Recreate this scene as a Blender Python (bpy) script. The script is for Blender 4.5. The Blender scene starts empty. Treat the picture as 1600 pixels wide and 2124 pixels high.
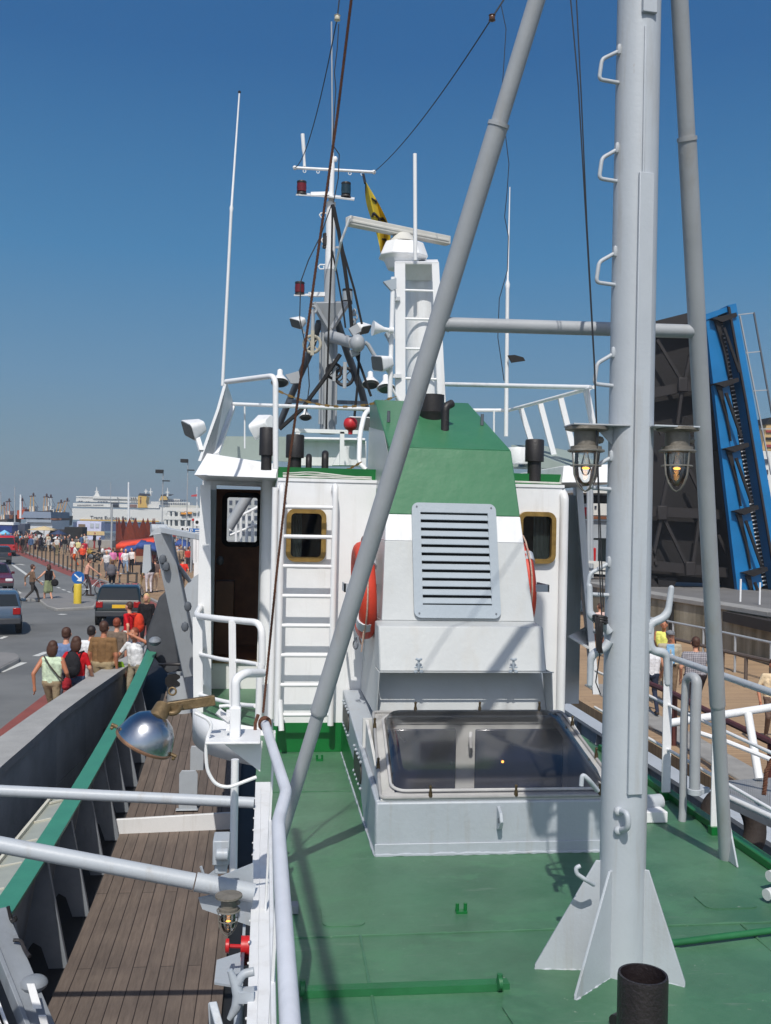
import bpy, bmesh, math, random
from mathutils import Vector, Matrix, Euler, Quaternion
from mathutils.bvhtree import BVHTree
R = math.radians
random.seed(7)
scene = bpy.context.scene
col = scene.collection
# ------------------------------------------------------------------ camera, world, sun, exposure
CAMLOC = Vector((0, 0, 2.1))
cam_data = bpy.data.cameras.new('camera')
cam = bpy.data.objects.new('camera', cam_data); col.objects.link(cam)
CROT = Matrix.Rotation(R(-6.9), 3, 'Z') @ Matrix.Rotation(R(90.4), 3, 'X') @ Matrix.Rotation(R(1.2), 3, 'Z')
cam.matrix_world = Matrix.Translation(CAMLOC) @ CROT.to_4x4()
cam_data.sensor_fit = 'VERTICAL'; cam_data.sensor_height = 36; cam_data.sensor_width = 27
cam_data.lens = 36 * 2060 / 2124
cam_data.clip_start = 0.05; cam_data.clip_end = 20000
scene.camera = cam
SUN_EL, SUN_AZ = R(51.5), R(10)          # the sun stands behind the camera and a little to its left
world = bpy.data.worlds.new('World'); scene.world = world
world.use_nodes = True
wn = world.node_tree.nodes; wl = world.node_tree.links
bg = wn['Background']
sky = wn.new('ShaderNodeTexSky'); sky.sky_type = 'NISHITA'; sky.sun_disc = False
sky.sun_elevation = SUN_EL; sky.sun_rotation = math.pi + SUN_AZ
sky.altitude = 0; sky.air_density = 1.0; sky.dust_density = 1.5; sky.ozone_density = 2.0
# sea haze low in the sky: the clear sky blended, by height above the horizon only, with the pale blue of the air
wtc = wn.new('ShaderNodeTexCoord'); wsp = wn.new('ShaderNodeSeparateXYZ'); wl.new(wtc.outputs['Generated'], wsp.inputs[0])
wrp = wn.new('ShaderNodeValToRGB'); wl.new(wsp.outputs['Z'], wrp.inputs['Fac'])
cr = wrp.color_ramp; K_ = 1.0
for i, (p_, c_) in enumerate(((0.0, (.205, .300, .345)), (.05, (.185, .300, .375)), (.13, (.128, .275, .435)), (.25, (.055, .215, .430)), (.42, (.022, .124, .325)), (1.0, (.008, .055, .18)))):
    e_ = cr.elements[i] if i < 2 else cr.elements.new(p_)
    e_.position = p_; e_.color = c_ + (1,)
wsc = wn.new('ShaderNodeVectorMath'); wsc.operation = 'SCALE'; wsc.inputs['Scale'].default_value = 1 / .12; wl.new(wrp.outputs['Color'], wsc.inputs[0])
wmx = wn.new('ShaderNodeMix'); wmx.data_type = 'RGBA'
wmr = wn.new('ShaderNodeMapRange'); wmr.inputs['From Min'].default_value = -.35; wmr.inputs['From Max'].default_value = .25; wmr.inputs['To Min'].default_value = .1; wmr.inputs['To Max'].default_value = .95   # clear haze away from the sun, bright sky on the sun's side
wl.new(wsp.outputs['Y'], wmr.inputs['Value']); wl.new(wmr.outputs['Result'], wmx.inputs['Factor'])
wl.new(sky.outputs[0], wmx.inputs['A']); wl.new(wsc.outputs[0], wmx.inputs['B']); wl.new(wmx.outputs['Result'], bg.inputs[0]); bg.inputs[1].default_value = 0.12
sun_d = bpy.data.lights.new('sun', 'SUN'); sun_d.energy = 3.6; sun_d.angle = R(0.53); sun_d.color = (1, 0.955, 0.88)
sun = bpy.data.objects.new('sun', sun_d); col.objects.link(sun)
SUNV = Vector((-math.sin(SUN_AZ) * math.cos(SUN_EL), -math.cos(SUN_AZ) * math.cos(SUN_EL), math.sin(SUN_EL)))
sun.rotation_euler = SUNV.to_track_quat('Z', 'Y').to_euler()
sun.location = SUNV * 50
vs = scene.view_settings
vs.view_transform = 'Standard'; vs.look = 'None'; vs.gamma = 1; vs.exposure = 0.0
try: vs.use_curve_mapping = False
except Exception: pass
scene.cycles.max_bounces = 8; scene.cycles.transparent_max_bounces = 12

# ------------------------------------------------------------------ measuring: photo pixel + a known depth -> metres
def ray(px, py): return CROT @ Vector(((px - 800) / 2060, -(py - 1062) / 2060, -1))
def P(px, py, Y):
    d = ray(px, py); return CAMLOC + d * ((Y - CAMLOC.y) / d.y)
def G(px, py, z):
    d = ray(px, py); return CAMLOC + d * ((z - CAMLOC.z) / d.z)
def XP(px, py, x):
    d = ray(px, py); return CAMLOC + d * ((x - CAMLOC.x) / d.x)
def V(*a): return Vector(a)

# ------------------------------------------------------------------ materials
def lin(c):
    return tuple(((v / 255) / 12.92 if v / 255 <= 0.04045 else ((v / 255 + 0.055) / 1.055) ** 2.4) for v in c) + (1,)
MATS = {}
def paint(name, rgb, rough=0.45, var=0.08, scale=2.5, bump=0.03, bscale=40, metal=0.0, rust=0.0, coat=0.0, spec=0.5, linear=False, stain=None):
    if name in MATS: return MATS[name]
    m = bpy.data.materials.new(name); m.use_nodes = True; MATS[name] = m
    nt = m.node_tree; n = nt.nodes; l = nt.links; b = n['Principled BSDF']
    c = tuple(rgb) + (1,) if linear else lin(rgb)
    b.inputs['Roughness'].default_value = rough; b.inputs['Metallic'].default_value = metal
    b.inputs['Specular IOR Level'].default_value = spec
    if coat: b.inputs['Coat Weight'].default_value = coat
    tc = n.new('ShaderNodeTexCoord')
    nz = n.new('ShaderNodeTexNoise'); nz.inputs['Scale'].default_value = scale; nz.inputs['Detail'].default_value = 7; nz.inputs['Roughness'].default_value = 0.65
    l.new(tc.outputs['Object'], nz.inputs['Vector'])
    rp = n.new('ShaderNodeValToRGB')
    lo = tuple(x * (1 - 1.6 * var) for x in c[:3]) + (1,); hi = tuple(min(1, x * (1 + 1.2 * var)) for x in c[:3]) + (1,)
    rp.color_ramp.elements[0].position = 0.3; rp.color_ramp.elements[0].color = lo
    rp.color_ramp.elements[1].position = 0.7; rp.color_ramp.elements[1].color = hi
    l.new(nz.outputs['Fac'], rp.inputs['Fac'])
    out = rp.outputs['Color']
    if rust > 0:
        n2 = n.new('ShaderNodeTexNoise'); n2.inputs['Scale'].default_value = 9; n2.inputs['Detail'].default_value = 9; n2.inputs['Roughness'].default_value = 0.75
        l.new(tc.outputs['Object'], n2.inputs['Vector'])
        r2 = n.new('ShaderNodeValToRGB'); r2.color_ramp.elements[0].position = 0.74 - 0.18 * rust; r2.color_ramp.elements[1].position = 0.82 - 0.14 * rust
        l.new(n2.outputs['Fac'], r2.inputs['Fac'])
        mx = n.new('ShaderNodeMix'); mx.data_type = 'RGBA'; mx.inputs['B'].default_value = lin(stain or (128, 84, 48))
        l.new(r2.outputs['Color'], mx.inputs['Factor']); l.new(out, mx.inputs['A']); out = mx.outputs['Result']
    l.new(out, b.inputs['Base Color'])
    if bump:
        n3 = n.new('ShaderNodeTexNoise'); n3.inputs['Scale'].default_value = bscale; n3.inputs['Detail'].default_value = 4
        l.new(tc.outputs['Object'], n3.inputs['Vector'])
        bp = n.new('ShaderNodeBump'); bp.inputs['Strength'].default_value = 0.35; bp.inputs['Distance'].default_value = bump * 0.1
        l.new(n3.outputs['Fac'], bp.inputs['Height']); l.new(bp.outputs['Normal'], b.inputs['Normal'])
        mr = n.new('ShaderNodeMapRange'); mr.inputs['To Min'].default_value = rough * 0.8; mr.inputs['To Max'].default_value = min(1, rough * 1.25)
        l.new(nz.outputs['Fac'], mr.inputs['Value']); l.new(mr.outputs['Result'], b.inputs['Roughness'])
    return m
def glassy(name, tint=(1, 1, 1), rough=0.02, alpha=0.15, spec=0.5):
    # thin pane: a mix of clear transparency and a glossy skin
    if name in MATS: return MATS[name]
    m = bpy.data.materials.new(name); m.use_nodes = True; MATS[name] = m
    n = m.node_tree.nodes; l = m.node_tree.links; o = n['Material Output']; n.remove(n['Principled BSDF'])
    t = n.new('ShaderNodeBsdfTransparent'); t.inputs[0].default_value = tuple(tint) + (1,)
    g = n.new('ShaderNodeBsdfGlossy'); g.inputs['Roughness'].default_value = rough
    f = n.new('ShaderNodeFresnel'); f.inputs['IOR'].default_value = 1.5
    a = n.new('ShaderNodeMath'); a.operation = 'ADD'; a.inputs[1].default_value = alpha; a.use_clamp = True
    mx = n.new('ShaderNodeMixShader')
    h = n.new('ShaderNodeMath'); h.operation = 'MULTIPLY'; h.inputs[1].default_value = spec * 2; l.new(f.outputs[0], h.inputs[0])
    l.new(h.outputs[0], a.inputs[0]); l.new(a.outputs[0], mx.inputs[0]); l.new(t.outputs[0], mx.inputs[1]); l.new(g.outputs[0], mx.inputs[2]); l.new(mx.outputs[0], o.inputs[0])
    return m
def glow(name, rgb, e):
    if name in MATS: return MATS[name]
    m = paint(name, rgb, bump=0); b = m.node_tree.nodes['Principled BSDF']
    b.inputs['Emission Color'].default_value = lin(rgb); b.inputs['Emission Strength'].default_value = e
    return m

WHITE = paint('white_paint', (226, 227, 228), 0.42, 0.035, 1.7, 0.05, 25, rust=0.12, stain=(170, 150, 120))
WHITE2 = paint('white_paint_clean', (230, 231, 232), 0.4, 0.025, 2.0, 0.03, 30)
GREY = paint('mast_grey_paint', (178, 184, 190), 0.45, 0.04, 2.2, 0.03, 60, rust=0.12)
STRUT = paint('strut_grey_paint', (162, 166, 170), 0.48, 0.05, 3, 0.03, 70, rust=0.2)
BOXG = paint('pale_grey_paint', (168, 175, 182), 0.42, 0.04, 2.2, 0.08, 22)
CASW = paint('casing_white_paint', (186, 189, 189), 0.42, 0.035, 2.0, 0.05, 25)
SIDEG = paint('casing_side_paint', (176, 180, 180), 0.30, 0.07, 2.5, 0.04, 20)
GREEN = paint('funnel_green_paint', (62, 118, 82), 0.35, 0.06, 1.8, 0.04, 20)
LEDGE = paint('ledge_green_paint', (38, 104, 62), 0.45, 0.12, 5, 0.06, 30, rust=.25)
KICK = paint('kick_green_paint', (18, 104, 48), 0.3, 0.10, 3, 0.04, 20)
CAPG = paint('cap_rail_green_paint', (62, 132, 108), 0.4, 0.07, 4, 0.05, 30)
BLACK = paint('black_paint', (38, 35, 36), 0.5, 0.2, 6, 0.08, 60)
MATTB = paint('black_rubber', (24, 23, 24), 0.7, 0.2, 6, 0.1, 60)
DGREY = paint('dark_grey_steel', (92, 98, 106), 0.5, 0.1, 4, 0.06, 40)
BULW = paint('bulwark_blue_grey_paint', (130, 136, 143), 0.5, 0.09, 3, 0.05, 30, rust=0.05)
VENTG = paint('louvre_grey_paint', (160, 170, 178), 0.4, 0.03, 3, 0.04, 30)
BRASS = paint('dull_brass', (124, 104, 74), 0.5, 0.22, 14, 0.1, 60, metal=0.4)
CHROME = paint('polished_steel', (178, 182, 188), 0.24, 0.06, 9, 0.02, 40, metal=1.0)
BRONZE = paint('window_bronze', (152, 122, 66), 0.4, 0.2, 16, 0.08, 60, metal=0.5)
DARKIN = paint('brown_interior_wood', (150, 100, 70), 0.5, 0.2, 5, 0.03, 30)
ORANGE = paint('lifebuoy_orange', (206, 66, 44), 0.5, 0.05, 6, 0.06, 40)
RED = paint('red_paint', (190, 30, 34), 0.4, 0.08, 6, 0.03, 40)
ROPE = paint('brown_rope', (104, 66, 48), 0.9, 0.25, 60, 0.5, 220)
ROPEW = paint('pale_rope', (196, 168, 150), 0.9, 0.2, 60, 0.4, 220)
RUSTY = paint('rusty_steel', (112, 44, 22), 0.85, 0.22, 5, 0.15, 30)
GLASS = glassy('clear_glass', (0.97, 0.98, 0.98), 0.06, 0.10)
WINGL = glassy('window_glass', (0.62, 0.64, 0.66), 0.03, 0.0, 0.22)
ACRYL = glassy('acrylic_dome', (0.92, 0.92, 0.93), 0.12, 0.05)
def scuffed(m, k):     # scratched plastic: a little of the light is scattered by the sheet itself
    n = m.node_tree.nodes; l = m.node_tree.links; o = n['Material Output']; old = o.inputs[0].links[0].from_socket; d = n.new('ShaderNodeBsdfDiffuse'); d.inputs[0].default_value = (.8, .8, .82, 1); x = n.new('ShaderNodeMixShader'); x.inputs[0].default_value = k
    l.new(old, x.inputs[1]); l.new(d.outputs[0], x.inputs[2]); l.new(x.outputs[0], o.inputs[0])
scuffed(ACRYL, .025)
BULB = glow('lamp_filament', (255, 170, 70), 3.5)
def streaks(m, rgb, k=.5, lo=.56, hi=.75, sc=(7, 7, .7), dent=0):     # dirt and rust washed down the paint, and uneven plating
    n = m.node_tree.nodes; l = m.node_tree.links; b = n['Principled BSDF']; src = b.inputs['Base Color'].links[0].from_socket; tc = n.new('ShaderNodeTexCoord'); mp = n.new('ShaderNodeMapping'); mp.inputs['Scale'].default_value = sc; l.new(tc.outputs['Object'], mp.inputs[0])
    z = n.new('ShaderNodeTexNoise'); z.inputs['Scale'].default_value = 1; z.inputs['Detail'].default_value = 9; z.inputs['Roughness'].default_value = .7; l.new(mp.outputs[0], z.inputs['Vector'])
    r = n.new('ShaderNodeValToRGB'); r.color_ramp.elements[0].position = lo; r.color_ramp.elements[1].position = hi; l.new(z.outputs[0], r.inputs[0]); u = n.new('ShaderNodeMath'); u.operation = 'MULTIPLY'; u.inputs[1].default_value = k; l.new(r.outputs[0], u.inputs[0])
    x = n.new('ShaderNodeMix'); x.data_type = 'RGBA'; x.inputs['B'].default_value = lin(rgb); l.new(u.outputs[0], x.inputs['Factor']); l.new(src, x.inputs['A']); l.new(x.outputs['Result'], b.inputs['Base Color'])
    if dent:
        d = n.new('ShaderNodeTexNoise'); d.inputs['Scale'].default_value = 3.2; d.inputs['Detail'].default_value = 2; l.new(tc.outputs['Object'], d.inputs['Vector']); p = n.new('ShaderNodeBump'); p.inputs['Distance'].default_value = dent; p.inputs['Strength'].default_value = .6; l.new(d.outputs[0], p.inputs['Height'])
        if b.inputs['Normal'].links: l.new(b.inputs['Normal'].links[0].from_socket, p.inputs['Normal'])
        l.new(p.outputs[0], b.inputs['Normal'])
for m_s in (WHITE, WHITE2, CASW): streaks(m_s, (176, 170, 158), .45, .52, .8, (6, 6, .6), .006)
for m_s in (GREY, STRUT, BOXG): streaks(m_s, (150, 140, 126), .5, .54, .78, (10, 10, .8), .004); streaks(m_s, (132, 86, 48), .8, .70, .76, (26, 26, 5))
streaks(GREEN, (84, 128, 96), .4, .5, .8, (4, 4, .6), .008); streaks(BULW, (86, 80, 72), .5, .55, .75, (6, 6, 1.2), .01)
YEL = paint('yellow_paint', (206, 178, 52), 0.5, 0.05, 6)

# ------------------------------------------------------------------ mesh builder
class MB:
    def __init__(s): s.v = []; s.f = []; s.m = []; s.mi = 0
    def mat(s, i): s.mi = i; return s
    def add(s, vs_, fs):
        o = len(s.v); s.v += [Vector(p) for p in vs_]
        for f in fs: s.f.append([o + i for i in f]); s.m.append(s.mi)
        return s
    def hexa(s, p):          # p: 4 bottom points then 4 top points
        return s.add(p, [(3, 2, 1, 0), (4, 5, 6, 7), (0, 1, 5, 4), (1, 2, 6, 5), (2, 3, 7, 6), (3, 0, 4, 7)])
    def box(s, x0, x1, y0, y1, z0, z1):
        return s.hexa([(x0, y0, z0), (x1, y0, z0), (x1, y1, z0), (x0, y1, z0), (x0, y0, z1), (x1, y0, z1), (x1, y1, z1), (x0, y1, z1)])
    def obox(s, c, size, M=None):
        a, b, d = size[0] / 2, size[1] / 2, size[2] / 2
        ps = [Vector(q) for q in [(-a, -b, -d), (a, -b, -d), (a, b, -d), (-a, b, -d), (-a, -b, d), (a, -b, d), (a, b, d), (-a, b, d)]]
        if M is None: M = Matrix.Identity(3)
        elif isinstance(M, (int, float)): M = Matrix.Rotation(M, 3, 'Z')
        return s.hexa([Vector(c) + M @ q for q in ps])
    def prism(s, poly, ext):
        n = len(poly); ext = Vector(ext); A = [Vector(p) for p in poly]; B = [p + ext for p in A]
        return s.add(A + B, [tuple(range(n))[::-1], tuple(range(n, 2 * n))] + [(i, (i + 1) % n, n + (i + 1) % n, n + i) for i in range(n)])
    def plate(s, poly, t):   # a plate with its thickness centred on the given outline
        A = [Vector(p) for p in poly]; nrm = Vector((0, 0, 0))
        for i in range(len(A)): nrm += A[i].cross(A[(i + 1) % len(A)])
        nrm.normalize(); return s.prism([p - nrm * t / 2 for p in A], nrm * t)
    def bar(s, p0, p1, w, h, up=(0, 0, 1)):
        p0 = Vector(p0); p1 = Vector(p1); d = (p1 - p0).normalized(); up = Vector(up)
        if abs(d.dot(up)) > 0.98: up = Vector((0, 1, 0))
        x = d.cross(up).normalized(); y = x.cross(d)
        q = [x * (a * w / 2) + y * (b * h / 2) for a, b in ((-1, -1), (1, -1), (1, 1), (-1, 1))]
        return s.hexa([p0 + a for a in q] + [p1 + a for a in q])
    def tube(s, pts, r, n=10, closed=False, caps=True):
        P_ = [Vector(p) for p in pts]; N = len(P_); rs = r if isinstance(r, (list, tuple)) else [r] * N
        T = []
        for i in range(N):
            a = P_[(i - 1) % N] if (closed or i > 0) else P_[i]; b = P_[(i + 1) % N] if (closed or i < N - 1) else P_[i]
            t = (b - a); T.append(t.normalized() if t.length > 1e-9 else Vector((0, 0, 1)))
        up = Vector((0, 0, 1)) if abs(T[0].z) < 0.9 else Vector((0, 1, 0))
        u = (up - T[0] * up.dot(T[0])).normalized(); vs_ = []
        for i in range(N):
            u = (u - T[i] * u.dot(T[i]))
            u = u.normalized() if u.length > 1e-6 else T[i].orthogonal().normalized()
            w = T[i].cross(u)
            for k in range(n):
                a = 2 * math.pi * k / n; vs_.append(P_[i] + (u * math.cos(a) + w * math.sin(a)) * rs[i])
        fs = []
        for i in range(N if closed else N - 1):
            j = (i + 1) % N
            for k in range(n): fs.append((i * n + k, i * n + (k + 1) % n, j * n + (k + 1) % n, j * n + k))
        if caps and not closed: fs += [tuple(range(n))[::-1], tuple((N - 1) * n + k for k in range(n))]
        return s.add(vs_, fs)
    def cyl(s, p0, p1, r0, r1=None, n=16): return s.tube([p0, p1], [r0, r0 if r1 is None else r1], n)
    def lathe(s, prof, o, axis=(0, 0, 1), n=20):   # prof: (radius, height) pairs
        q = Vector((0, 0, 1)).rotation_difference(Vector(axis).normalized()); o = Vector(o); vs_ = []; fs = []
        for (r, h) in prof:
            for k in range(n):
                a = 2 * math.pi * k / n; vs_.append(o + q @ Vector((r * math.cos(a), r * math.sin(a), h)))
        for i in range(len(prof) - 1):
            for k in range(n): fs.append((i * n + k, i * n + (k + 1) % n, (i + 1) * n + (k + 1) % n, (i + 1) * n + k))
        fs += [tuple(range(n))[::-1], tuple((len(prof) - 1) * n + k for k in range(n))]
        return s.add(vs_, fs)
    def ell(s, c, r, n=12, M=None):
        c = Vector(c); r = (r, r, r) if isinstance(r, (int, float)) else r; m = max(4, n // 2); vs_ = []; fs = []
        for i in range(m + 1):
            th = math.pi * i / m; sr = max(1e-4, math.sin(th))
            for k in range(n):
                a = 2 * math.pi * k / n; q = Vector((r[0] * sr * math.cos(a), r[1] * sr * math.sin(a), -r[2] * math.cos(th)))
                vs_.append(c + (M @ q if M else q))
        for i in range(m):
            for k in range(n): fs.append((i * n + k, i * n + (k + 1) % n, (i + 1) * n + (k + 1) % n, (i + 1) * n + k))
        return s.add(vs_, fs)
    def torus(s, c, axis, Rr, r, n=32, m=12, a0=0, a1=2 * math.pi):
        q = Vector((0, 0, 1)).rotation_difference(Vector(axis).normalized()); full = abs(a1 - a0 - 2 * math.pi) < 1e-6
        k = n if full else n + 1
        pts = [Vector(c) + q @ Vector((Rr * math.cos(a0 + (a1 - a0) * i / n), Rr * math.sin(a0 + (a1 - a0) * i / n), 0)) for i in range(k)]
        return s.tube(pts, r, m, closed=full)
    def sheet(s, poly): return s.add(poly, [tuple(range(len(poly)))])
    def build(s, name, mat, parent=None, bev=0, origin=None, sharp=38, seg=2):
        me = bpy.data.meshes.new(name)
        if parent is not None: o = root_loc(parent)
        elif origin is not None: o = Vector(origin)
        else:
            lo = Vector([min(p[i] for p in s.v) for i in range(3)]); hi = Vector([max(p[i] for p in s.v) for i in range(3)])
            o = Vector(((lo.x + hi.x) / 2, (lo.y + hi.y) / 2, lo.z))
        me.from_pydata([p - o for p in s.v], [], s.f)
        for m in (mat if isinstance(mat, (list, tuple)) else [mat]): me.materials.append(m)
        me.polygons.foreach_set('material_index', s.m)
        bm = bmesh.new(); bm.from_mesh(me); bmesh.ops.recalc_face_normals(bm, faces=bm.faces[:]); bm.to_mesh(me); bm.free()
        me.polygons.foreach_set('use_smooth', [True] * len(me.polygons)); me.set_sharp_from_angle(angle=R(sharp))
        ob = bpy.data.objects.new(name, me); col.objects.link(ob)
        if parent is not None: ob.parent = parent
        else: ob.location = o
        if bev:
            b = ob.modifiers.new('bevel', 'BEVEL'); b.width = bev; b.segments = seg; b.limit_method = 'ANGLE'; b.angle_limit = R(40); b.harden_normals = False
        return ob
def root_loc(o):
    while o.parent: o = o.parent
    return Vector(o.location)
def fillet(pts, r, n=5, closed=False):
    P_ = [Vector(p) for p in pts]; out = []
    for i, p in enumerate(P_):
        if not closed and (i == 0 or i == len(P_) - 1): out.append(p); continue
        a = P_[i - 1] - p; b = P_[(i + 1) % len(P_)] - p; rr = min(r, a.length * .48, b.length * .48)
        A = p + a.normalized() * rr; B = p + b.normalized() * rr
        for k in range(n + 1):
            t = k / n; out.append(A * (1 - t) ** 2 + p * (2 * t * (1 - t)) + B * t ** 2)
    return out
def rrect(w, h, r, n=5):     # rounded rectangle outline in 2-D, centred
    out = []
    for cx, cy, a0 in ((w / 2 - r, h / 2 - r, 0), (-w / 2 + r, h / 2 - r, 90), (-w / 2 + r, -h / 2 + r, 180), (w / 2 - r, -h / 2 + r, 270)):
        for k in range(n + 1):
            a = R(a0 + 90 * k / n); out.append((cx + r * math.cos(a), cy + r * math.sin(a)))
    return out
def sag(a, b, d, n=14):
    a = Vector(a); b = Vector(b); return [a.lerp(b, i / n) - Vector((0, 0, d * 4 * (i / n) * (1 - i / n))) for i in range(n + 1)]
def tag(o, label, cat, group=None, kind=None):
    o['label'] = label; o['category'] = cat
    if group: o['group'] = group
    if kind: o['kind'] = kind
    return o
def thing(name, label, cat, loc=(0, 0, 0), group=None):
    o = bpy.data.objects.new(name, None); col.objects.link(o); o.location = loc; o.empty_display_size = 0.2
    return tag(o, label, cat, group)
def struct(mb, name, mat, bev=0):
    o = mb.build(name, mat, bev=bev, origin=(0, 0, 0)); o['kind'] = 'structure'; return o
def one(mb, name, mat, label, cat, group=None, bev=0): return tag(mb.build(name, mat, bev=bev), label, cat, group)
def copy_tree(o, parent=None):
    c = o.copy(); col.objects.link(c)
    if parent is not None: c.parent = parent
    for ch in list(o.children): copy_tree(ch, c)
    return c
def frame_ring(mb, outline, width, nrm, depth):   # flat ring: outline moved inwards by width, extruded along nrm
    A = [Vector(p) for p in outline]; c = sum(A, Vector()) / len(A); n = len(A); nrm = Vector(nrm).normalized()
    B = []
    for i in range(n):
        t = (A[(i + 1) % n] - A[i - 1]).normalized(); inn = t.cross(nrm)
        if inn.dot(c - A[i]) < 0: inn = -inn
        B.append(A[i] + inn * width)
    e = nrm * depth; vs_ = A + B + [p + e for p in A] + [p + e for p in B]; fs = []
    for i in range(n):
        j = (i + 1) % n
        fs += [(i, j, n + j, n + i), (2 * n + i, 3 * n + i, 3 * n + j, 2 * n + j), (i, 2 * n + i, 2 * n + j, j), (n + i, n + j, 3 * n + j, 3 * n + i)]
    mb.add(vs_, fs); return B
# ================================================================== SETTING
def flat_mat(name, rgb, rough, s1, var, extra=None, **k): return paint(name, rgb, rough, var, s1, **k)
# --- green painted steel deck with faint plate seams, scuffs and damp streaks
def deck_mat():
    m = paint('green_deck_paint', (76, 117, 89), 0.44, 0.17, 1.3, 0.10, 14)
    nt = m.node_tree; n = nt.nodes; l = nt.links; b = n['Principled BSDF']
    src = b.inputs['Base Color'].links[0].from_socket
    tc = n.new('ShaderNodeTexCoord'); nz = n.new('ShaderNodeTexNoise'); nz.inputs['Scale'].default_value = 4; nz.inputs['Detail'].default_value = 9; nz.inputs['Roughness'].default_value = .72
    mp = n.new('ShaderNodeMapping'); mp.inputs['Scale'].default_value = (0.5, 2.2, 1); l.new(tc.outputs['Object'], mp.inputs[0]); l.new(mp.outputs[0], nz.inputs['Vector'])
    rp = n.new('ShaderNodeValToRGB'); rp.color_ramp.elements[0].position = .60; rp.color_ramp.elements[1].position = .82
    l.new(nz.outputs[0], rp.inputs[0])
    mx = n.new('ShaderNodeMix'); mx.data_type = 'RGBA'; mx.inputs['B'].default_value = lin((112, 142, 120))
    mt = n.new('ShaderNodeMath'); mt.operation = 'MULTIPLY'; mt.inputs[1].default_value = .45
    l.new(rp.outputs[0], mt.inputs[0]); l.new(mt.outputs[0], mx.inputs['Factor']); l.new(src, mx.inputs['A'])
    # darker greasy scuffs
    n2 = n.new('ShaderNodeTexNoise'); n2.inputs['Scale'].default_value = 11; n2.inputs['Detail'].default_value = 10; n2.inputs['Roughness'].default_value = .8; l.new(tc.outputs['Object'], n2.inputs['Vector'])
    r2 = n.new('ShaderNodeValToRGB'); r2.color_ramp.elements[0].position = .62; r2.color_ramp.elements[1].position = .74; l.new(n2.outputs[0], r2.inputs[0])
    m2 = n.new('ShaderNodeMix'); m2.data_type = 'RGBA'; m2.inputs['B'].default_value = lin((40, 66, 50)); l.new(r2.outputs[0], m2.inputs['Factor']); l.new(mx.outputs['Result'], m2.inputs['A'])
    src = m2.outputs['Result']
    for (sc_, lo_, hi_, c_, k_, st_) in ((.9, .46, .62, (48, 94, 66), .6, (1, 1, 1)), (26, .66, .70, (150, 160, 146), .8, (1, 1, 1)), (34, .69, .715, (96, 66, 44), .9, (1, 1, 1)), (1.6, .56, .60, (76, 124, 90), .5, (1, 1.6, 1)), (5, .62, .66, (104, 126, 108), .55, (.35, 3, 1))):
        q1 = n.new('ShaderNodeTexNoise'); q1.inputs['Scale'].default_value = sc_; q1.inputs['Detail'].default_value = 8; q1.inputs['Roughness'].default_value = .68; qm = n.new('ShaderNodeMapping'); qm.inputs['Scale'].default_value = st_; qm.inputs['Location'].default_value = (sc_, 2 * sc_, 0); l.new(tc.outputs['Object'], qm.inputs[0]); l.new(qm.outputs[0], q1.inputs['Vector'])
        q2 = n.new('ShaderNodeValToRGB'); q2.color_ramp.elements[0].position = lo_; q2.color_ramp.elements[1].position = hi_; l.new(q1.outputs[0], q2.inputs[0])
        q4 = n.new('ShaderNodeMath'); q4.operation = 'MULTIPLY'; q4.inputs[1].default_value = k_; l.new(q2.outputs[0], q4.inputs[0])
        q3 = n.new('ShaderNodeMix'); q3.data_type = 'RGBA'; q3.inputs['B'].default_value = lin(c_); l.new(q4.outputs[0], q3.inputs['Factor']); l.new(src, q3.inputs['A']); src = q3.outputs['Result']
    l.new(src, b.inputs['Base Color'])
    return m
DECKG = deck_mat()
d = MB()
d.prism([(-.03, .4, -.16), (3.16, .4, -.16), (3.16, 14.5, -.16), (2.6, 14.5, -.16), (2.6, 9.6, -.16), (-.03, 9.6, -.16)], (0, 0, .16))
# weld seams and doubler plates stand a few mm proud
rn = random.Random(12)
for (xa, ya, xb, yb) in ((.09, 4.98, 3.1, 5.0), (.09, 3.58, 3.1, 3.6), (.5, 3.6, .52, 4.98), (2.52, 3.6, 2.54, 5.0), (.09, 7.62, .70, 7.63), (2.45, 7.2, 3.08, 7.21)):     # lumpy weld seams between the plates
    n_ = int(max(abs(xb - xa), abs(yb - ya)) / .05); d.tube([(xa + (xb - xa) * k / n_, ya + (yb - ya) * k / n_, .001) for k in range(n_ + 1)], [.007 + rn.uniform(-.003, .003) for k in range(n_ + 1)], 6)
for (xa, ya, w_, h_) in ((.45, 5.25, .22, .3), (2.6, 5.3, .3, .22)): d.prism([(xa + p, ya + q, 0) for p, q in rrect(w_, h_, .05)], (0, 0, .006))
d.prism([(1.16, 4.55, 0), (1.06, 4.2, 0), (1.10, 3.7, 0), (1.3, 3.45, 0), (2.2, 3.5, 0), (2.36, 3.9, 0), (2.3, 4.5, 0), (2.0, 4.8, 0), (1.4, 4.8, 0)], (0, 0, .008))
struct(d, 'upper_deck', DECKG)
d = MB(); d.prism([(.10, 9.6, -.06), (-.02, 9.62, -.06), (-.34, 9.9, -.06), (-.58, 10.25, -.06), (-.72, 10.8, -.06), (-.74, 12.6, -.06), (.10, 12.6, -.06)], (0, 0, .06))
struct(d, 'door_platform_floor', DECKG)
# edge angle of the deck on the right
d = MB(); d.box(3.10, 3.17, .4, 8.9, 0.001, .055); struct(d, 'deck_edge_strip', KICK, bev=.008)
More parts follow.
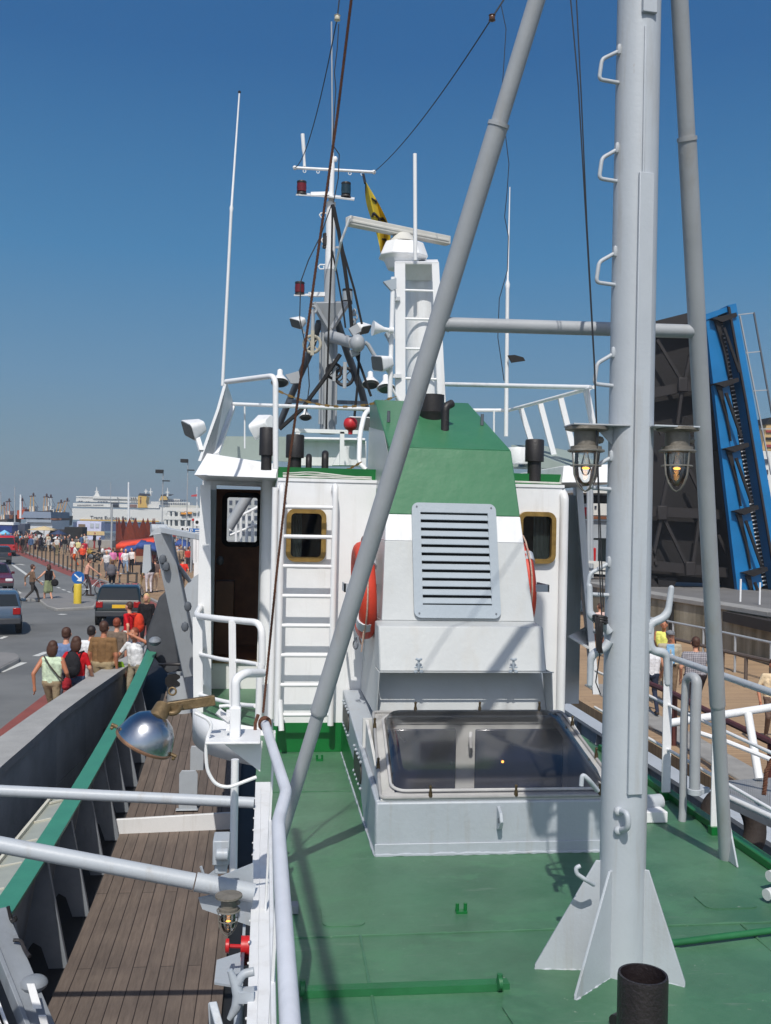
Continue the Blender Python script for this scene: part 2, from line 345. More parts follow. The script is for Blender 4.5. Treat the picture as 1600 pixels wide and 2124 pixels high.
# --- teak main deck below on the left
def zdeck(y): return -2 + (.011 * (y - 9) ** 2 if y > 9 else 0)
def zcap(y): return -1 + (.0063 * (y - 8) ** 2 if y > 8 else 0)
def wood_mat():
    m = bpy.data.materials.new('teak_planks'); m.use_nodes = True; n = m.node_tree.nodes; l = m.node_tree.links; b = n['Principled BSDF']
    tc = n.new('ShaderNodeTexCoord'); mp = n.new('ShaderNodeMapping'); mp.inputs['Rotation'].default_value = (0, 0, R(90)); l.new(tc.outputs['Object'], mp.inputs[0])
    br = n.new('ShaderNodeTexBrick'); br.inputs['Scale'].default_value = 1; br.inputs['Brick Width'].default_value = 4.6; br.inputs['Row Height'].default_value = .122
    br.inputs['Mortar Size'].default_value = .005; br.inputs['Mortar Smooth'].default_value = .3; br.offset = .37; br.inputs['Bias'].default_value = -.1
    br.inputs['Color1'].default_value = lin((126, 113, 103)); br.inputs['Color2'].default_value = lin((109, 99, 91)); br.inputs['Mortar'].default_value = lin((46, 36, 32))
    l.new(mp.outputs[0], br.inputs['Vector'])
    nz = n.new('ShaderNodeTexNoise'); nz.inputs['Scale'].default_value = 3; nz.inputs['Detail'].default_value = 9; nz.inputs['Roughness'].default_value = .75
    m2 = n.new('ShaderNodeMapping'); m2.inputs['Scale'].default_value = (9, .8, 1); l.new(tc.outputs['Object'], m2.inputs[0]); l.new(m2.outputs[0], nz.inputs['Vector'])
    rp = n.new('ShaderNodeValToRGB'); rp.color_ramp.elements[0].position = .3; rp.color_ramp.elements[0].color = (.62, .60, .6, 1); rp.color_ramp.elements[1].position = .72; rp.color_ramp.elements[1].color = (1.12, 1.1, 1.08, 1)
    l.new(nz.outputs[0], rp.inputs[0]); mx = n.new('ShaderNodeMix'); mx.data_type = 'RGBA'; mx.blend_type = 'MULTIPLY'; mx.inputs['Factor'].default_value = 1
    l.new(br.outputs['Color'], mx.inputs['A']); l.new(rp.outputs[0], mx.inputs['B'])
    n3 = n.new('ShaderNodeTexNoise'); n3.inputs['Scale'].default_value = 1.7; n3.inputs['Detail'].default_value = 6; l.new(tc.outputs['Object'], n3.inputs['Vector'])
    r3 = n.new('ShaderNodeValToRGB'); r3.color_ramp.elements[0].position = .35; r3.color_ramp.elements[0].color = (.78, .78, .8, 1); r3.color_ramp.elements[1].position = .65
    l.new(n3.outputs[0], r3.inputs[0]); mx2 = n.new('ShaderNodeMix'); mx2.data_type = 'RGBA'; mx2.blend_type = 'MULTIPLY'; mx2.inputs['Factor'].default_value = 1
    l.new(mx.outputs['Result'], mx2.inputs['A']); l.new(r3.outputs[0], mx2.inputs['B']); l.new(mx2.outputs['Result'], b.inputs['Base Color'])
    b.inputs['Roughness'].default_value = .75
    bp = n.new('ShaderNodeBump'); bp.inputs['Strength'].default_value = .4; bp.inputs['Distance'].default_value = .004; l.new(br.outputs['Fac'], bp.inputs['Height']); bp.invert = True; l.new(bp.outputs[0], b.inputs['Normal'])
    return m
TEAK = wood_mat()
def strip(mb, ys, xl, xr, zf, th):
    for a, b in zip(ys[:-1], ys[1:]):
        mb.hexa([(xl(a), a, zf(a) - th), (xr(a), a, zf(a) - th), (xr(b), b, zf(b) - th), (xl(b), b, zf(b) - th), (xl(a), a, zf(a)), (xr(a), a, zf(a)), (xr(b), b, zf(b)), (xl(b), b, zf(b))])
YS = [3, 6, 8, 9] + [9 + i for i in range(1, 14)]
d = MB(); strip(d, YS, lambda y: -1.70 + .012 * (8.2 - y) * (y < 8.2), lambda y: -.27, zdeck, .06); struct(d, 'main_deck', TEAK)
d = MB(); strip(d, YS, lambda y: -2.25, lambda y: .32, lambda y: zdeck(y) - .055, .1); struct(d, 'waterway', paint('dark_waterway', (34, 36, 40), .6, .2, 4))
d = MB(); d.box(.32, 2.85, .5, 12, -2.1, -.165); d.box(2.86, 2.95, 1, 14, -2.1, -.165); struct(d, 'deckhouse_side', paint('deckhouse_grey', (150, 154, 158), .5, .06, 2))
# hull flanks
HULL = paint('hull_dark_paint', (40, 44, 52), .5, .12, 2)
d = MB()
for a, b in zip(YS[:-1], YS[1:]):
    d.hexa([(-2.32, a, -4.6), (-2.2, a, -4.6), (-2.2, b, -4.6), (-2.32, b, -4.6), (-2.32, a, zdeck(a) - .05), (-2.2, a, zdeck(a) - .05), (-2.2, b, zdeck(b) - .05), (-2.32, b, zdeck(b) - .05)])
d.box(5.3, 5.42, 1, 22, -4.6, -1.1); d.box(3.0, 5.3, 1, 22, -2.2, -2.1); struct(d, 'hull', HULL)
# --- water, town ground, road, pavements
def water_mat():
    m = paint('harbour_water', (46, 58, 58), .08, .1, .5, 0); n = m.node_tree.nodes; l = m.node_tree.links; b = n['Principled BSDF']
    tc = n.new('ShaderNodeTexCoord'); nz = n.new('ShaderNodeTexNoise'); nz.inputs['Scale'].default_value = 1.6; nz.inputs['Detail'].default_value = 5; l.new(tc.outputs['Object'], nz.inputs['Vector'])
    bp = n.new('ShaderNodeBump'); bp.inputs['Strength'].default_value = .5; bp.inputs['Distance'].default_value = .1; l.new(nz.outputs[0], bp.inputs['Height']); l.new(bp.outputs[0], b.inputs['Normal'])
    b.inputs['Roughness'].default_value = .08; return m
d = MB(); d.sheet([(-1200, -600, -4.5), (1200, -600, -4.5), (1200, 1900, -4.5), (-1200, 1900, -4.5)]); struct(d, 'water', water_mat())
ASPH = paint('asphalt', (112, 113, 112), .85, .16, .35, .25, 60, rust=.25, stain=(84, 84, 84))
REDL = paint('red_asphalt', (136, 74, 66), .85, .10, 1.5, .2, 60)
PAVE = paint('grey_paving', (128, 126, 124), .8, .1, 1.2, .15, 30)
KERB = paint('kerb_concrete', (150, 148, 144), .8, .12, 2, .15, 30)
LINE = paint('road_paint', (206, 206, 200), .6, .08, 4)
def pav_mat(name, c1, c2, w, h, mortar):
    m = bpy.data.materials.new(name); m.use_nodes = True; n = m.node_tree.nodes; l = m.node_tree.links; b = n['Principled BSDF']
    tc = n.new('ShaderNodeTexCoord'); br = n.new('ShaderNodeTexBrick'); br.inputs['Scale'].default_value = 1; br.inputs['Brick Width'].default_value = w; br.inputs['Row Height'].default_value = h; br.inputs['Mortar Size'].default_value = .006
    br.inputs['Color1'].default_value = lin(c1); br.inputs['Color2'].default_value = lin(c2); br.inputs['Mortar'].default_value = lin(mortar); l.new(tc.outputs['Object'], br.inputs['Vector'])
    nz = n.new('ShaderNodeTexNoise'); nz.inputs['Scale'].default_value = .7; nz.inputs['Detail'].default_value = 8; l.new(tc.outputs['Object'], nz.inputs['Vector'])
    rp = n.new('ShaderNodeValToRGB'); rp.color_ramp.elements[0].position = .3; rp.color_ramp.elements[0].color = (.74, .74, .74, 1); rp.color_ramp.elements[1].position = .7; l.new(nz.outputs[0], rp.inputs[0])
    mx = n.new('ShaderNodeMix'); mx.data_type = 'RGBA'; mx.blend_type = 'MULTIPLY'; mx.inputs['Factor'].default_value = 1; l.new(br.outputs[0], mx.inputs['A']); l.new(rp.outputs[0], mx.inputs['B']); l.new(mx.outputs['Result'], b.inputs['Base Color'])
    b.inputs['Roughness'].default_value = .85; return m
TANP = pav_mat('tan_pavers', (168, 138, 104), (150, 122, 92), .4, .2, (110, 90, 70))
d = MB(); d.prism([(-3.35, -60, -2.6), (-3.35, 13, -2.6), (-3.0, 18, -2.6), (-2.3, 24, -2.6), (-1.5, 30, -2.6), (2.5, 45, -2.6), (2.5, 150, -2.6), (-700, 150, -2.6), (-700, -60, -2.6)], (0, 0, .6)); struct(d, 'road', ASPH)
d = MB(); d.box(-3.6, -3.3, -60, 13, -6, -2.02); d.prism([(2.2, 45, -6), (2.5, 45, -6), (2.5, 150, -6), (2.2, 150, -6)], (0, 0, 3.9)); struct(d, 'quay_face', KERB)
# red cycle lane along the right edge of the road
lane = [(-4.85, 4), (-4.85, 20), (-4.75, 30), (-5.0, 40), (-5.15, 44), (-7.5, 51.8), (-10.35, 60.1), (-14.2, 71), (-20, 88.3), (-28, 112)]
def ribbon(mb, c, w0, w1, z, zb=None):
    L = []; Rr = []
    for i, p in enumerate(c):
        a = Vector(c[max(0, i - 1)]); b = Vector(c[min(len(c) - 1, i + 1)]); t = (b - a).normalized(); nn = Vector((t.y, -t.x))
        L.append(Vector(p) + nn * w0); Rr.append(Vector(p) + nn * w1)
    for i in range(len(c) - 1):
        if zb is None: mb.sheet([(L[i].x, L[i].y, z), (Rr[i].x, Rr[i].y, z), (Rr[i + 1].x, Rr[i + 1].y, z), (L[i + 1].x, L[i + 1].y, z)])
        else:
            q = [L[i], Rr[i], Rr[i + 1], L[i + 1]]; mb.hexa([(a.x, a.y, zb) for a in q] + [(a.x, a.y, z) for a in q])
    return L, Rr
d = MB(); ribbon(d, lane, 0, 1.0, -1.995); struct(d, 'cycle_lane', REDL)
d = MB(); ribbon(d, lane, 1.0, 1.16, -1.91, -2.02); struct(d, 'kerb', KERB)
d = MB(); L_, R_ = ribbon(MB(), lane, 1.16, 1.16, -1.9)
edge = [(p.x, p.y) for p in R_]
near = [(-3.3, 4), (-3.3, 13), (-3.0, 18), (-2.3, 24), (-1.4, 30), (0.4, 38)]
k = 5
d.prism([(x, y, -2.05) for x, y in near] + [(x, y, -2.05) for x, y in edge[:k][::-1]], (0, 0, .145)); struct(d, 'pavement', PAVE)
d = MB(); d.prism([(0.4, 38, -2.05), (2.45, 46, -2.05), (2.45, 125, -2.05), (-60, 125, -2.05), (-38, 112, -2.05)] + [(x, y, -2.05) for x, y in edge[k - 1:][::-1]], (0, 0, .147)); struct(d, 'plaza', TANP)
# road markings
d = MB()
def mark(a, b, w):
    a = Vector(a); b = Vector(b); t = (b - a).normalized(); nn = Vector((t.y, -t.x)) * w / 2
    d.sheet([(a.x - nn.x, a.y - nn.y, -1.992), (a.x + nn.x, a.y + nn.y, -1.992), (b.x + nn.x, b.y + nn.y, -1.992), (b.x - nn.x, b.y - nn.y, -1.992)])
def gm(p, q, w): a = G(*p, -1.992); b = G(*q, -1.992); mark((a.x, a.y), (b.x, b.y), w)
gm((22, 1168), (62, 1196), .22); gm((26, 1172), (40, 1171), .25); gm((64, 1197), (72, 1199), .14); gm((40, 1170), (50, 1172), .3)
for i in range(7):
    t0 = i / 7; p = (74 + 78 * t0, 1200 + 31 * t0); gm(p, (p[0] + 6, p[1] + 2.4), .14)
gm((22, 1218), (50, 1235), .2); gm((126, 1275), (134, 1273.5), .3); gm((0, 1325), (13, 1320), .16); gm((0, 1394), (50, 1374), .2); gm((74, 1361), (98, 1352), .2); gm((2, 1185), (26, 1184), .2)
struct(d, 'road_markings', LINE)
# traffic islands
def island(pts, name):
    q = [G(*p, -1.88) for p in pts]; k_ = MB(); k_.prism([(p.x, p.y, -2.02) for p in q], (0, 0, .14)); c = sum(q, Vector()) / len(q)
    k_.build(name, KERB, bev=.03, origin=(0, 0, 0))['kind'] = 'structure'
    t = MB(); t.prism([(c.x + (p.x - c.x) * .94, c.y + (p.y - c.y) * .94, -1.879) for p in q], (0, 0, .006)); struct(t, name + '_paving', PAVE)
island([(30, 1235), (58, 1241), (82, 1243), (98, 1256), (118, 1262), (160, 1260), (196, 1258), (206, 1246), (150, 1231), (85, 1231), (45, 1229)], 'traffic_island')
island([(-60, 1352), (0, 1352), (32, 1354), (42, 1361), (40, 1366), (0, 1386), (-60, 1414)], 'traffic_island')
# right-hand quay: tan plank walkway, far concrete wall, bridge abutment
d = MB(); d.prism([(7.3, 4, -2.4), (30, 4, -2.4), (20, 30, -2.4), (15.2, 40, -2.4), (12.9, 60, -2.4), (8, 60, -2.4), (7.3, 22, -2.4)], (0, 0, .4)); struct(d, 'quay_walkway', pav_mat('tan_planks', (184, 154, 120), (168, 140, 110), 3, .16, (120, 92, 66)))
d = MB(); d.prism([(14.0, 41, -.9), (16.0, 27.5, -.9), (19, 12, -.9), (60, 12, -.9), (60, 120, -.9), (14, 120, -.9)], (0, 0, .42)); struct(d, 'far_quay', paint('far_quay_concrete', (112, 110, 108), .85, .1, 1))
# ================================================================== UPPER DECK FITTINGS
# --- tripod mast
t = thing('tripod_mast', 'tall pale grey tripod mast with steps and base fins on green deck', 'mast', (1.70, 4.50, 0))
MX, MY = 1.70, 4.50
m_ = MB(); m_.cyl((MX, MY, .0), (MX, MY, 3.2), .107, .103, 40); m_.cyl((MX, MY, 3.2), (MX, MY, 7), .103, .098, 40); m_.build('pole', GREY, t)
m_ = MB()      # flat cable cover bar up the aft face
def bar_on_mast(z0, z1, a, w, th, off=.100):
    q = Matrix.Rotation(a, 3, 'Z'); c0 = Vector((MX, MY, z0)) + q @ Vector((0, -off - th / 2, 0)); c1 = Vector((MX, MY, z1)) + q @ Vector((0, -off - th / 2, 0))
    m_.bar(c0, c1, w, th, up=q @ Vector((0, -1, 0)))
bar_on_mast(.86, 3.72, R(5), .072, .018); bar_on_mast(4.46, 6.5, R(5), .072, .018); bar_on_mast(3.72, 4.40, R(-3), .012, .012)
m_.build('cable_cover', GREY, t, bev=.003)
for (a, b, c) in (((1.300, 4.545), .52, .10), ((1.395, 4.235), .50, .10), ((1.935, 4.315), .50, .10)):
    m_ = MB(); dv = Vector((a[0] - MX, a[1] - MY, 0)); u = dv.normalized()
    q0 = Vector((MX, MY, 0)) + u * .09; m_.plate([q0 + V(0, 0, .002), V(a[0], a[1], .002), V(a[0], a[1], .03), q0 + V(0, 0, b) + u * .035, q0 + V(0, 0, b)], .012); m_.build('fin', GREY, t, bev=.002)
    m_ = MB(); rn = random.Random(int(a[0] * 1000)); e_ = V(a[0], a[1], 0); N_ = 22; m_.tube([q0.lerp(e_, k / N_) + V(rn.uniform(-.003, .003), rn.uniform(-.003, .003), .005) for k in range(N_ + 1)], [.008 + rn.uniform(-.002, .004) for k in range(N_ + 1)], 6); m_.tube([q0 + V(0, 0, b * k / N_) + V(rn.uniform(-.002, .002), rn.uniform(-.002, .002), 0) for k in range(N_ + 1)], [.006 + rn.uniform(-.002, .003) for k in range(N_ + 1)], 6); m_.build('weld', GREY, t)
m_ = MB(); m_.tube([(1.30, 4.5, .002)] + [(MX + .113 * math.cos(R(a)), MY + .113 * math.sin(R(a)), .002) for a in range(0, 360, 20)], .01, 6)
# steps on the left side
for (px, py) in ((1242, 140), (1242, 345), (1236, 560), (1232, 770), (1224, 985), (1217, 1205)):
    b = P(px, py, MY - .02); e = MX - .10; z = b.z
    m_ = MB(); m_.tube(fillet([(e, MY - .02, z + .085), (b.x + .012, MY - .03, z + .035), (b.x, MY - .03, z - .06), (e, MY - .02, z - .065)], .020), .0095, 10)
    m_.ell((e, MY - .02, z + .09), (.016, .02, .03), 8); m_.build('step', GREY, t)
# belaying horns either side
def horn(pts, name='cleat_horn'):
    q = [P(px, py, MY - .05) for px, py in pts]; m_ = MB(); f = fillet(q, .045, 6); r = [.020] * len(f)
    for i in range(4): r[-1 - i] = .014 + .0015 * i
    m_.tube(f, r, 14); m_.ell(f[-1], .014, 10); m_.build(name, GREY, t)
horn([(1346, 1312), (1350, 1293), (1385, 1278), (1393, 1220)]); horn([(1346, 1322), (1352, 1351), (1382, 1352), (1385, 1418)])
m_ = MB(); m_.bar(P(1349, 1290, MY - .05), P(1348, 1352, MY - .05), .034, .034); m_.build('horn_pad', GREY, t, bev=.01)
horn([(1264, 1312), (1246, 1287), (1224, 1277), (1223, 1216)]); horn([(1264, 1330), (1254, 1345), (1226, 1358), (1224, 1420)])
# pad eyes
def ring_eye(c, axis, Rr, r, name, parent, mat=GREY, a0=-1.9, a1=1.9):
    m_ = MB(); m_.torus(c, axis, Rr, r, 20, 10, a0, a1); return m_.build(name, mat, parent)
m_ = MB(); a = P(1290, 1685, MY - .10); b = P(1290, 1722, MY - .10)
m_.tube(fillet([P(1282, 1682, MY - .08), P(1302, 1686, MY - .17), P(1304, 1718, MY - .17), P(1281, 1724, MY - .08)], .03), .0135, 12); m_.ell(P(1283, 1683, MY - .095), .022, 10); m_.ell(P(1283, 1723, MY - .095), .022, 10); m_.build('pad_eye', GREY, t)
m_ = MB(); m_.tube(fillet([P(1240, 1640, MY - .05), P(1222, 1618, MY - .1), P(1208, 1605, MY - .1), P(1206, 1630, MY - .1)], .03), .011, 10); m_.build('hook', GREY, t)
m_ = MB(); m_.tube(fillet([P(1232, 1835, MY - .08), P(1215, 1825, MY - .12), P(1196, 1812, MY - .12), P(1195, 1800, MY - .12), P(1204, 1796, MY - .12)], .02), .010, 10); m_.build('hook', GREY, t)
# raking legs and the cross bar
L0, L1 = G(563, 1800, 0), P(908, 672, 5.0)
R0, R1 = G(1506, 1782, 0), P(1447, 688, 5.0)
def leg(a, b, name, ra, rr_):
    dv = (b - a) / b.z; m_ = MB(); j1 = a + dv * ra; j2 = a + dv * 4.02; r0, r1, r2 = rr_
    m_.cyl(a, j1, r0, r0, 24); m_.tube([j1, j1 + dv * .012, j1 + dv * .02, j2 - dv * .012, j2], [r1 * .92, r1, r1, r1, r1], 24)
    m_.tube([j2 - dv * .006, j2 + dv * .012], [r1 + .004, r1 + .003], 24); m_.cyl(j2, a + dv * 6.6, r2, r2, 24)
    return m_.build(name, STRUT, t)
leg(L0, L1, 'raking_leg', .98, (.039, .050, .041)); leg(R0, R1, 'raking_leg', 1.02, (.041, .046, .041))
m_ = MB(); m_.cyl(L1, R1, .036, .036, 24); m_.tube([L1 + V(.05, 0, 0), L1 + V(.06, 0, 0)], [.039, .039], 24); m_.build('cross_bar', STRUT, t)
for (c, s) in ((L0, 1), (R0, -1)):
    m_ = MB(); m_.plate([c + V(0, -.16, .003), c + V(0, 0, .003), c + V(0, 0, .24), c + V(0, -.05, .22)], .012); m_.build('gusset', GREY, t, bev=.002)
# stowed derrick boom overhead, lying aft from the mast above the left rail
m_ = MB(); m_.cyl((-.35, 3.35, 4.3), (-.10, -3.0, 4.4), .034, .034, 16); m_.tube([(-.34, 3.2, 4.33), (.7, 3.9, 5.7), (1.66, 4.42, 6.85)], .006, 6); one(m_, 'derrick_boom', GREY, 'grey derrick boom stowed overhead, throwing a long shadow beside the left rail', 'boom')
# lamp brackets
m_ = MB(); a = P(1180, 882, 4.48); b = P(1292, 882, 4.48); zz = a.z
m_.plate([(a.x, 4.40, zz), (MX - .04, 4.40, zz), (MX - .04, 4.56, zz), (a.x, 4.56, zz)], .008); m_.plate([(MX - .10, 4.47, zz), (MX - .10, 4.47, zz - .09), (MX - .19, 4.47, zz)], .008); m_.build('lamp_bracket', STRUT, t, bev=.002)
m_ = MB(); b = P(1436, 882, 4.45); m_.plate([(MX + .06, 4.36, zz), (b.x, 4.36, zz), (b.x, 4.55, zz), (MX + .06, 4.55, zz)], .008); m_.build('lamp_bracket', GREY, t, bev=.002)

# --- caged well-glass lamps
def cage_lamp(name, label, top, s=1.0, group='caged lamps on the ship', lit=True, tilt=None):
    r = thing(name, label, 'lamp', top, group); T = Vector(top)
    def z(v): return T - V(0, 0, v * s)
    m_ = MB(); m_.lathe([(.085 * s, 0), (.085 * s, .012 * s), (.05 * s, .02 * s), (.048 * s, .075 * s), (.062 * s, .078 * s), (.062 * s, .098 * s), (.045 * s, .10 * s)], T, (0, 0, -1), 24); m_.ell(z(.05) + V(.055 * s, 0, 0), (.02 * s, .016 * s, .016 * s), 8); m_.build('housing', paint('weathered_lamp_metal', (128, 122, 112), .55, .2, 14, .1, 60, metal=.3), r)
    m_ = MB(); m_.lathe([(.045 * s, .10 * s), (.046 * s, .16 * s), (.042 * s, .195 * s), (.030 * s, .222 * s), (.012 * s, .236 * s), (.001, .238 * s)], T, (0, 0, -1), 24); m_.build('glass', GLASS, r)
    m_ = MB(); m_.lathe([(.008 * s, .10 * s), (.012 * s, .12 * s), (.02 * s, .15 * s), (.021 * s, .17 * s), (.012 * s, .19 * s), (.001, .195 * s)], T, (0, 0, -1), 14); bl = m_.build('bulb', GLASS, r)
    m_ = MB(); m_.ell(z(.165), (.016 * s, .008 * s, .006 * s), 8); m_.build('filament', BULB, r)
    m_ = MB(); m_.torus(z(.155), (0, 0, 1), .060 * s, .0032 * s, 28, 6)
    m_.torus(z(.095), (0, 0, 1), .070 * s, .005 * s, 28, 6)
    for k in range(4):
        a = R(90 * k + 20); c, q = math.cos(a), math.sin(a)
        m_.tube([T + V(c * x, q * x, -h) * s for x, h in ((.068, .095), (.062, .15), (.058, .19), (.042, .225), (.02, .25), (0, .258))], .0032 * s, 6)
    m_.build('cage', paint('cage_wire', (140, 136, 128), .5, .2, 20, metal=.4), r)
    return r
cage_lamp('caged_lamp', 'lit caged glass lamp bracketed to the left side of grey mast', P(1217, 886, 4.48), 1.16)
cage_lamp('caged_lamp', 'lit caged glass lamp hanging right of mast, in front of dark bridge', P(1406, 887, 4.45), 1.16)
cage_lamp('caged_lamp', 'lit caged lamp hanging under the lower grey boom over wooden deck', P(475, 1856, 4.55), .72)

# --- engine skylight with clear domed lid
t = thing('engine_skylight', 'pale grey sloping engine skylight with clear lid on green deck', 'skylight', (1.55, 6.16, 0))
x0, x1 = .725, 2.36; yb, zb0 = 7.32, .60
m_ = MB()
def cz(y): return .33 + (y - 6.16) * .0836
m_.hexa([(x0, 7.30, .0), (x1, 7.30, .0), (x1, 8.91, .0), (x0, 8.91, .0), (x0, 7.30, cz(7.3)), (x1, 7.30, cz(7.3)), (x1, 8.91, cz(8.91)), (x0, 8.91, cz(8.91))])
m_.box(x0, x1, 6.16, 6.20, 0, .33)
for xa in (x0, x1 - .04): m_.hexa([(xa, 6.20, 0), (xa + .04, 6.20, 0), (xa + .04, 7.30, 0), (xa, 7.30, 0), (xa, 6.20, cz(6.2)), (xa + .04, 6.20, cz(6.2)), (xa + .04, 7.30, cz(7.3)), (xa, 7.30, cz(7.3))])
m_.build('coaming', BOXG, t, bev=.012)
# thin weld flange low on the front
m_ = MB(); m_.box(x0 - .004, x1, 6.150, 6.16, .0, .075); m_.build('weld_flange', BOXG, t, bev=.004)
rn = random.Random(4); m_ = MB(); m_.tube([V(x0 + (x1 - x0) * k / 60, 6.148, .006 + rn.uniform(-.002, .002)) for k in range(61)], [.010 + rn.uniform(-.003, .004) for k in range(61)], 6); m_.tube([V(x0 - .004, 6.15 + 2.7 * k / 60, .006) for k in range(61)], [.009 + rn.uniform(-.003, .004) for k in range(61)], 6); m_.build('weld', BOXG, t)
# lower green paint band on the side
m_ = MB(); m_.plate([(x0 - .003, 6.9, .004), (x0 - .003, 8.90, .004), (x0 - .003, 8.90, .27), (x0 - .003, 7.3, .20)], .003); m_.build('green_band', KICK, t)
# slanted frame and dark glazed opening
def lidp(u, v, h=0):   # u across 0..1, v up the slope 0..1
    a = V(x0 + .03, 6.18, .345).lerp(V(x1 - .03, 6.18, .345), u); b = V(x0 + .10, yb, zb0 + .06).lerp(V(x1 - .10, yb, zb0 + .06), u)
    nrm = V(0, -.27, 1).normalized(); return a.lerp(b, v) + nrm * h
LB = paint('lid_base_grey', (206, 206, 203), .5, .06, 4)
m_ = MB()   # sloping frame around the well
for (u0, u1, v0, v1) in ((0, 1, 0, .07), (0, 1, .93, 1), (0, .06, .07, .93), (.94, 1, .07, .93)):
    m_.hexa([lidp(u0, v0, -.05), lidp(u1, v0, -.05), lidp(u1, v1, -.05), lidp(u0, v1, -.05), lidp(u0, v0), lidp(u1, v0), lidp(u1, v1), lidp(u0, v1)])
m_.build('lid_base', LB, t, bev=.004)
m_ = MB(); zt_ = .63; m_.box(x0 + .02, x1 - .02, 7.26, 7.30, .0, zt_)
for xa, xb_ in ((x0 + .04, x0 + .06), (x1 - .06, x1 - .04)): m_.hexa([(xa, 6.21, 0), (xb_, 6.21, 0), (xb_, 7.26, 0), (xa, 7.26, 0), (xa, 6.21, .33), (xb_, 6.21, .33), (xb_, 7.26, .62), (xa, 7.26, .62)])
m_.build('well_wall', LB, t)
for (qa, qb) in ((798, 944), (986, 1166)):
    a_, b_ = P(qa, 1512, 7.25), P(qb, 1650, 7.25); m_ = MB(); m_.box(a_.x, b_.x, 7.235, 7.255, .05, a_.z); m_.build('window', paint('dark_blue_pane', (28, 32, 52), .12, .25, 3, 0), t, bev=.01)
m_ = MB(); m_.box(x0 + .06, x1 - .06, 6.21, 7.24, .02, .05); m_.build('well_floor', MATTB, t)
m_ = MB(); m_.ell(P(1043, 1580, 7.22), (.010, .006, .010), 8); m_.build('cabin_light', BULB, t)
m_ = MB(); m_.tube([P(977, 1520, 7.24), P(976, 1530, 7.20), P(977, 1550, 7.20), P(978, 1560, 7.24)], .013, 8); m_.build('handle', WHITE2, t)
# clear blown lid: flange and raised tray
def rr(u0, u1, v0, v1, r, h, n=6):
    out = []
    for (cu, cv, a0) in ((u1 - r, v1 - r * 1.4, 0), (u0 + r, v1 - r * 1.4, 90), (u0 + r, v0 + r * 1.4, 180), (u1 - r, v0 + r * 1.4, 270)):
        for k in range(n + 1):
            a = R(a0 + 90 * k / n); out.append(lidp(cu + r * math.cos(a), cv + r * 1.4 * math.sin(a), h))
    return out
m_ = MB(); A = rr(0.0, 1.0, 0.0, 1.0, .02, .012); B = rr(.05, .95, .06, .94, .06, .014); C_ = rr(.065, .935, .085, .915, .07, .075); D_ = rr(.10, .90, .13, .87, .08, .085)
n = len(A); m_.add(A + B + C_ + D_, [(r * n + i, r * n + (i + 1) % n, (r + 1) * n + (i + 1) % n, (r + 1) * n + i) for r in range(3) for i in range(n)] + [tuple(3 * n + i for i in range(n))])
m_.build('clear_lid', ACRYL, t, sharp=60)
m_ = MB()
for e0, e1 in ((rr(0, 1, 0, 1, .02, .010), .0),): m_.tube(e0, .011, 8, closed=True)
m_.build('seal', paint('rubber_seal', (158, 157, 155), .5, .1, 8), t)
m_ = MB(); m_.tube(rr(.045, .955, .055, .945, .06, .02), .010, 8, closed=True); m_.build('lid_rim', paint('acrylic_edge', (184, 183, 181), .25, .1, 8), t)
for (u, v) in ((.20, .0), (.55, .0), (.9, .0), (.22, 1), (.56, 1), (.88, 1), (.0, .30), (.0, .78), (1.0, .4), (1.0, .8)):
    m_ = MB(); c = lidp(u, v, .012); m_.cyl(c, c + V(0, 0, .035), .014, .011, 10); m_.cyl(c + V(0, 0, .035), c + V(0, 0, .06), .008, .008, 8); m_.ell(c + V(0, 0, .064), .011, 8); m_.build('clamp', paint('clamp_bronze', (92, 78, 56), .4, .2, 20, metal=.6), t)
# pad eye on front
m_ = MB(); c = P(1037, 1700, 6.12); m_.plate([c + V(0, .04, -.075), c + V(0, -.03, -.05), c + V(0, -.06, 0), c + V(0, -.03, .05), c + V(0, .04, .075)], .022); m_.build('padeye', BOXG, t, bev=.004)
m_ = MB(); m_.cyl(c + V(-.014, -.02, 0), c + V(.014, -.02, 0), .018, .018, 12); m_.build('padeye_hole', DGREY, t)
# two bolted inspection strips on the left side
for (p0, p1) in (((1388 - 650, 1530), (738, 1600)), ((703, 1460), (705, 1535))):
    pa = XP(p0[0], p0[1] + 10, x0 - .004); pb = XP(p1[0], p1[1], x0 - .004)
for (yc, zc) in ((7.35, .26), (8.45, .40)):
    m_ = MB(); pts = [(x0 - .006, yc + a, zc + b) for a, b in rrect(.55, .15, .07)]; m_.plate(pts, .008); m_.build('inspection_cover', paint('cover_dark', (60, 56, 50), .5, .2, 20), t)
    m_ = MB()
    for a in range(-2, 3):
        for b in (-.095, .095): m_.ell((x0 - .008, yc + a * .13, zc + b), .012, 8)
    m_.build('bolts', BOXG, t)

# --- funnel casing
t = thing('funnel_casing', 'tall tapering funnel casing, green above and white below, with louvre', 'funnel', (1.55, 8.0, .5))
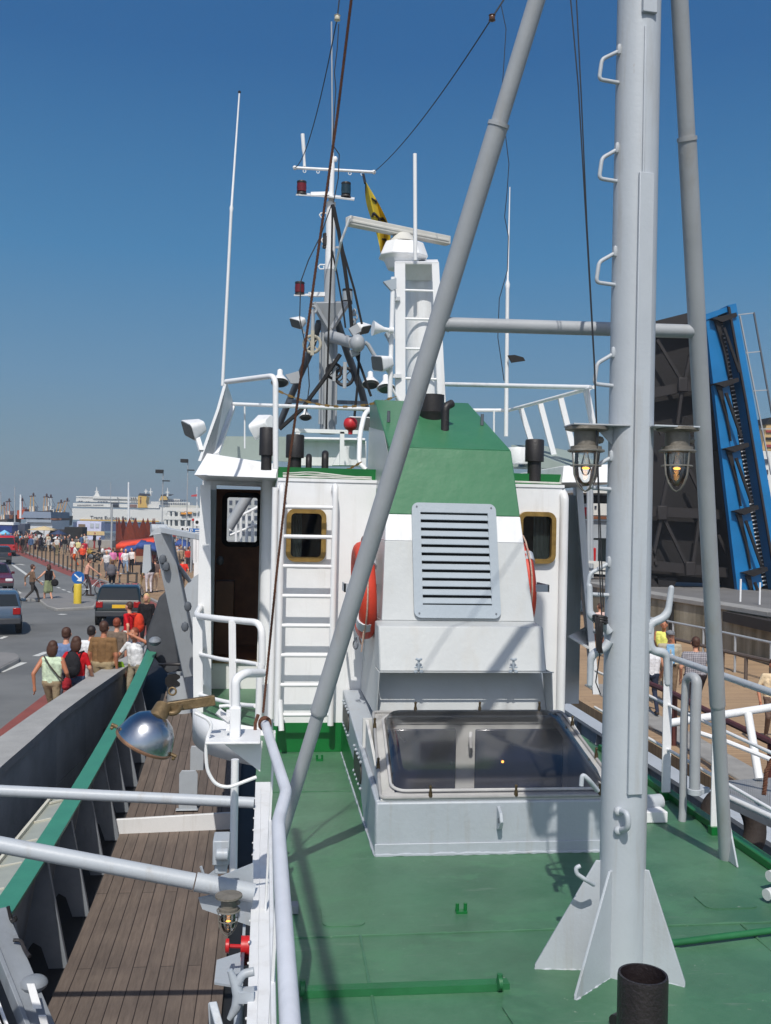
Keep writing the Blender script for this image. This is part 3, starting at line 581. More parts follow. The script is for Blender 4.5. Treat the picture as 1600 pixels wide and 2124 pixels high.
# faces by height: rows of (z, y_front, x_left, x_right)
YR = 9.75
def casing(mb, rows):
    for (a, b) in zip(rows[:-1], rows[1:]):
        mb.hexa([(a[2], a[1], a[0]), (a[3], a[1], a[0]), (a[3], YR, a[0]), (a[2], YR, a[0]), (b[2], b[1], b[0]), (b[3], b[1], b[0]), (b[3], YR, b[0]), (b[2], YR, b[0])])
zw = 2.14
def row(z):
    f = (z - .56) / (2.70 - .56); return (z, 7.55 + (8.2 - 7.55) * f, .885 + (1.010 - .885) * f, 2.225 + (2.050 - 2.225) * f)
low = MB(); casing(low, [row(.56), row(1.3), row(1.925)]); low.mat(1); casing(low, [row(1.925), row(zw)]); low.build('casing', [CASW, WHITE2], t, bev=.006)
up = MB(); A = row(zw + .001); B = row(2.70); casing(up, [A, B])
yt = 9.3; up.hexa([(B[2], B[1], B[0]), (B[3], B[1], B[0]), (B[3], YR, B[0]), (B[2], YR, B[0]), (1.00, yt, 3.22), (1.90, yt, 3.22), (1.90, YR, 3.22), (1.00, YR, 3.22)])
up.build('funnel_top', GREEN, t, bev=.008)
# bare grey panel on the left flank
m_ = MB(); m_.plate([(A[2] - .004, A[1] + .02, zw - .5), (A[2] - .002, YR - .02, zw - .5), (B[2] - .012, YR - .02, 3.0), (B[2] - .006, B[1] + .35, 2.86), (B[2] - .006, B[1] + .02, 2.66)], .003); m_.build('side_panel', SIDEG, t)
# hood box under the louvre
hx0, hx1 = .875, 2.165
m_ = MB(); m_.prism([(hx0, 7.78, 1.30), (hx0, 7.53, 1.285), (hx0, 7.40, .955), (hx0, 7.78, .955)], (hx1 - hx0 + .0, 0, 0)); m_.build('hood', CASW, t, bev=.012)
m_ = MB(); m_.plate([(hx0 - .004, 7.50, .60), (hx0 - .004, 7.37, .955), (hx0 - .004, 7.62, .955), (hx0 - .004, 7.62, .6)], .008); m_.build('hood_cheek', CASW, t)
m_ = MB(); m_.plate([(hx1 + .06, 7.42, .60), (hx1 + .03, 7.37, .955), (hx1 + .03, 7.62, .955), (hx1 + .06, 7.62, .6)], .008); m_.build('hood_cheek', CASW, t)
m_ = MB(); m_.box(hx0 - .002, hx1 + .05, 7.385, 7.40, .950, .957); m_.build('hood_lip', CASW, t)
for px in (868, 1064):
    m_ = MB(); c = P(px, 1380, 7.40)
    m_.tube([c + V(-.02, -.015, .05), c + V(.0, -.03, .045), c + V(.02, -.015, .05)], .010, 8); m_.cyl(c + V(0, -.02, .04), c + V(0, -.02, -.03), .010, .008, 8)
    for sx in (-1, 1): m_.ell(c + V(sx * .022, -.02, -.045), (.015, .006, .012), 8); m_.ell(c + V(sx * .02, -.02, -.012), (.014, .006, .008), 8)
    m_.build('wing_nut_latch', VENTG, t)
# louvre
def cf(u, w):    # a point on the sloping front face: u metres across, w metres up the slope
    a = row(1.318); b = row(2.25); o = V(0, a[1] - .004, a[0]); tdir = V(0, b[1] - a[1], b[0] - a[0]).normalized(); return V(1.535 + u, o.y, o.z) + tdir * w
nrm = V(0, -1, .304).normalized()
W_, H_ = .70, .955
outl = [cf(a, b + H_ / 2) + nrm * .0 for a, b in rrect(W_, H_, .055)]
v = thing_louvre = None
m_ = MB(); n = len(outl)
inner = [cf(a, b + H_ / 2 + .01) for a, b in [(.28, .385), (-.28, .385), (-.28, -.365), (.28, -.365)]]
# frame: four boards around the opening plus a thin rim
def board(u0, u1, w0, w1, h0=.002, h1=.03): m_.hexa([cf(u0, w0) + nrm * h0, cf(u1, w0) + nrm * h0, cf(u1, w1) + nrm * h0, cf(u0, w1) + nrm * h0, cf(u0, w0) + nrm * h1, cf(u1, w0) + nrm * h1, cf(u1, w1) + nrm * h1, cf(u0, w1) + nrm * h1])
def ringrect():
    O = [(a, b + H_ / 2) for a, b in rrect(W_, H_, .055, 6)]; I = [(max(-.28, min(.28, a)), max(.105, min(.875, b))) for a, b in O]; N = len(O)
    vs_ = [cf(a, b) + nrm * .03 for a, b in O] + [cf(a, b) + nrm * .03 for a, b in I] + [cf(a, b) + nrm * .002 for a, b in O] + [cf(a, b) + nrm * .002 for a, b in I]; fs = []
    for i in range(N):
        j = (i + 1) % N; fs += [(i, j, N + j, N + i), (i, 2 * N + i, 2 * N + j, j), (N + i, N + j, 3 * N + j, 3 * N + i)]
    m_.add(vs_, fs)
ringrect(); lv = m_.build('louvre', VENTG, t, bev=.0)
m_ = MB(); m_.plate([cf(-.285, .10) + nrm * .004, cf(.285, .10) + nrm * .004, cf(.285, .88) + nrm * .004, cf(-.285, .88) + nrm * .004], .002); o = m_.build('louvre_back', paint('louvre_dark', (24, 26, 28), .8, .1, 4), t); o.parent = lv
for i in range(11):
    w = .115 + i * .0695; m_ = MB(); m_.hexa([cf(-.28, w) + nrm * .028, cf(.28, w) + nrm * .028, cf(.28, w + .048) + nrm * .006, cf(-.28, w + .048) + nrm * .006, cf(-.28, w + .004) + nrm * .031, cf(.28, w + .004) + nrm * .031, cf(.28, w + .052) + nrm * .009, cf(-.28, w + .052) + nrm * .009]); o = m_.build('slat', VENTG, t); o.parent = lv
m_ = MB()
for a, b in ((-.31, .035), (.31, .035), (-.31, .92), (.31, .92)): m_.cyl(cf(a, b) + nrm * .028, cf(a, b) + nrm * .034, .008, .008, 8)
o = m_.build('screws', DGREY, t); o.parent = lv
# black exhausts on the funnel roof
def roofz(y): return 2.70 + (y - 8.2) * (3.22 - 2.70) / (yt - 8.2)
m_ = MB(); c = V(1.49, 8.95, 0); m_.lathe([(.115, -.30), (.115, 0), (.118, .004), (.118, .016), (.112, .018), (.112, .17), (.100, .172), (.098, .05)], (c.x, c.y, 3.07), (0, 0, 1), 28); m_.build('exhaust', BLACK, t)
m_ = MB(); m_.tube(fillet([(1.555, 8.62, 2.86), (1.555, 8.62, 3.10), (1.62, 8.66, 3.135)], .05), .036, 14); m_.build('exhaust_elbow', BLACK, t)
m_ = MB(); m_.tube(fillet([(1.235, 8.70, 2.9), (1.235, 8.70, 3.17), (1.32, 8.75, 3.19)], .08), .04, 14); m_.build('exhaust_elbow', BLACK, t)
for px, py in ((806, 870), (1000, 868)):
    m_ = MB(); y = 8.75; c = P(px, py + 10, y); c.z = roofz(y); m_.cyl(c, c + V(0, -.01, .10), .016, .014, 10); m_.build('lug', DGREY, t)

# --- lifebuoys either side of the casing
def buoy(name, label, c, group, tr=.075):
    r = thing(name, label, 'lifebuoy', c, group)
    m_ = MB(); m_.torus(c, (1, 0, .06), .335, tr, 48, 14); m_.build('ring', ORANGE, r)
    for a in (45, 135, 225, 315):
        q = Matrix.Rotation(R(3), 3, 'Y'); ca = Vector(c) + V(0, math.cos(R(a)) * .335, math.sin(R(a)) * .335); tg = V(0, -math.sin(R(a)), math.cos(R(a)))
        m_ = MB(); m_.tube([ca - tg * .045, ca - tg * .015, ca + tg * .015, ca + tg * .045], tr + .003, 14); m_.build('reflective_band', paint('band_silver', (196, 200, 204), .35, .05, 9), r)
    m_ = MB()
    for k in range(4):
        a0 = 45 + 90 * k; pts = [Vector(c) + V(-.01, math.cos(R(a0 + s)) * (.42 + .03 * math.sin(math.pi * s / 90)), math.sin(R(a0 + s)) * (.42 + .03 * math.sin(math.pi * s / 90))) for s in range(0, 91, 15)]; m_.tube(pts, .007, 6)
    m_.build('grab_line', ROPEW, r)
    return r
bl = buoy('lifebuoy', 'orange lifebuoy on the left flank of the casing beside the ladder', V(.83, 8.28, 1.50), 'lifebuoys on the casing')
br_ = buoy('lifebuoy', 'orange lifebuoy mostly hidden behind the right edge of the casing', V(2.205, 8.42, 1.55), 'lifebuoys on the casing', .055)
m_ = MB(); m_.box(.66, .93, 8.16, 8.20, 1.49, 1.56); m_.box(.66, .672, 8.16, 8.40, 1.49, 1.56); one(m_, 'lifebuoy_bracket', BOXG, 'flat grey bracket gripping the lifebuoy beside the ladder', 'bracket', 'lifebuoy brackets')
m_ = MB(); m_.box(2.13, 2.36, 8.05, 8.09, 1.52, 1.58); m_.box(2.35, 2.362, 8.05, 8.4, 1.52, 1.58); one(m_, 'lifebuoy_bracket', BOXG, 'grey bracket poking out right of the casing over lifebuoy', 'bracket', 'lifebuoy brackets')
m_ = MB(); m_.tube([P(762, 1220, 8.0), P(756, 1300, 8.0), P(750, 1352, 8.05)], .007, 6); one(m_, 'lifebuoy_lanyard', ROPEW, 'pale cord hanging down from the lifebuoy by the ladder', 'rope')
m_ = MB(); c = P(738, 1322, 8.1); m_.torus(c + V(0, 0, -.06), (1, .5, 0), .035, .006, 20, 6); m_.tube([c, c - V(0, 0, .03)], .012, 8); one(m_, 'snap_hook', DGREY, 'small dark ring hook hanging below the lifebuoy by the ladder', 'hook')
# ================================================================== WHEELHOUSE
def cut(ob, cutters):
    for mb in cutters:
        c = mb.build('cutter', WHITE, origin=(0, 0, 0)); md = ob.modifiers.new('cut', 'BOOLEAN'); md.operation = 'DIFFERENCE'; md.solver = 'EXACT'; md.object = c
        bpy.context.view_layer.update(); dg = bpy.context.evaluated_depsgraph_get()
        me = bpy.data.meshes.new_from_object(ob.evaluated_get(dg)); ob.modifiers.remove(md)
        while len(me.materials) > len(ob.data.materials): me.materials.pop()
        ob.data = me; me.set_sharp_from_angle(angle=R(38)); bpy.data.objects.remove(c)
t = thing('wheelhouse', 'white wheelhouse with open doorway, bronze framed windows and flared roof', 'wheelhouse', (1.4, 8.92, 0))
YW = 8.92; ZR = 2.42
m_ = MB(); m_.box(.11, 2.72, YW, YW + .05, .262, ZR); w = m_.build('rear_wall', WHITE2, t)
def wbox(px0, px1, py0, py1, grow=0):
    a = P(px0, py0, YW); b = P(px1, py1, YW); return (a.x + b.x) / 2, (a.z + b.z) / 2, .355, .475
WINS = [wbox(597, 673, 1055, 1165), wbox(1080, 1144, 1060, 1170)]
cs = []
for (cx, cz, w_, h_) in WINS:
    k_ = MB(); k_.prism([(cx + a, YW - .1, cz + b) for a, b in rrect(w_ - .06, h_ - .06, .06)], (0, .3, 0)); cs.append(k_)
cut(w, cs)
for i, (cx, cz, w_, h_) in enumerate(WINS):
    m_ = MB(); O = [(cx + a, YW - .05, cz + b) for a, b in rrect(w_, h_, .08)]; frame_ring(m_, O, .042, (0, 1, 0), .055); f = m_.build('window', BRONZE, t)
    m_ = MB(); m_.plate([(cx + a, YW + .015, cz + b) for a, b in rrect(w_ - .05, h_ - .05, .06)], .006); g = m_.build('pane', WINGL, t); g.parent = f
    m_ = MB(); x0 = cx - w_ * .38 if i == 0 else cx + .0; n = 12
    vs_ = []; 
    for k in range(n + 1):
        xx = x0 + (.10 if i == 0 else .16) * k / n; yy = YW + .09 + .012 * math.sin(k * 2.1); vs_ += [(xx, yy, cz - .26), (xx, yy, cz + .26)]
    m_.add(vs_, [(2 * k, 2 * k + 2, 2 * k + 3, 2 * k + 1) for k in range(n)]); c = m_.build('curtain', paint('pale_curtain', (150, 160, 150), .9, .08, 8), t); c.parent = f
m_ = MB(); m_.box(.11, 2.72, YW - .006, YW + .05, .002, .262); m_.build('kickboard', KICK, t)
# rounded corner and inner flank of the door recess
m_ = MB(); m_.box(.10, .13, YW + .05, 12.2, 0, ZR); m_.build('flank_wall', WHITE2, t)
pc = P(556, 1250, 11.6); m_ = MB(); m_.cyl((pc.x, 11.6, 0), (pc.x, 11.6, 2.55), .095, .095, 28); m_.build('pillar', WHITE2, t)
m_ = MB(); m_.cyl((.085, YW - .012, .3), (.085, YW - .012, 2.36), .028, .028, 14); m_.build('drain_pipe', WHITE2, t)
m_ = MB(); m_.tube(fillet([(2.735, YW + .05, 2.38), (2.735, YW - .03, 2.34), (2.735, YW - .03, 2.2)], .06), .04, 14); m_.cyl((2.735, YW - .03, .02), (2.735, YW - .03, 2.2), .04, .04, 16); m_.build('drain_pipe', WHITE2, t)
# door wall with opening
dl, dr = P(445, 1200, 12.2).x, P(537, 1200, 12.2).x; dt, db = P(490, 1006, 12.2).z, P(490, 1372, 12.2).z
m_ = MB(); m_.box(-.76, -.04, 12.2, 12.26, 0, ZR + .10); w = m_.build('door_wall', WHITE2, t)
k_ = MB(); k_.box(dl, dr, 12.0, 12.5, db, dt); cut(w, [k_])
m_ = MB(); m_.box(dl - .14, dl, 12.16, 12.2, db - .1, ZR - .01); m_.build('door_jamb', VENTG, t)
m_ = MB(); m_.box(dl, dr, 12.17, 12.24, db - .02, db + .012); m_.build('sill', BRASS, t)
# interior: brown panelling, console, far wall with window
m_ = MB(); m_.box(-.70, -.68, 12.27, 14, 0, ZR + .09); m_.box(2.66, 2.68, 9, 14, 0, ZR); m_.box(.14, 2.66, 12.3, 12.33, 0, ZR); m_.box(-.76, .1, 12.27, 14, db - .06, db - .03); m_.box(.14, .16, 12.34, 14, 0, ZR); m_.build('inner_panelling', DARKIN, t)
m_ = MB(); m_.box(-.8, 2.9, 14, 14.05, 0, ZR + .05); w = m_.build('front_wall', DARKIN, t)
fw0 = P(471, 1030, 14); fw1 = P(534, 1126, 14)
k_ = MB(); cx, cz = (fw0.x + fw1.x) / 2, (fw0.z + fw1.z) / 2; k_.prism([(cx + a, 13.8, cz + b) for a, b in rrect(fw1.x - fw0.x, fw0.z - fw1.z, .06)], (0, .5, 0)); cut(w, [k_])
m_ = MB(); frame_ring(m_, [(cx + a, 13.97, cz + b) for a, b in rrect(fw1.x - fw0.x + .12, fw0.z - fw1.z + .12, .1)], .07, (0, 1, 0), .03); m_.build('window', MATTB, t)
m_ = MB(); a = P(447, 1205, 12.9); b = P(483, 1360, 12.9); m_.box(a.x, b.x, 12.9, 13.2, b.z, a.z); m_.build('locker', paint('locker_wood', (112, 78, 52), .5, .15, 4), t, bev=.01)
m_ = MB(); m_.ell(P(457, 1163, 12.6), (.05, .05, .06), 10); m_.build('door_hook', DGREY, t)
# wing screen with its bright aft flange (left)
m_ = MB(); m_.plate([P(416, 1006, 11.3), P(437, 1006, 11.3), P(439, 1478, 11.3), P(407, 1482, 11.3), P(410, 1300, 11.3)], .02); m_.build('screen_flange', WHITE2, t)
a = P(421, 1012, 11.33); m_ = MB(); m_.box(a.x - .01, a.x + .015, 11.33, 12.2, .0, ZR); m_.build('wing_screen', WHITE2, t)
# right side: shaded door recess with tapering screen
m_ = MB(); m_.box(2.78, P(1206, 1200, 11.2).x, 11.2, 11.26, 0, ZR); m_.build('door_wall', WHITE2, t)
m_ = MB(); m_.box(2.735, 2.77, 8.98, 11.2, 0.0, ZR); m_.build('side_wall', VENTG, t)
m_ = MB(); m_.plate([P(1194, 1000, 10.3), P(1208, 1000, 10.3), P(1224, 1215, 10.3), P(1243, 1440, 10.3), P(1230, 1440, 10.3), P(1211, 1215, 10.3)], .02); m_.build('screen_flange', WHITE2, t)
m_ = MB(); m_.plate([P(1196, 1000, 10.33), P(1212, 1215, 10.33), P(1232, 1440, 10.33), P(1222, 1380, 12.2), P(1204, 1200, 12.2), P(1190, 1010, 12.2)], .02); m_.build('wing_screen', WHITE2, t)
m_ = MB(); m_.plate([P(1180, 1320, 10.3), P(1222, 1345, 10.3), P(1215, 1300, 11)], .02); m_.build('knee_bracket', WHITE2, t)
# roof
ROOFT = paint('roof_grey', (150, 156, 158), .5, .08, 3)
m_ = MB(); m_.box(.105, 2.74, YW - .01, 14.1, ZR, ZR + .028); m_.build('roof', WHITE2, t)
m_ = MB(); m_.box(.105, 2.74, YW + .10, 14.1, ZR + .028, ZR + .13); m_.build('roof_coaming', KICK, t)
for (q, nm) in (([P(403, 985, 10.7), P(579, 992, 10.7), P(430, 940, 10.95), P(577, 963, 10.95)], 'l'), ([P(1166, 1001, 8.93), P(1300, 1001, 9.0), P(1170, 966, 9.0), P(1296, 962, 9.15)], 'r')):
    a, b, c, e = q; m_ = MB(); fa = V(0, 14.1 - a.y, 0); 
    m_.hexa([a, b, V(b.x, 14.1, b.z), V(a.x, 14.1, a.z), c, e, V(e.x, 14.1, e.z), V(c.x, 14.1, c.z)]); m_.build('wing_roof', WHITE2, t, bev=.006)
# cables along the roof edge
m_ = MB()
for k in range(4):
    pts = [(.15 + .1 * j, YW + .03 + .012 * k + .012 * math.sin(j * 1.3 + k), ZR + .042 + .010 * k * (1 - .5 * math.sin(j * .7 + k)) + random.uniform(-.006, .006)) for j in range(9)]; m_.tube(fillet([Vector(p) for p in pts], .06, 3), .006, 5)
m_.tube([(2.25, YW + .05, ZR + .05), (2.73, YW + .05, ZR + .045)], .009, 5); m_.build('cables', paint('pale_cable', (200, 200, 192), .6, .1, 9), t)

# --- ladder
t = thing('ladder', 'white steel ladder fixed up the rear wall over the bronze window', 'ladder', P(640, 1500, 8.77))
YL = 8.74
def LX(px, py): return P(px, py, YL)
la, lb = LX(584, 1010), LX(577, 1500); ra, rb = LX(694, 1010), LX(688, 1500)
for (a, b) in ((la, lb), (ra, rb)):
    x = (a.x + b.x) / 2
    m_ = MB(); m_.tube(fillet([(x, YW, a.z - .03), (x, YL, a.z + .03), (x, YL, a.z - .2), (x, YL, b.z), (x, YL, b.z - .02)], .09), .027, 14); m_.build('rail', WHITE2, t)
m_ = MB(); m_.tube([(lb.x + .01, YL + .0, .50), (lb.x + .03, YL - .05, .24)], .025, 10); m_.build('rail_foot', WHITE2, t)
for k in range(8):
    y = 1052 + 61.5 * k; z = LX(640, y).z; m_ = MB(); m_.cyl(((la.x + lb.x) / 2, YL, z), ((ra.x + rb.x) / 2, YL, z), .018, .018, 10); m_.build('rung', WHITE2, t)

# --- black mushroom vents and gooseneck pipes on the roof
def stovepipe(label, px0, px1, ytop, ymid, ybot, Y, group='black roof vents'):
    a = P((px0 + px1) / 2, ytop, Y); b = P((px0 + px1) / 2, ybot, Y); mid = P((px0 + px1) / 2, ymid, Y).z; r = (P(px1, ytop, Y).x - P(px0, ytop, Y).x) / 2
    m_ = MB(); m_.lathe([(r * .72, 0), (r * .72, mid - b.z), (r, mid - b.z + .002), (r, a.z - b.z - .01), (r * .93, a.z - b.z), (r * .6, a.z - b.z + .004)], (b.x, b.y, b.z), (0, 0, 1), 26)
    return one(m_, 'roof_vent', BLACK, label, 'vent pipe', group)
stovepipe('black capped vent pipe at left end of wheelhouse roof', 537, 568, 887, 945, 975, 9.05)
stovepipe('black capped vent pipe left of the two gooseneck pipes, behind rusty stay', 592, 630, 902, 950, 990, 9.25)
stovepipe('black capped vent pipe at right end of roof over window', 1089, 1127, 912, 958, 998, 9.05)
for (px, lab) in ((640, 'smaller black gooseneck pipe on the green roof edge'), (674, 'larger black gooseneck pipe on the green roof edge')):
    r = .028 if px < 660 else .033; a = P(px, 985, 9.2); top = P(px, 946 if px < 660 else 940, 9.2)
    m_ = MB(); m_.tube(fillet([a, V(a.x, a.y, top.z), V(a.x + .01, a.y + .16, top.z), V(a.x + .01, a.y + .17, top.z - .1)], .08, 7), r, 14); one(m_, 'gooseneck_pipe', BLACK, lab, 'pipe', 'black gooseneck pipes')

# --- flying bridge: rail, screens
t = thing('flying_bridge_rail', 'white pipe railing around the open bridge on the roof', 'railing', (1.3, 9, 2.5))
m_ = MB(); m_.tube(fillet([P(470, 792, 9.8), P(572, 779, 9.0), P(572, 972, 9.0)], .10), .026, 12); m_.build('hand_loop', WHITE2, t)
m_ = MB(); m_.plate([P(414, 956, 11), P(440, 950, 11), P(484, 840, 12.4), P(468, 793, 11), P(452, 850, 11)], .03); m_.build('side_screen', WHITE2, t)
m_ = MB(); m_.plate([P(443, 946, 11), P(455, 942, 11), P(488, 845, 12), P(480, 842, 12)], .05); m_.build('side_screen', WHITE2, t)
m_ = MB(); m_.tube([P(483, 838, 12.0), P(770, 849, 10.6)], .022, 10); m_.build('rail', WHITE2, t)
m_ = MB(); m_.tube(fillet([P(772, 849, 10.6), P(757, 856, 10.4), P(747, 900, 10.2), P(745, 960, 10), P(760, 975, 9.95)], .10), .026, 12); m_.build('hand_loop', WHITE2, t)
m_ = MB(); m_.bar(P(612, 893, 11.5), P(748, 897, 11.5), .05, .045); m_.build('rail', WHITE2, t)
for px in (618, 710):
    m_ = MB(); m_.bar(P(px, 896, 11.5), P(px - 1, 965, 11.5), .05, .05); m_.build('post', WHITE2, t)
m_ = MB(); m_.cyl(P(508, 843, 12), P(508, 930, 12), .010, .010, 8); m_.build('post', WHITE2, t)
m_ = MB(); m_.tube([P(925, 797, 11.8), P(1225, 804, 9.6)], .026, 12); m_.build('rail', WHITE2, t)
m_ = MB(); m_.tube([P(925, 851, 12), P(1056, 851, 12), P(1222, 806, 9.6)], .022, 10); m_.build('rail', WHITE2, t)
for (a, b) in (((1080, 845), (1105, 925)), ((1120, 834), (1156, 970)), ((1162, 822), (1196, 958)), ((1216, 808), (1235, 905))):
    f = (a[0] - 1056) / 166; Y = 12 - 2.4 * f; m_ = MB(); m_.bar(P(*a, Y), P(*b, Y), .035, .06); m_.build('post', WHITE2, t)
m_ = MB(); m_.tube([P(1238, 905, 9.6), P(1218, 806, 9.6), P(1232, 803, 9.4)], .018, 8); m_.build('post', WHITE2, t)
m_ = MB(); m_.cyl(P(1025, 852, 12), P(1025, 920, 12), .012, .012, 8); m_.build('post', WHITE2, t)
m_ = MB(); m_.plate([P(600, 912, 13.2), P(760, 915, 13.2), P(760, 968, 13.2), P(600, 966, 13.2)], .05); m_.plate([P(598, 908, 13.0), P(758, 911, 13.0), P(758, 918, 13.2), P(598, 914, 13.2)], .03)
one(m_, 'bridge_screen', WHITE2, 'white wind screen across the front of the open bridge', 'screen', 'bridge screens', bev=.006)
m_ = MB(); m_.plate([P(452, 905, 12.8), P(600, 906, 12.8), P(600, 958, 12.8), P(452, 950, 12.8)], .04); one(m_, 'bridge_screen', paint('screen_green_grey', (146, 158, 152), .5, .05, 3), 'grey green side screen behind the floodlight at roof left', 'screen', 'bridge screens')
m_ = MB(); m_.plate([P(1062, 925, 12.0), P(1120, 925, 12.0), P(1195, 940, 11), P(1240, 960, 10.2), P(1195, 975, 10.2), P(1062, 970, 12)], .03); one(m_, 'bridge_screen', paint('screen_green_grey', (146, 158, 152), .5, .05, 3), 'low grey green screen along the right side of roof', 'screen', 'bridge screens')
m_ = MB(); m_.lathe([(.12, 0), (.14, .05), (.14, .16), (.13, .19)], P(1075, 962, 11.5), (0, 0, 1), 20); one(m_, 'roof_drum', WHITE2, 'white round casing right of the funnel behind vent pipe', 'casing')
# compass stool and cowl in front of the screen
m_ = MB(); m_.prism([P(690, 965, 12.6), P(745, 965, 12.6), P(735, 925, 12.6), P(712, 925, 12.6)], (0, .2, 0)); one(m_, 'bridge_console', WHITE2, 'small white console on the roof beside the hand loop', 'console')
m_ = MB(); m_.lathe([(.004, -.002), (.024, .0), (.026, .04), (.034, .046), (.056, .056), (.074, .085), (.078, .12), (.068, .158), (.042, .182), (.002, .192)], P(727, 901, 10.9), (0, 0, 1), 22); one(m_, 'red_buoy_ball', paint('red_ball', (190, 36, 44), .45, .05, 5), 'small red ball on the white roof rail left of funnel', 'ball')

# --- floodlights, horns
def flood(label, c, d, s=1.0, group='white floodlights', arm=None):
    c = Vector(c); q = Vector((0, -1, 0)).rotation_difference(Vector(d).normalized()).to_matrix()
    r = thing('floodlight', label, 'floodlight', c, group)
    m_ = MB(); F_ = [c + q @ Vector((a * s, -.08 * s, b * s)) for a, b in rrect(.34, .20, .05)]; B_ = [c + q @ Vector((a * s, .10 * s, b * s)) for a, b in rrect(.20, .13, .04)]; n = len(F_)
    m_.add(F_ + B_, [(i, (i + 1) % n, n + (i + 1) % n, n + i) for i in range(n)] + [tuple(range(n)), tuple(range(n, 2 * n))]); m_.build('housing', WHITE2, r, bev=.006)
    m_ = MB(); m_.plate([c + q @ Vector((a * s, -.084 * s, b * s)) for a, b in rrect(.30, .17, .03)], .006); m_.build('lens', paint('lamp_lens', (80, 84, 84), .15, .1, 8), r)
    m_ = MB()
    if arm: m_.bar(c, arm, .05 * s, .03 * s)
    else: m_.bar(c - V(0, 0, .05 * s), c - V(0, 0, .22 * s), .05 * s, .03 * s)
    m_.build('bracket', WHITE2, r)
flood('white floodlight on arm sticking out left of the roof wing', P(404, 888, 10.2), (-.8, -.3, -.35), .9, arm=P(418, 935, 10.0))
flood('white floodlight behind the black vent at roof left', P(547, 882, 11), (-.7, .5, -.25), 1.0)
flood('white floodlight left of the mast below the lower red lamp', P(620, 668, 15), (-.6, -.3, -.4), .8, arm=P(632, 692, 15))
flood('white floodlight right of the mast beside the rope shackle', P(752, 680, 15.2), (.5, -.3, -.4), .8, arm=P(742, 690, 15))
flood('large white floodlight low on left side of the radar tower', P(795, 752, 10.4), (-.8, -.25, -.2), .85, arm=P(812, 778, 10.5))
flood('white lamp housing on the open bridge behind red ball', P(745, 880, 12.4), (0, -1, .0), .9)
def bell(label, px, py, Y, s=1.0):
    c = P(px, py, Y); r = thing('bell_lamp', label, 'lamp', c, 'bell shaped work lamps')
    m_ = MB(); m_.lathe([(.03 * s, .22 * s), (.05 * s, .2 * s), (.055 * s, .1 * s), (.10 * s, .04 * s), (.155 * s, -.03 * s), (.165 * s, -.06 * s), (.15 * s, -.055 * s)], c, (0, .45, 1), 24); m_.build('shade', WHITE2, r)
    m_ = MB(); m_.lathe([(.15 * s, -.058 * s), (.12 * s, -.09 * s), (.02 * s, -.10 * s)], c, (0, .45, 1), 20); m_.build('lens', paint('lamp_lens', (80, 84, 84), .15, .1, 8), r)
bell('bell shaped work lamp on left mast leg', 581, 788, 15, .82); bell('bell shaped work lamp on right mast leg', 769, 792, 15, .82); bell('small bell shaped lamp in front of the mast foot, left', 634, 862, 15.5, .6); bell('small bell shaped lamp between mast leg and radar tower', 801, 800, 13, .75)
c = P(793, 683, 10.3); m_ = MB(); m_.lathe([(.08, -.10), (.05, -.04), (.025, .02), (.022, .07), (.036, .08), (.036, .12)], c, (1, .15, -.05), 20); one(m_, 'loud_horn', WHITE2, 'white horn loudspeaker on left side of the radar tower', 'horn')
m_ = MB(); m_.prism([P(800, 690, 10.4), P(818, 680, 10.4), P(820, 700, 10.4), P(812, 712, 10.4)], (0, .12, 0)); one(m_, 'horn_bracket', VENTG, 'grey bracket under the horn on the radar tower', 'bracket')

# --- radar tower
t = thing('radar_tower', 'white radar tower with ladder, curved column and grey top panel', 'tower', (1.6, 10.5, 3.0))
m_ = MB(); m_.hexa([P(821, 850, 10.5), P(842, 850, 10.5), P(842, 850, 10.5) + V(0, .05, 0), P(821, 850, 10.5) + V(0, .05, 0), P(819, 543, 10.5), P(841, 543, 10.5), P(841, 543, 10.5) + V(0, .05, 0), P(819, 543, 10.5) + V(0, .05, 0)]); m_.build('rail', WHITE2, t, bev=.004)
m_ = MB(); m_.hexa([P(909, 850, 10.5), P(926, 850, 10.5), P(926, 850, 10.5) + V(0, .05, 0), P(909, 850, 10.5) + V(0, .05, 0), P(896, 543, 10.5), P(911, 543, 10.5), P(911, 543, 10.5) + V(0, .05, 0), P(896, 543, 10.5) + V(0, .05, 0)]); m_.build('rail', WHITE2, t, bev=.004)
for k, y in enumerate((602, 661, 723, 785, 835)):
    m_ = MB(); m_.cyl(P(838, y, 10.52), P(905 + 3 * k, y + 2, 10.52), .014, .014, 8); m_.build('rung', WHITE2, t)
m_ = MB(); a = P(872, 555, 10.95); b = P(880, 860, 10.95); m_.cyl(b, a, .19, .19, 28); m_.build('column', WHITE2, t)
m_ = MB(); m_.plate([P(840, 546, 10.6), P(898, 546, 10.6), P(896, 580, 10.75), P(842, 580, 10.75)], .03); m_.plate([P(820, 546, 10.5), P(910, 546, 10.5), P(908, 540, 11.2), P(822, 540, 11.2)], .02); m_.build('top_panel', WHITE2, t)
m_ = MB(); m_.cyl(P(816, 575, 10.4), P(809, 825, 10.4), .026, .026, 10); m_.bar(P(818, 620, 10.45), P(826, 620, 10.5), .06, .04); m_.bar(P(812, 780, 10.45), P(830, 780, 10.5), .06, .04); m_.tube([P(810, 800, 10.45), P(828, 832, 10.5)], .014, 8); m_.build('side_pole', WHITE2, t)
m_ = MB(); m_.plate([P(795, 585, 10.4), P(822, 578, 10.4), P(822, 600, 10.4), P(812, 604, 10.4)], .06); m_.build('junction_box', VENTG, t)
r = thing('radar_scanner', 'white radar scanner with long bar antenna on domed base', 'radar', P(836, 560, 10.8))
m_ = MB()
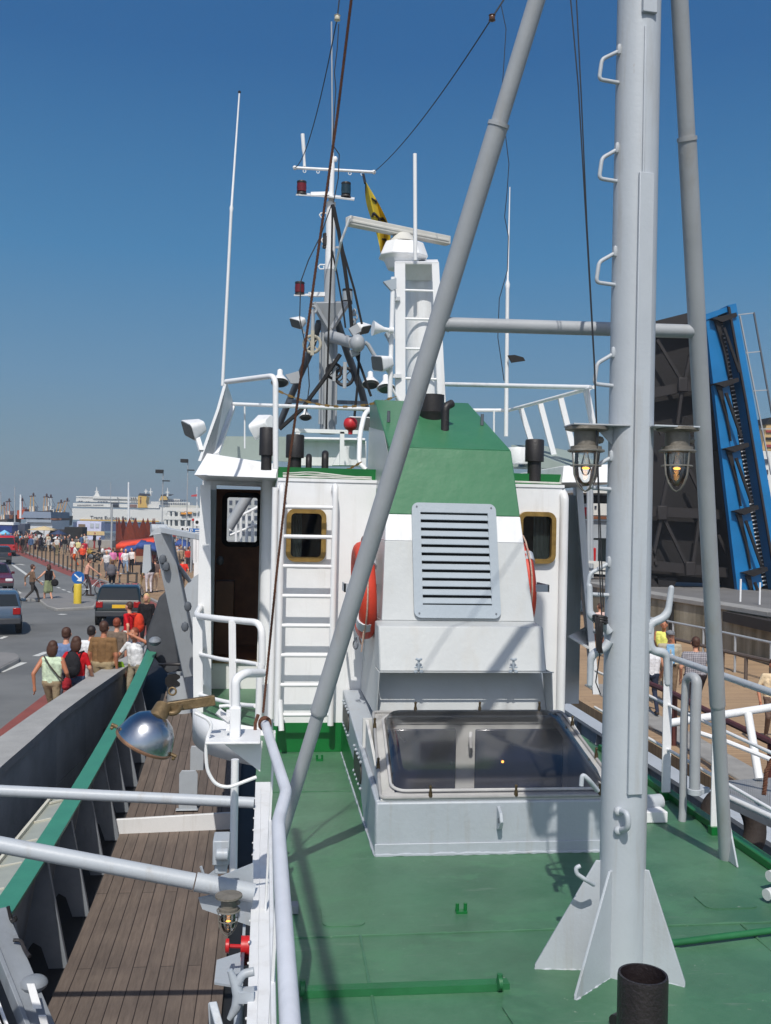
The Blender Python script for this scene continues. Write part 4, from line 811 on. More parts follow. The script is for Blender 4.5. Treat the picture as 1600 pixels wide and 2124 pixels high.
def oct_(px0, px1, py, rat=.8): a = P(px0, py, 10.85); b = P(px1, py, 10.85); c = (a + b) / 2; h = (b.x - a.x) / 2; return [c + V(h * x, h * y * rat, 0) for x, y in ((-1, -.5), (-.55, -1), (.55, -1), (1, -.5), (1, .5), (.55, 1), (-.55, 1), (-1, .5))]
A = oct_(800, 876, 505); B = oct_(787, 886, 535); C_ = oct_(798, 868, 540); D_ = oct_(806, 858, 560); n = 8
m_.add(A + B + C_ + D_, [(k * n + i, k * n + (i + 1) % n, (k + 1) * n + (i + 1) % n, (k + 1) * n + i) for k in range(3) for i in range(n)] + [tuple(range(n)), tuple(range(3 * n, 4 * n))]); m_.build('base', WHITE2, r, bev=.012)
m_ = MB(); m_.lathe([(.17, 0), (.12, .06), (.08, .10)], P(836, 504, 10.85), (0, 0, 1), 18); m_.build('turning_unit', paint('radar_off_white', (206, 204, 196), .45, .05, 5), r)
a = P(722, 458, 10.5); b = P(930, 500, 11.2); m_ = MB(); m_.bar(a, b, .10, .10); m_.bar(a - V(0, .055, .01), b - V(0, .055, .01), .02, .035); m_.build('scanner_bar', paint('radar_off_white', (206, 204, 196), .45, .05, 5), r, bev=.012)
m_ = MB(); m_.tube([P(726, 452, 10.4), P(708, 500, 10.5), P(695, 560, 11)], .013, 8); m_.build('wave_guide', WHITE2, r)

# --- whip aerials
def whip(name, label, pts, rs, Y, mat=WHITE2, group='whip aerials'):
    m_ = MB(); q = [P(px, py, Y) for px, py in pts]; m_.tube(q, rs, 10); return one(m_, name, mat, label, 'aerial', group)
whip('whip_aerial', 'tall white whip aerial with dark tip over the roof wing at left', [(462, 800), (480, 440), (480.5, 432), (481, 425), (497, 192)], [.017, .015, .020, .012, .008], 10)
m_ = MB(); m_.ell(P(497, 191, 10), .016, 8); one(m_, 'aerial_tip', BLACK, 'black knob on top of the tallest white whip aerial', 'aerial tip')
whip('whip_aerial', 'thick white rod aerial rising in front of the radar base', [(862, 540), (861, 319)], [.021, .021], 10.4)
whip('whip_aerial', 'thin white whip aerial at right between roof rail and grey strut', [(1050, 905), (1053, 600), (1053.2, 590), (1053.5, 580), (1058, 388)], [.026, .022, .030, .012, .006], 11.5)
whip('whip_aerial', 'short white aerial on left arm of the crosstree', [(632, 346), (631, 320), (630.5, 312), (628, 278)], [.024, .018, .03, .03], 15)

# --- foremast with crosstree, lamps, tripod legs
MF = 15.0
t = thing('foremast', 'slim foremast with crosstree, lamp platforms and dark tripod legs', 'mast', P(682, 900, MF))
def F(px, py, dy=0): return P(px, py, MF + dy)
m_ = MB(); m_.cyl(F(680, 900), F(682, 640), .12, .115, 24); m_.build('lower_pole', DGREY if False else STRUT, t)
m_ = MB(); m_.cyl(F(684, 630), F(687, 420), .082, .070, 20); m_.cyl(F(687, 420), F(690, 345), .04, .034, 14); m_.cyl(F(690, 345), F(690.5, 305), .034, .014, 12); m_.ell(F(696, 330), (.035, .03, .045), 10); m_.build('upper_pole', WHITE2, t)
m_ = MB(); m_.cyl(F(684, 640), F(684.5, 560), .086, .085, 20); m_.build('pole_sleeve', STRUT, t)
for (px) in (663, 669, 697):
    m_ = MB(); m_.cyl(F(px, 880, -.12), F(px + 2, 690, -.12), .016, .016, 8); m_.build('cable_pipe', STRUT, t)
m_ = MB(); m_.cyl(F(612, 348), F(776, 357), .022, .022, 12); m_.ell(F(612, 348), .035, 8); m_.ell(F(776, 357), .035, 8)
for px in (632, 660, 726, 752): m_.torus(F(px, 355 + (px - 632) * .05), (0, 1, 0), .022, .006, 12, 6)
m_.build('crosstree', WHITE2, t)
m_ = MB(); m_.plate([F(614, 404, -.15), F(686, 408, -.15), F(690, 412, .2), F(640, 402, .2)], .02); m_.plate([F(680, 408, -.15), F(735, 415, -.15), F(736, 411, .2), F(690, 405, .2)], .02); m_.bar(F(645, 403), F(686, 402), .07, .05); m_.build('lamp_platform', WHITE2, t)
m_ = MB(); m_.plate([F(610, 613, -.1), F(640, 613, -.1), F(640, 610, .15), F(612, 610, .15)], .015); m_.bar(F(640, 611), F(676, 611), .08, .06); m_.build('lamp_platform', WHITE2, t)
m_ = MB(); m_.plate([F(668, 512), F(705, 515), F(705, 512, .2), F(668, 509, .2)], .015); m_.build('lamp_platform', STRUT, t)
m_ = MB(); m_.hexa([F(679, 685, -.1), F(690, 685, -.1), F(690, 685, .1), F(679, 685, .1), F(648, 628, -.25), F(725, 626, -.25), F(722, 624, .3), F(652, 626, .3)]); m_.build('fan_bracket', STRUT, t, bev=.008)
for (a, b) in (((650, 628), (681, 682)), ((723, 627), (690, 680))):
    m_ = MB(); m_.bar(F(*a, -.3), F(*b, -.16), .07, .05); m_.build('bracket_arm', STRUT, t)
for pts, rr_ in ((((663, 668), (640, 740), (622, 780), (578, 885)), .055), (((700, 668), (722, 735), (750, 810), (765, 870)), .058)):
    m_ = MB(); m_.tube([F(*p, .5 * i) for i, p in enumerate(pts)], rr_, 14); m_.build('tripod_leg', DGREY, t)
m_ = MB(); m_.bar(F(600, 832, 1), F(670, 833, 0), .06, .06); m_.bar(F(694, 834, 0), F(758, 836, 1), .06, .06); m_.build('leg_brace', DGREY, t)
m_ = MB(); m_.plate([F(592, 778, .5), F(620, 770, .5), F(624, 795, .5), F(604, 796, .5)], .08); m_.build('lamp_arm', STRUT, t)
m_ = MB(); m_.cyl(F(684, 697, -.1), F(735, 712, -.9), .09, .085, 20); m_.ell(F(742, 712, -1), (.11, .12, .13), 12); m_.bar(F(728, 690, -.9), F(745, 680, -.9), .1, .12); m_.bar(F(733, 725, -.9), F(738, 738, -.9), .1, .12); m_.tube([F(757, 710, -.9), F(764, 715, -.9), F(780, 742, -.9)], .03, 8); m_.build('hydraulic_boom', STRUT, t)
for (px, py) in ((663, 442), (667, 494), (661, 549)):
    m_ = MB(); m_.tube([F(681, py), F(px + 3, py), F(px, py + 4), F(px + 3, py + 9), F(672, py + 9), F(672, py + 3)], .012, 6); m_.build('step', WHITE2, t)
def navlamp(label, px, py, Y, colr, h=.20, r=.075, top=BLACK):
    c = P(px, py, Y); o = thing('navigation_lamp', label, 'lamp', c - V(0, 0, h / 2), 'navigation lamps on the foremast')
    m_ = MB(); m_.lathe([(r, -h / 2), (r, -h / 2 + .02), (r * .92, -h / 2 + .03), (r * .92, h / 2 - .03), (r, h / 2 - .02), (r * .95, h / 2), (r * .3, h / 2 + .015)], c, (0, 0, 1), 18); m_.build('housing', BLACK, o)
    m_ = MB(); m_.lathe([(r * .95, -h / 2 + .04), (r * 1.0, 0), (r * .95, h / 2 - .04)], c + V(0, -.012, 0), (0, 0, 1), 18); m_.build('lens', colr, o)
RL = paint('red_lens', (104, 22, 28), .15, .1, 8); GL = paint('dark_green_lens', (30, 52, 62), .15, .1, 8)
navlamp('red lamp at left end of the upper platform on foremast', 626, 390, MF, RL); navlamp('dark green lamp at right end of upper foremast platform', 718, 394, MF, GL, .22)
navlamp('red lamp on the lower left bracket of foremast', 622, 599, MF, RL); navlamp('clear black capped lamp right of lower foremast, behind cables', 721, 615, MF, paint('clear_lens', (150, 158, 164), .15, .1, 8), .22, .08); navlamp('small black lamp on left of foremast below the steps', 675, 500, MF, BLACK, .22, .04)
# blocks and sheaves
def block(label, px, py, Y, R0_, rim=True, hang=None):
    c = P(px, py, Y); o = thing('pulley_block', label, 'pulley', c, 'pulley blocks on the foremast')
    m_ = MB(); m_.torus(c, (.15, 1, 0), R0_ * .82, R0_ * .16, 24, 8); 
    for k in range(4):
        a = R(45 + 90 * k); m_.bar(c, c + V(math.cos(a) * R0_ * .8, 0, math.sin(a) * R0_ * .8), R0_ * .18, R0_ * .1)
    m_.lathe([(R0_ * .22, -.05), (R0_ * .22, .05)], c - V(0, .0, 0), (0, 1, 0), 12); m_.build('sheave', paint('old_block_paint', (172, 166, 150), .6, .12, 12, rust=.4) if rim else BLACK, o)
    m_ = MB(); m_.bar(c + V(0, -.05, R0_ * 1.3), c + V(0, -.05, -R0_ * 1.15), R0_ * .34, .02); m_.build('cheek', paint('old_block_paint', (172, 166, 150), .6, .12, 12, rust=.4) if rim else STRUT, o)
    if hang: m_ = MB(); m_.tube([c + V(0, 0, R0_), P(*hang, Y)], .028, 8); m_.torus(P(*hang, Y) + V(0, 0, .0), (0, 1, 0), .05, .018, 14, 8); m_.build('shackle', STRUT, o)
block('pale pulley block with spoked sheave beside the rusty stay', 648, 714, 14.6, .15, True, (650, 642)); block('black spoked sheave low on the foremast, left of the pair', 693, 770, 14.3, .13, False); block('larger black sheave low on the foremast, right of pair', 715, 781, 14.3, .155, False)
m_ = MB()
for k in range(4): m_.torus(P(735, 648 + k * 10, 14.5), (0 if k % 2 else 1, 1 if k % 2 else .3, 0), .045, .014, 16, 8)
one(m_, 'chain_shackle', STRUT, 'grey shackle chain hanging right under the fan bracket', 'chain')

# --- flag
m_ = MB(); fl = []
cols = [((758, 378), (760, 378)), ((757, 400), (772, 398)), ((760, 425), (785, 420)), ((770, 455), (798, 445)), ((782, 485), (808, 468)), ((788, 512), (812, 500)), ((790, 530), (806, 522))]
NU = 8; grid = []
for i, (a, b) in enumerate(cols):
    for k in range(NU + 1):
        u = k / NU; grid.append(P(a[0] + (b[0] - a[0]) * u, a[1] + (b[1] - a[1]) * u, 14.4 + .18 * math.sin(u * 7 + i * .9) + .05 * i))
m_.add(grid, [(i * (NU + 1) + k, i * (NU + 1) + k + 1, (i + 1) * (NU + 1) + k + 1, (i + 1) * (NU + 1) + k) for i in range(len(cols) - 1) for k in range(NU)])
f = one(m_, 'flag', paint('flag_yellow', (214, 186, 40), .8, .05, 6, 0), 'furled yellow flag with black emblem hanging behind the radar bar', 'flag')
sb = f.modifiers.new('s', 'SUBSURF'); sb.levels = 2; sb.render_levels = 2
m_ = MB()
def fp(u, vv):
    vv = max(0, min(len(cols) - 1.001, vv)); i = int(vv); fr = vv - i; k = min(NU - 1, int(u * NU)); fu = u * NU - k; g = lambda ii, kk: grid[ii * (NU + 1) + kk]
    return g(i, k).lerp(g(i, k + 1), fu).lerp(g(i + 1, k).lerp(g(i + 1, k + 1), fu), fr) - V(0, .03, 0)
for pts, r0 in (([(.1, 2.9), (.3, 2.7), (.5, 3.1)], .022), ([(.35, 3.6), (.5, 3.2), (.8, 3.3), (.9, 3.8)], .022), ([(.6, 1.6), (.8, 1.9), (.75, 2.1)], .018), ([(.3, 4.6), (.6, 4.8), (.7, 5.1)], .02)):
    q = []
    for (a, b) in zip(pts[:-1], pts[1:]):
        for k in range(4): s_ = k / 4; q.append(fp(a[0] + (b[0] - a[0]) * s_, a[1] + (b[1] - a[1]) * s_))
    q.append(fp(*pts[-1])); m_.tube(q, [r0 * (.5 + .5 * math.sin(math.pi * (i + .6) / (len(q) + .2))) for i in range(len(q))], 6)
o = m_.build('emblem', BLACK, f); o.parent = f
m_ = MB(); m_.tube([P(754, 362, 14.6), P(758, 380, 14.4)], .02, 6); one(m_, 'flag_halyard', BLACK, 'short dark halyard joining crosstree and yellow flag', 'rope')

# --- wires, stays, halyards
def wire(name, label, pts, r, mat, cat='wire', group=None):
    m_ = MB(); m_.tube(pts, r, 6); return one(m_, name, mat, label, cat, group)
def helix(pts, r, pitch, n=3):
    out = MB(); L = [0]
    for a, b in zip(pts[:-1], pts[1:]): L.append(L[-1] + (b - a).length)
    tot = L[-1]; N = int(tot / pitch * 8)
    for s_ in range(n):
        q = []
        for i in range(N + 1):
            d_ = tot * i / N; k = max(j for j in range(len(L)) if L[j] <= d_ + 1e-9); k = min(k, len(pts) - 2); f_ = (d_ - L[k]) / (L[k + 1] - L[k]); p = pts[k].lerp(pts[k + 1], f_)
            tg = (pts[k + 1] - pts[k]).normalized(); u = tg.orthogonal().normalized(); w_ = tg.cross(u); a = 2 * math.pi * (d_ / pitch + s_ / n); q.append(p + (u * math.cos(a) + w_ * math.sin(a)) * r * .55)
        out.tube(q, r * .6, 5)
    return out
a = P(729, 0, 4.3); b = P(546, 1478, 5.2); pts = [P(729, 0, 4.3) + (a - P(700, 240, 4.5)) * .6, P(700, 240, 4.5), P(655, 560, 4.7), P(600, 960, 4.95), P(573, 1200, 5.08), P(546, 1478, 5.2)]
one(helix(pts, .0062, .045), 'rope_stay', ROPE, 'brown twisted rope stay running down across the ladder to the rail', 'rope')
m_ = MB()
for k in range(4): m_.torus(V(.022, 5.30 + .013 * k, 1.0), (0, 1, .15 - .1 * k), .030, .007, 18, 6)
m_.tube([P(536, 1482, 5.2), P(530, 1500, 5.2), P(528, 1560, 5.2)], .010, 6); one(m_, 'rope_lashing', ROPE, 'brown rope lashing wound around the handrail end', 'rope')
DW = paint('dark_wire', (40, 42, 46), .6, .1, 9)
A0 = P(700, 37, 9); A1 = P(1021, 37, 8)
wire('aerial_wire', 'thin aerial wire from crosstree right end up to brown insulator', sag(P(776, 357, 15), A1, .12), .0055, DW, group='aerial wires'); wire('aerial_wire', 'thin aerial wire from crosstree left end up to pale insulator', sag(P(612, 348, 15), A0, .3), .0055, DW, group='aerial wires')
for (c, mt, lab, top) in ((A0, paint('porcelain', (206, 200, 180), .3, .05, 6), 'pale porcelain insulator at top left of the sky', (704, 0)), (A1, paint('brown_porcelain', (92, 62, 44), .3, .05, 6), 'brown insulator at the top beside the raking leg', (1045, 0))):
    m_ = MB(); m_.ell(c, (.026, .026, .034), 12); m_.ell(c + V(0, 0, .02), (.03, .03, .008), 12); m_.ell(c - V(0, 0, .02), (.03, .03, .008), 12); one(m_, 'insulator', mt, lab, 'insulator', 'wire insulators')
    wire('aerial_wire', 'short wire running up from the %s insulator out of sight' % ('pale' if c is A0 else 'brown'), [c, P(top[0], top[1], c.y), P(top[0], top[1], c.y) + V(.03, 0, .5)], .007, DW, group='aerial wires')
wire('aerial_wire', 'loose dark lead curving down left of the thin whip aerial', [P(*p, 9) for p in ((1040, 12), (1050, 60), (1045, 140), (1041, 200), (1050, 290), (1056, 340), (1052, 400), (1047, 450), (1055, 490), (1053, 560), (1036, 620), (1033, 700), (1046, 790))], .004, DW, group='aerial wires')
wire('aerial_wire', 'dark lead hanging beside the pale insulator toward foremast', [P(*p, 12) for p in ((703, 50), (700, 100), (694, 150), (697, 185), (694, 230), (690, 300), (704, 320), (702, 370), (692, 420))], .007, DW, group='aerial wires')
wire('aerial_wire', 'pale thin vertical rod left of the rusty stay at sky top', [P(688, 45, 15), P(690, 310, 15)], .012, STRUT, group='aerial wires')
wire('halyard', 'black halyard left of mast, running down to the left cleat', [P(1184, 0, 4.3) + V(0, 0, .6), P(1184, 0, 4.3), P(1200, 180, 4.3), P(1216, 460, 4.35), P(1233, 760, 4.4), P(1240, 960, 4.42), P(1244, 1180, 4.43), P(1250, 1320, 4.43), P(1236, 1415, 4.43), P(1246, 1440, 4.43)], .003, DW, 'rope', 'black halyards'); wire('halyard', 'second black halyard nearest the mast, meeting the first lower down', [P(1196, 0, 4.3) + V(0, 0, .6), P(1196, 0, 4.3), P(1206, 200, 4.32), P(1218, 470, 4.36), P(1234, 760, 4.41), P(1242, 1000, 4.43), P(1252, 1260, 4.43)], .003, DW, 'rope', 'black halyards')
m_ = MB()
for k in range(7): m_.tube([P(1236 + k * 2.4, 1278 + (k % 3) * 3, 4.40 - .006 * (k % 2)), P(1238 + (k * 5) % 14, 1310, 4.385), P(1240 + (k * 3) % 12, 1350 + (k % 2) * 4, 4.40)], .0065, 6)
for k in range(3): m_.torus(P(1245, 1280 + k * 5, 4.42), (.2, .2, 1), .030, .007, 16, 6)
one(m_, 'rope_coil', BLACK, 'black rope wound on the cleat left of the mast', 'rope')
for pts, lab, r_ in ((((690, 425), (703, 480), (716, 560), (727, 640), (731, 690)), 'thick black cable sloping down right of the foremast', .03), (((694, 430), (712, 520), (735, 600), (751, 672)), 'outer black cable sloping right from foremast top', .018), (((690, 430), (688, 540), (683, 650), (680, 760), (677, 890)), 'black cable hanging straight down in front of foremast', .016), (((688, 515), (700, 570), (712, 640), (717, 680)), 'short black cable between the two sloping cables', .014), (((706, 735), (670, 790), (625, 850), (580, 890)), 'black cable running down left to the bridge roof', .03), (((746, 720), (742, 800), (736, 860), (735, 890)), 'black cable dropping from the boom head to the bridge', .02), (((735, 725), (752, 770), (770, 822)), 'short black cable under the boom head, going right', .02)):
    wire('mast_cable', lab, [P(*p, 14.2) for p in pts], r_, MATTB, 'cable', 'black cables on the foremast')
wire('mast_cable', 'thin wire bowing out left of the foremast', [P(*p, 14.5) for p in ((688, 425), (665, 490), (640, 540), (624, 585), (622, 660), (638, 735), (642, 800), (634, 862))], .009, DW, 'cable', 'black cables on the foremast')
CH = paint('brass_chain', (150, 120, 70), .45, .2, 30, metal=.5)
def chain(label, a, b, d_):
    pts = sag(a, b, d_, 26); m_ = MB()
    for i, (p, q) in enumerate(zip(pts[:-1], pts[1:])): m_.bar(p, q, .022 if i % 2 else .006, .006 if i % 2 else .022)
    one(m_, 'chain', CH, label, 'chain', 'thin chains on the roof')
chain('thin chain from hand loop across to the funnel top', P(578, 811, 9.1), P(822, 822, 9.4), .12); chain('thin chain slung low over the gooseneck pipes', P(604, 973, 9.05), P(750, 958, 9.6), .09)
m_ = MB(); m_.prism([P(1058, 738, 30), P(1085, 742, 30), P(1090, 750, 30), P(1062, 752, 30)], (0, .4, 0)); 
# ================================================================== LEFT SIDE OF THE SHIP
t = thing('deck_edge_rail', 'white sheet rail with thick grey handrail along the left deck edge', 'railing', (.05, 3, 0))
m_ = MB(); m_.tube(fillet([(.078, .3, 1.0), (.078, 2.1, 1.0), (.070, 3.62, .995), (.108, 4.0, 1.0), (.020, 5.36, 1.0)], .06), .024, 18); m_.build('handrail', paint('handrail_grey', (210, 213, 220), .4, .05, 4, .06, 30), t)
m_ = MB(); m_.box(-.030, .085, .3, 7.7, .045, .060); m_.box(-.030, -.018, .3, 7.7, -.16, .0449); m_.box(.02, .032, .3, 7.7, .001, .0449); m_.build('gunwale_flange', WHITE, t, bev=.003)
m_ = MB(); m_.tube([(.06, .3, .52), (.06, 5.2, .52)], .010, 8); m_.build('middle_rail', WHITE, t)
for y in (1.6, 3.4, 5.2):
    m_ = MB(); m_.bar((.045, y, .06), (.072, y, .985), .012, .045, up=(0, 1, 0)); m_.build('post', WHITE, t, bev=.002)
m_ = MB()
for k in range(26): m_.ell((-.032, 1.2 + .25 * k, .0 + .004 * (k % 3)), .007, 8)
m_.build('rivets', WHITE, t)
rn = random.Random(9); m_ = MB(); m_.tube([(.012 + rn.uniform(-.002, .002), 1 + .1 * k, .061) for k in range(66)], .003, 5); m_.build('weld', WHITE, t)
# searchlight bracket shelf on the outside of the rail
YB = 5.0
t = thing('bracket_shelf', 'white bracket shelf outside the rail carrying switch box and cable', 'bracket', P(490, 1530, YB))
m_ = MB(); a = P(428, 1532, YB); b = P(545, 1535, YB); m_.box(a.x, .0, 4.92, 5.22, a.z - .012, a.z); m_.build('shelf', WHITE2, t, bev=.003)
m_ = MB(); m_.plate([P(455, 1535, 5.05), P(545, 1537, 5.05), P(540, 1600, 5.05)], .012); m_.build('gusset', WHITE2, t)
m_ = MB(); a = P(478, 1465, 5.06); b = P(499, 1527, 5.06); m_.box(a.x, b.x, 5.02, 5.12, b.z, a.z); m_.build('switch_box', WHITE2, t, bev=.006)
m_ = MB(); m_.box(a.x - .018, a.x, 5.04, 5.08, a.z - .05, a.z - .02); m_.build('hinge', WHITE2, t); m_ = MB(); m_.box(a.x - .018, a.x, 5.04, 5.08, a.z - .12, a.z - .09); m_.build('hinge', WHITE2, t)
m_ = MB(); m_.tube(fillet([P(489, 1470, 5.06), P(489, 1408, 5.06), P(510, 1396, 5.1), P(545, 1396, 5.25)], .06, 6), .023, 12); m_.build('conduit', WHITE2, t)
m_ = MB(); m_.tube(fillet([P(404, 1478, 5.0), P(432, 1492, 5.0), P(440, 1505, 5.0), P(430, 1530, 5.0), P(427, 1560, 5.0), P(430, 1600, 5.0), P(448, 1628, 5.0), P(475, 1634, 5.0), P(505, 1622, 5.0), P(532, 1612, 5.02)], .05, 5), .009, 8); m_.build('cable', WHITE2, t)
m_ = MB(); m_.tube(fillet([P(455, 1465, 5.1), P(478, 1463, 5.1), P(488, 1475, 5.1)], .03), .008, 8); m_.tube(fillet([P(452, 1475, 5.15), P(480, 1497, 5.15)], .02), .02, 6); m_.build('arm', WHITE2, t)
# searchlight
c = P(306, 1512, 4.95); t = thing('searchlight', 'polished dome searchlight on a brass arm, facing down to the quay', 'searchlight', c)
rimc = P(300, 1538, 4.92); ax = ((P(337, 1468, 4.92) - rimc).normalized() + (CAMLOC - rimc).normalized() * .10).normalized()
m_ = MB(); m_.lathe([(.142, -.004), (.142, .01), (.134, .035), (.120, .075), (.094, .112), (.056, .138), (.030, .146)], rimc, ax, 40); m_.build('dome', CHROME, t, sharp=60)
m_ = MB(); m_.lathe([(.132, -.010), (.146, -.010), (.147, .0), (.142, .005), (.134, .006)], rimc, ax, 40); m_.build('rim', paint('rim_copper', (146, 112, 88), .4, .2, 20, metal=.5), t)
m_ = MB(); m_.lathe([(.136, -.010), (.07, -.022), (.001, -.026)], rimc, ax, 32); m_.build('lens', paint('lamp_lens', (80, 84, 84), .15, .1, 8), t)
m_ = MB(); q = rimc + ax * .14; m_.cyl(q - ax * .02, P(340, 1466, 4.97), .044, .042, 20); m_.build('neck', BRASS, t)
m_ = MB(); m_.bar(P(338, 1468, 4.97), P(446, 1452, 5.02), .036, .050); m_.build('arm', BRASS, t, bev=.005)
m_ = MB(); m_.torus(P(357, 1462, 4.95), (.1, 1, 0), .042, .013, 24, 10, R(-10), R(190)); m_.torus(P(358, 1434, 4.95), (.2, 1, 0), .018, .005, 18, 8); m_.build('eye_ring', BRASS, t)
for a in (P(243, 1508, 4.9), P(355, 1564, 4.9)):
    m_ = MB(); m_.cyl(a, a + (a - rimc).normalized() * .03 , .010, .008, 8); m_.ell(a + (a - rimc).normalized() * .02 - ax * .015, .010, 8); m_.build('clamp', BRASS, t)

# two booms crossing the side passage
t = thing('boom', 'thinner grey horizontal boom, farther of the two across the side passage', 'boom', P(250, 1652, 7), 'grey booms over the side passage')
m_ = MB(); a = P(0, 1640, 7); b = P(527, 1665, 7); a2 = a + (a - b) * .25; m_.cyl(a2, b + (b - a) * .0, .038, .038, 18); m_.build('pipe', GREY, t)
m_ = MB(); m_.cyl(V(a2.x + .02, a2.y, zcap(7) + .0), V(a2.x + .02, a2.y, a2.z + .06), .04, .04, 14); m_.build('outer_post', GREY, t)
t = thing('boom', 'thicker grey boom, nearer of the two, with caged lamp beneath it', 'boom', P(250, 1790, 4.6), 'grey booms over the side passage')
m_ = MB(); a = P(0, 1752, 5.2); b = P(527, 1852, 5.2); m_.cyl(a + (a - b) * .6, a.lerp(b, .76), .040, .042, 18); m_.cyl(a.lerp(b, .765), b, .048, .048, 18); m_.build('pipe', GREY, t)
a2 = a + (a - b) * .55; m_ = MB(); m_.cyl(V(a2.x, a2.y, zcap(6)), V(a2.x, a2.y, a2.z), .034, .034, 14); m_.build('outer_post', GREY, t)
m_ = MB(); m_.plate([P(412, 1862, 5.24), P(420, 1885, 5.24), P(520, 1920, 5.24), P(526, 1860, 5.24), P(470, 1850, 5.24)], .012); m_.plate([P(452, 1820, 5.36), P(526, 1790, 5.36), P(526, 1850, 5.36), P(452, 1845, 5.36)], .012); m_.plate([P(425, 1820, 5.42), P(452, 1800, 5.42), P(452, 1830, 5.42)], .012); m_.build('gusset', BOXG, t)
m_ = MB(); m_.tube([P(423, 1815, 5.42), P(417, 1797, 5.42)], .008, 6); m_.build('pin', BOXG, t)
# pole and winch box beside the deck edge
m_ = MB(); m_.cyl(P(488, 1575, 5.6), P(484, 1822, 5.6), .022, .022, 12); one(m_, 'rail_pole', WHITE2, 'thin white pole dropping from bracket shelf to the nearer boom', 'pole')
m_ = MB(); a = P(443, 1738, 5.0); b = P(476, 1788, 5.0); m_.box(a.x, b.x, 4.95, 5.1, b.z, a.z); m_.cyl(P(448, 1772, 4.93), P(474, 1772, 4.93), .03, .03, 12); m_.box(a.x + .01, b.x - .01, 4.97, 5.08, b.z - .05, b.z); one(m_, 'winch_box', BOXG, 'pale grey latch box beside the thin white pole', 'box', bev=.006)
m_ = MB(); m_.box(-.07, -.055, 4.6, 5.4, -.25, -.05); m_.plate([(-.06, 4.9, -.2), (-.2, 5.0, -.22), (-.2, 5.25, -.22), (-.06, 5.3, -.2)], .012); one(m_, 'edge_plate', BOXG, 'grey plate with short bracket under the white rail', 'plate')
# red hydrants, horn cleat, folded plate near the bottom
t = thing('fire_hydrant_valve', 'red valve pair poking out below the white rail', 'valve', P(495, 1975, 4.9))
m_ = MB(); c = P(500, 1963, 5.0); e = P(527, 1963, 5.0); m_.cyl(c, V(.0, e.y, e.z), .05, .05, 18); m_.build('body', RED, t)
m_ = MB(); c = P(500, 1985, 5.15); m_.cyl(c, V(.0, c.y, c.z), .04, .04, 18); m_.build('body', RED, t)
m_ = MB(); c = P(472, 1962, 5.0); m_.lathe([(.01, -.012), (.034, -.008), (.034, .008), (.01, .012)], c, (1, 0, 0), 16); m_.build('hand_wheel', RED, t)
m_ = MB(); m_.cyl(P(472, 1962, 5.0), P(502, 1963, 5.0), .010, .010, 8); m_.build('spindle', RED, t)
t = thing('horn_cleat', 'pale grey forked horn cleat bolted low outside the white rail', 'cleat', P(505, 2060, 4.3))
YC = 4.25; m_ = MB(); m_.tube(fillet([P(478, 2012, YC), P(489, 2045, YC), P(497, 2066, YC), P(492, 2090, YC), P(477, 2114, YC)], .06), [.012, .016, .018, .019, .020, .022, .024, .026, .027, .027, .026, .025, .024, .022, .021, .02, .018, .016, .014, .012][:20], 10) if False else m_.tube([P(477, 2012, YC), P(488, 2040, YC), P(496, 2064, YC), P(490, 2090, YC), P(476, 2114, YC)], [.012, .020, .028, .022, .012], 10); m_.bar(P(496, 2064, YC), P(527, 2064, YC), .06, .045); m_.tube(fillet([P(494, 2040, YC), P(503, 2020, YC), P(527, 2015, YC)], .04), .018, 10); m_.build('horns', BOXG, t)
m_ = MB(); m_.cyl(P(497, 2075, 4.45), P(494, 2160, 4.3), .022, .022, 12); one(m_, 'vertical_pipe', BOXG, 'short grey pipe running down behind the forked cleat', 'pipe')
m_ = MB(); m_.plate([P(433, 2080, 4.2), P(450, 2078, 4.2), P(470, 2150, 4.1), P(452, 2150, 4.1)], .02); m_.plate([P(433, 2080, 4.2), P(436, 2150, 4.2), P(446, 2150, 4.25), P(441, 2085, 4.25)], .008); one(m_, 'folded_plate', BOXG, 'folded grey plate edge at the bottom, left of the cleat', 'plate', bev=.004)

# --- bulwark with green cap rail
t = thing('bulwark', 'grey bulwark with green cap rail and braced stanchions, left side', 'bulwark', (-2.05, 8, -2))
ys = [2, 5] + [7 + .8 * k for k in range(16)]
m_ = MB()
for a, b in zip(ys[:-1], ys[1:]): m_.hexa([(-2.16, a, zdeck(a) - .04), (-2.13, a, zdeck(a) - .04), (-2.13, b, zdeck(b) - .04), (-2.16, b, zdeck(b) - .04), (-2.0, a, zcap(a) - .03), (-1.97, a, zcap(a) - .03), (-1.97, b, zcap(b) - .03), (-2.0, b, zcap(b) - .03)])
m_.build('plating', BULW, t)
m_ = MB(); m_.tube([(-1.95, y, zcap(y)) for y in ys], .01, 4); m_ = MB()
for a, b in zip(ys[:-1], ys[1:]): m_.hexa([(-2.055, a, zcap(a) - .03), (-1.875, a, zcap(a) - .03), (-1.875, b, zcap(b) - .03), (-2.055, b, zcap(b) - .03), (-2.055, a, zcap(a)), (-1.875, a, zcap(a)), (-1.875, b, zcap(b)), (-2.055, b, zcap(b))])
m_.build('cap_rail', CAPG, t)
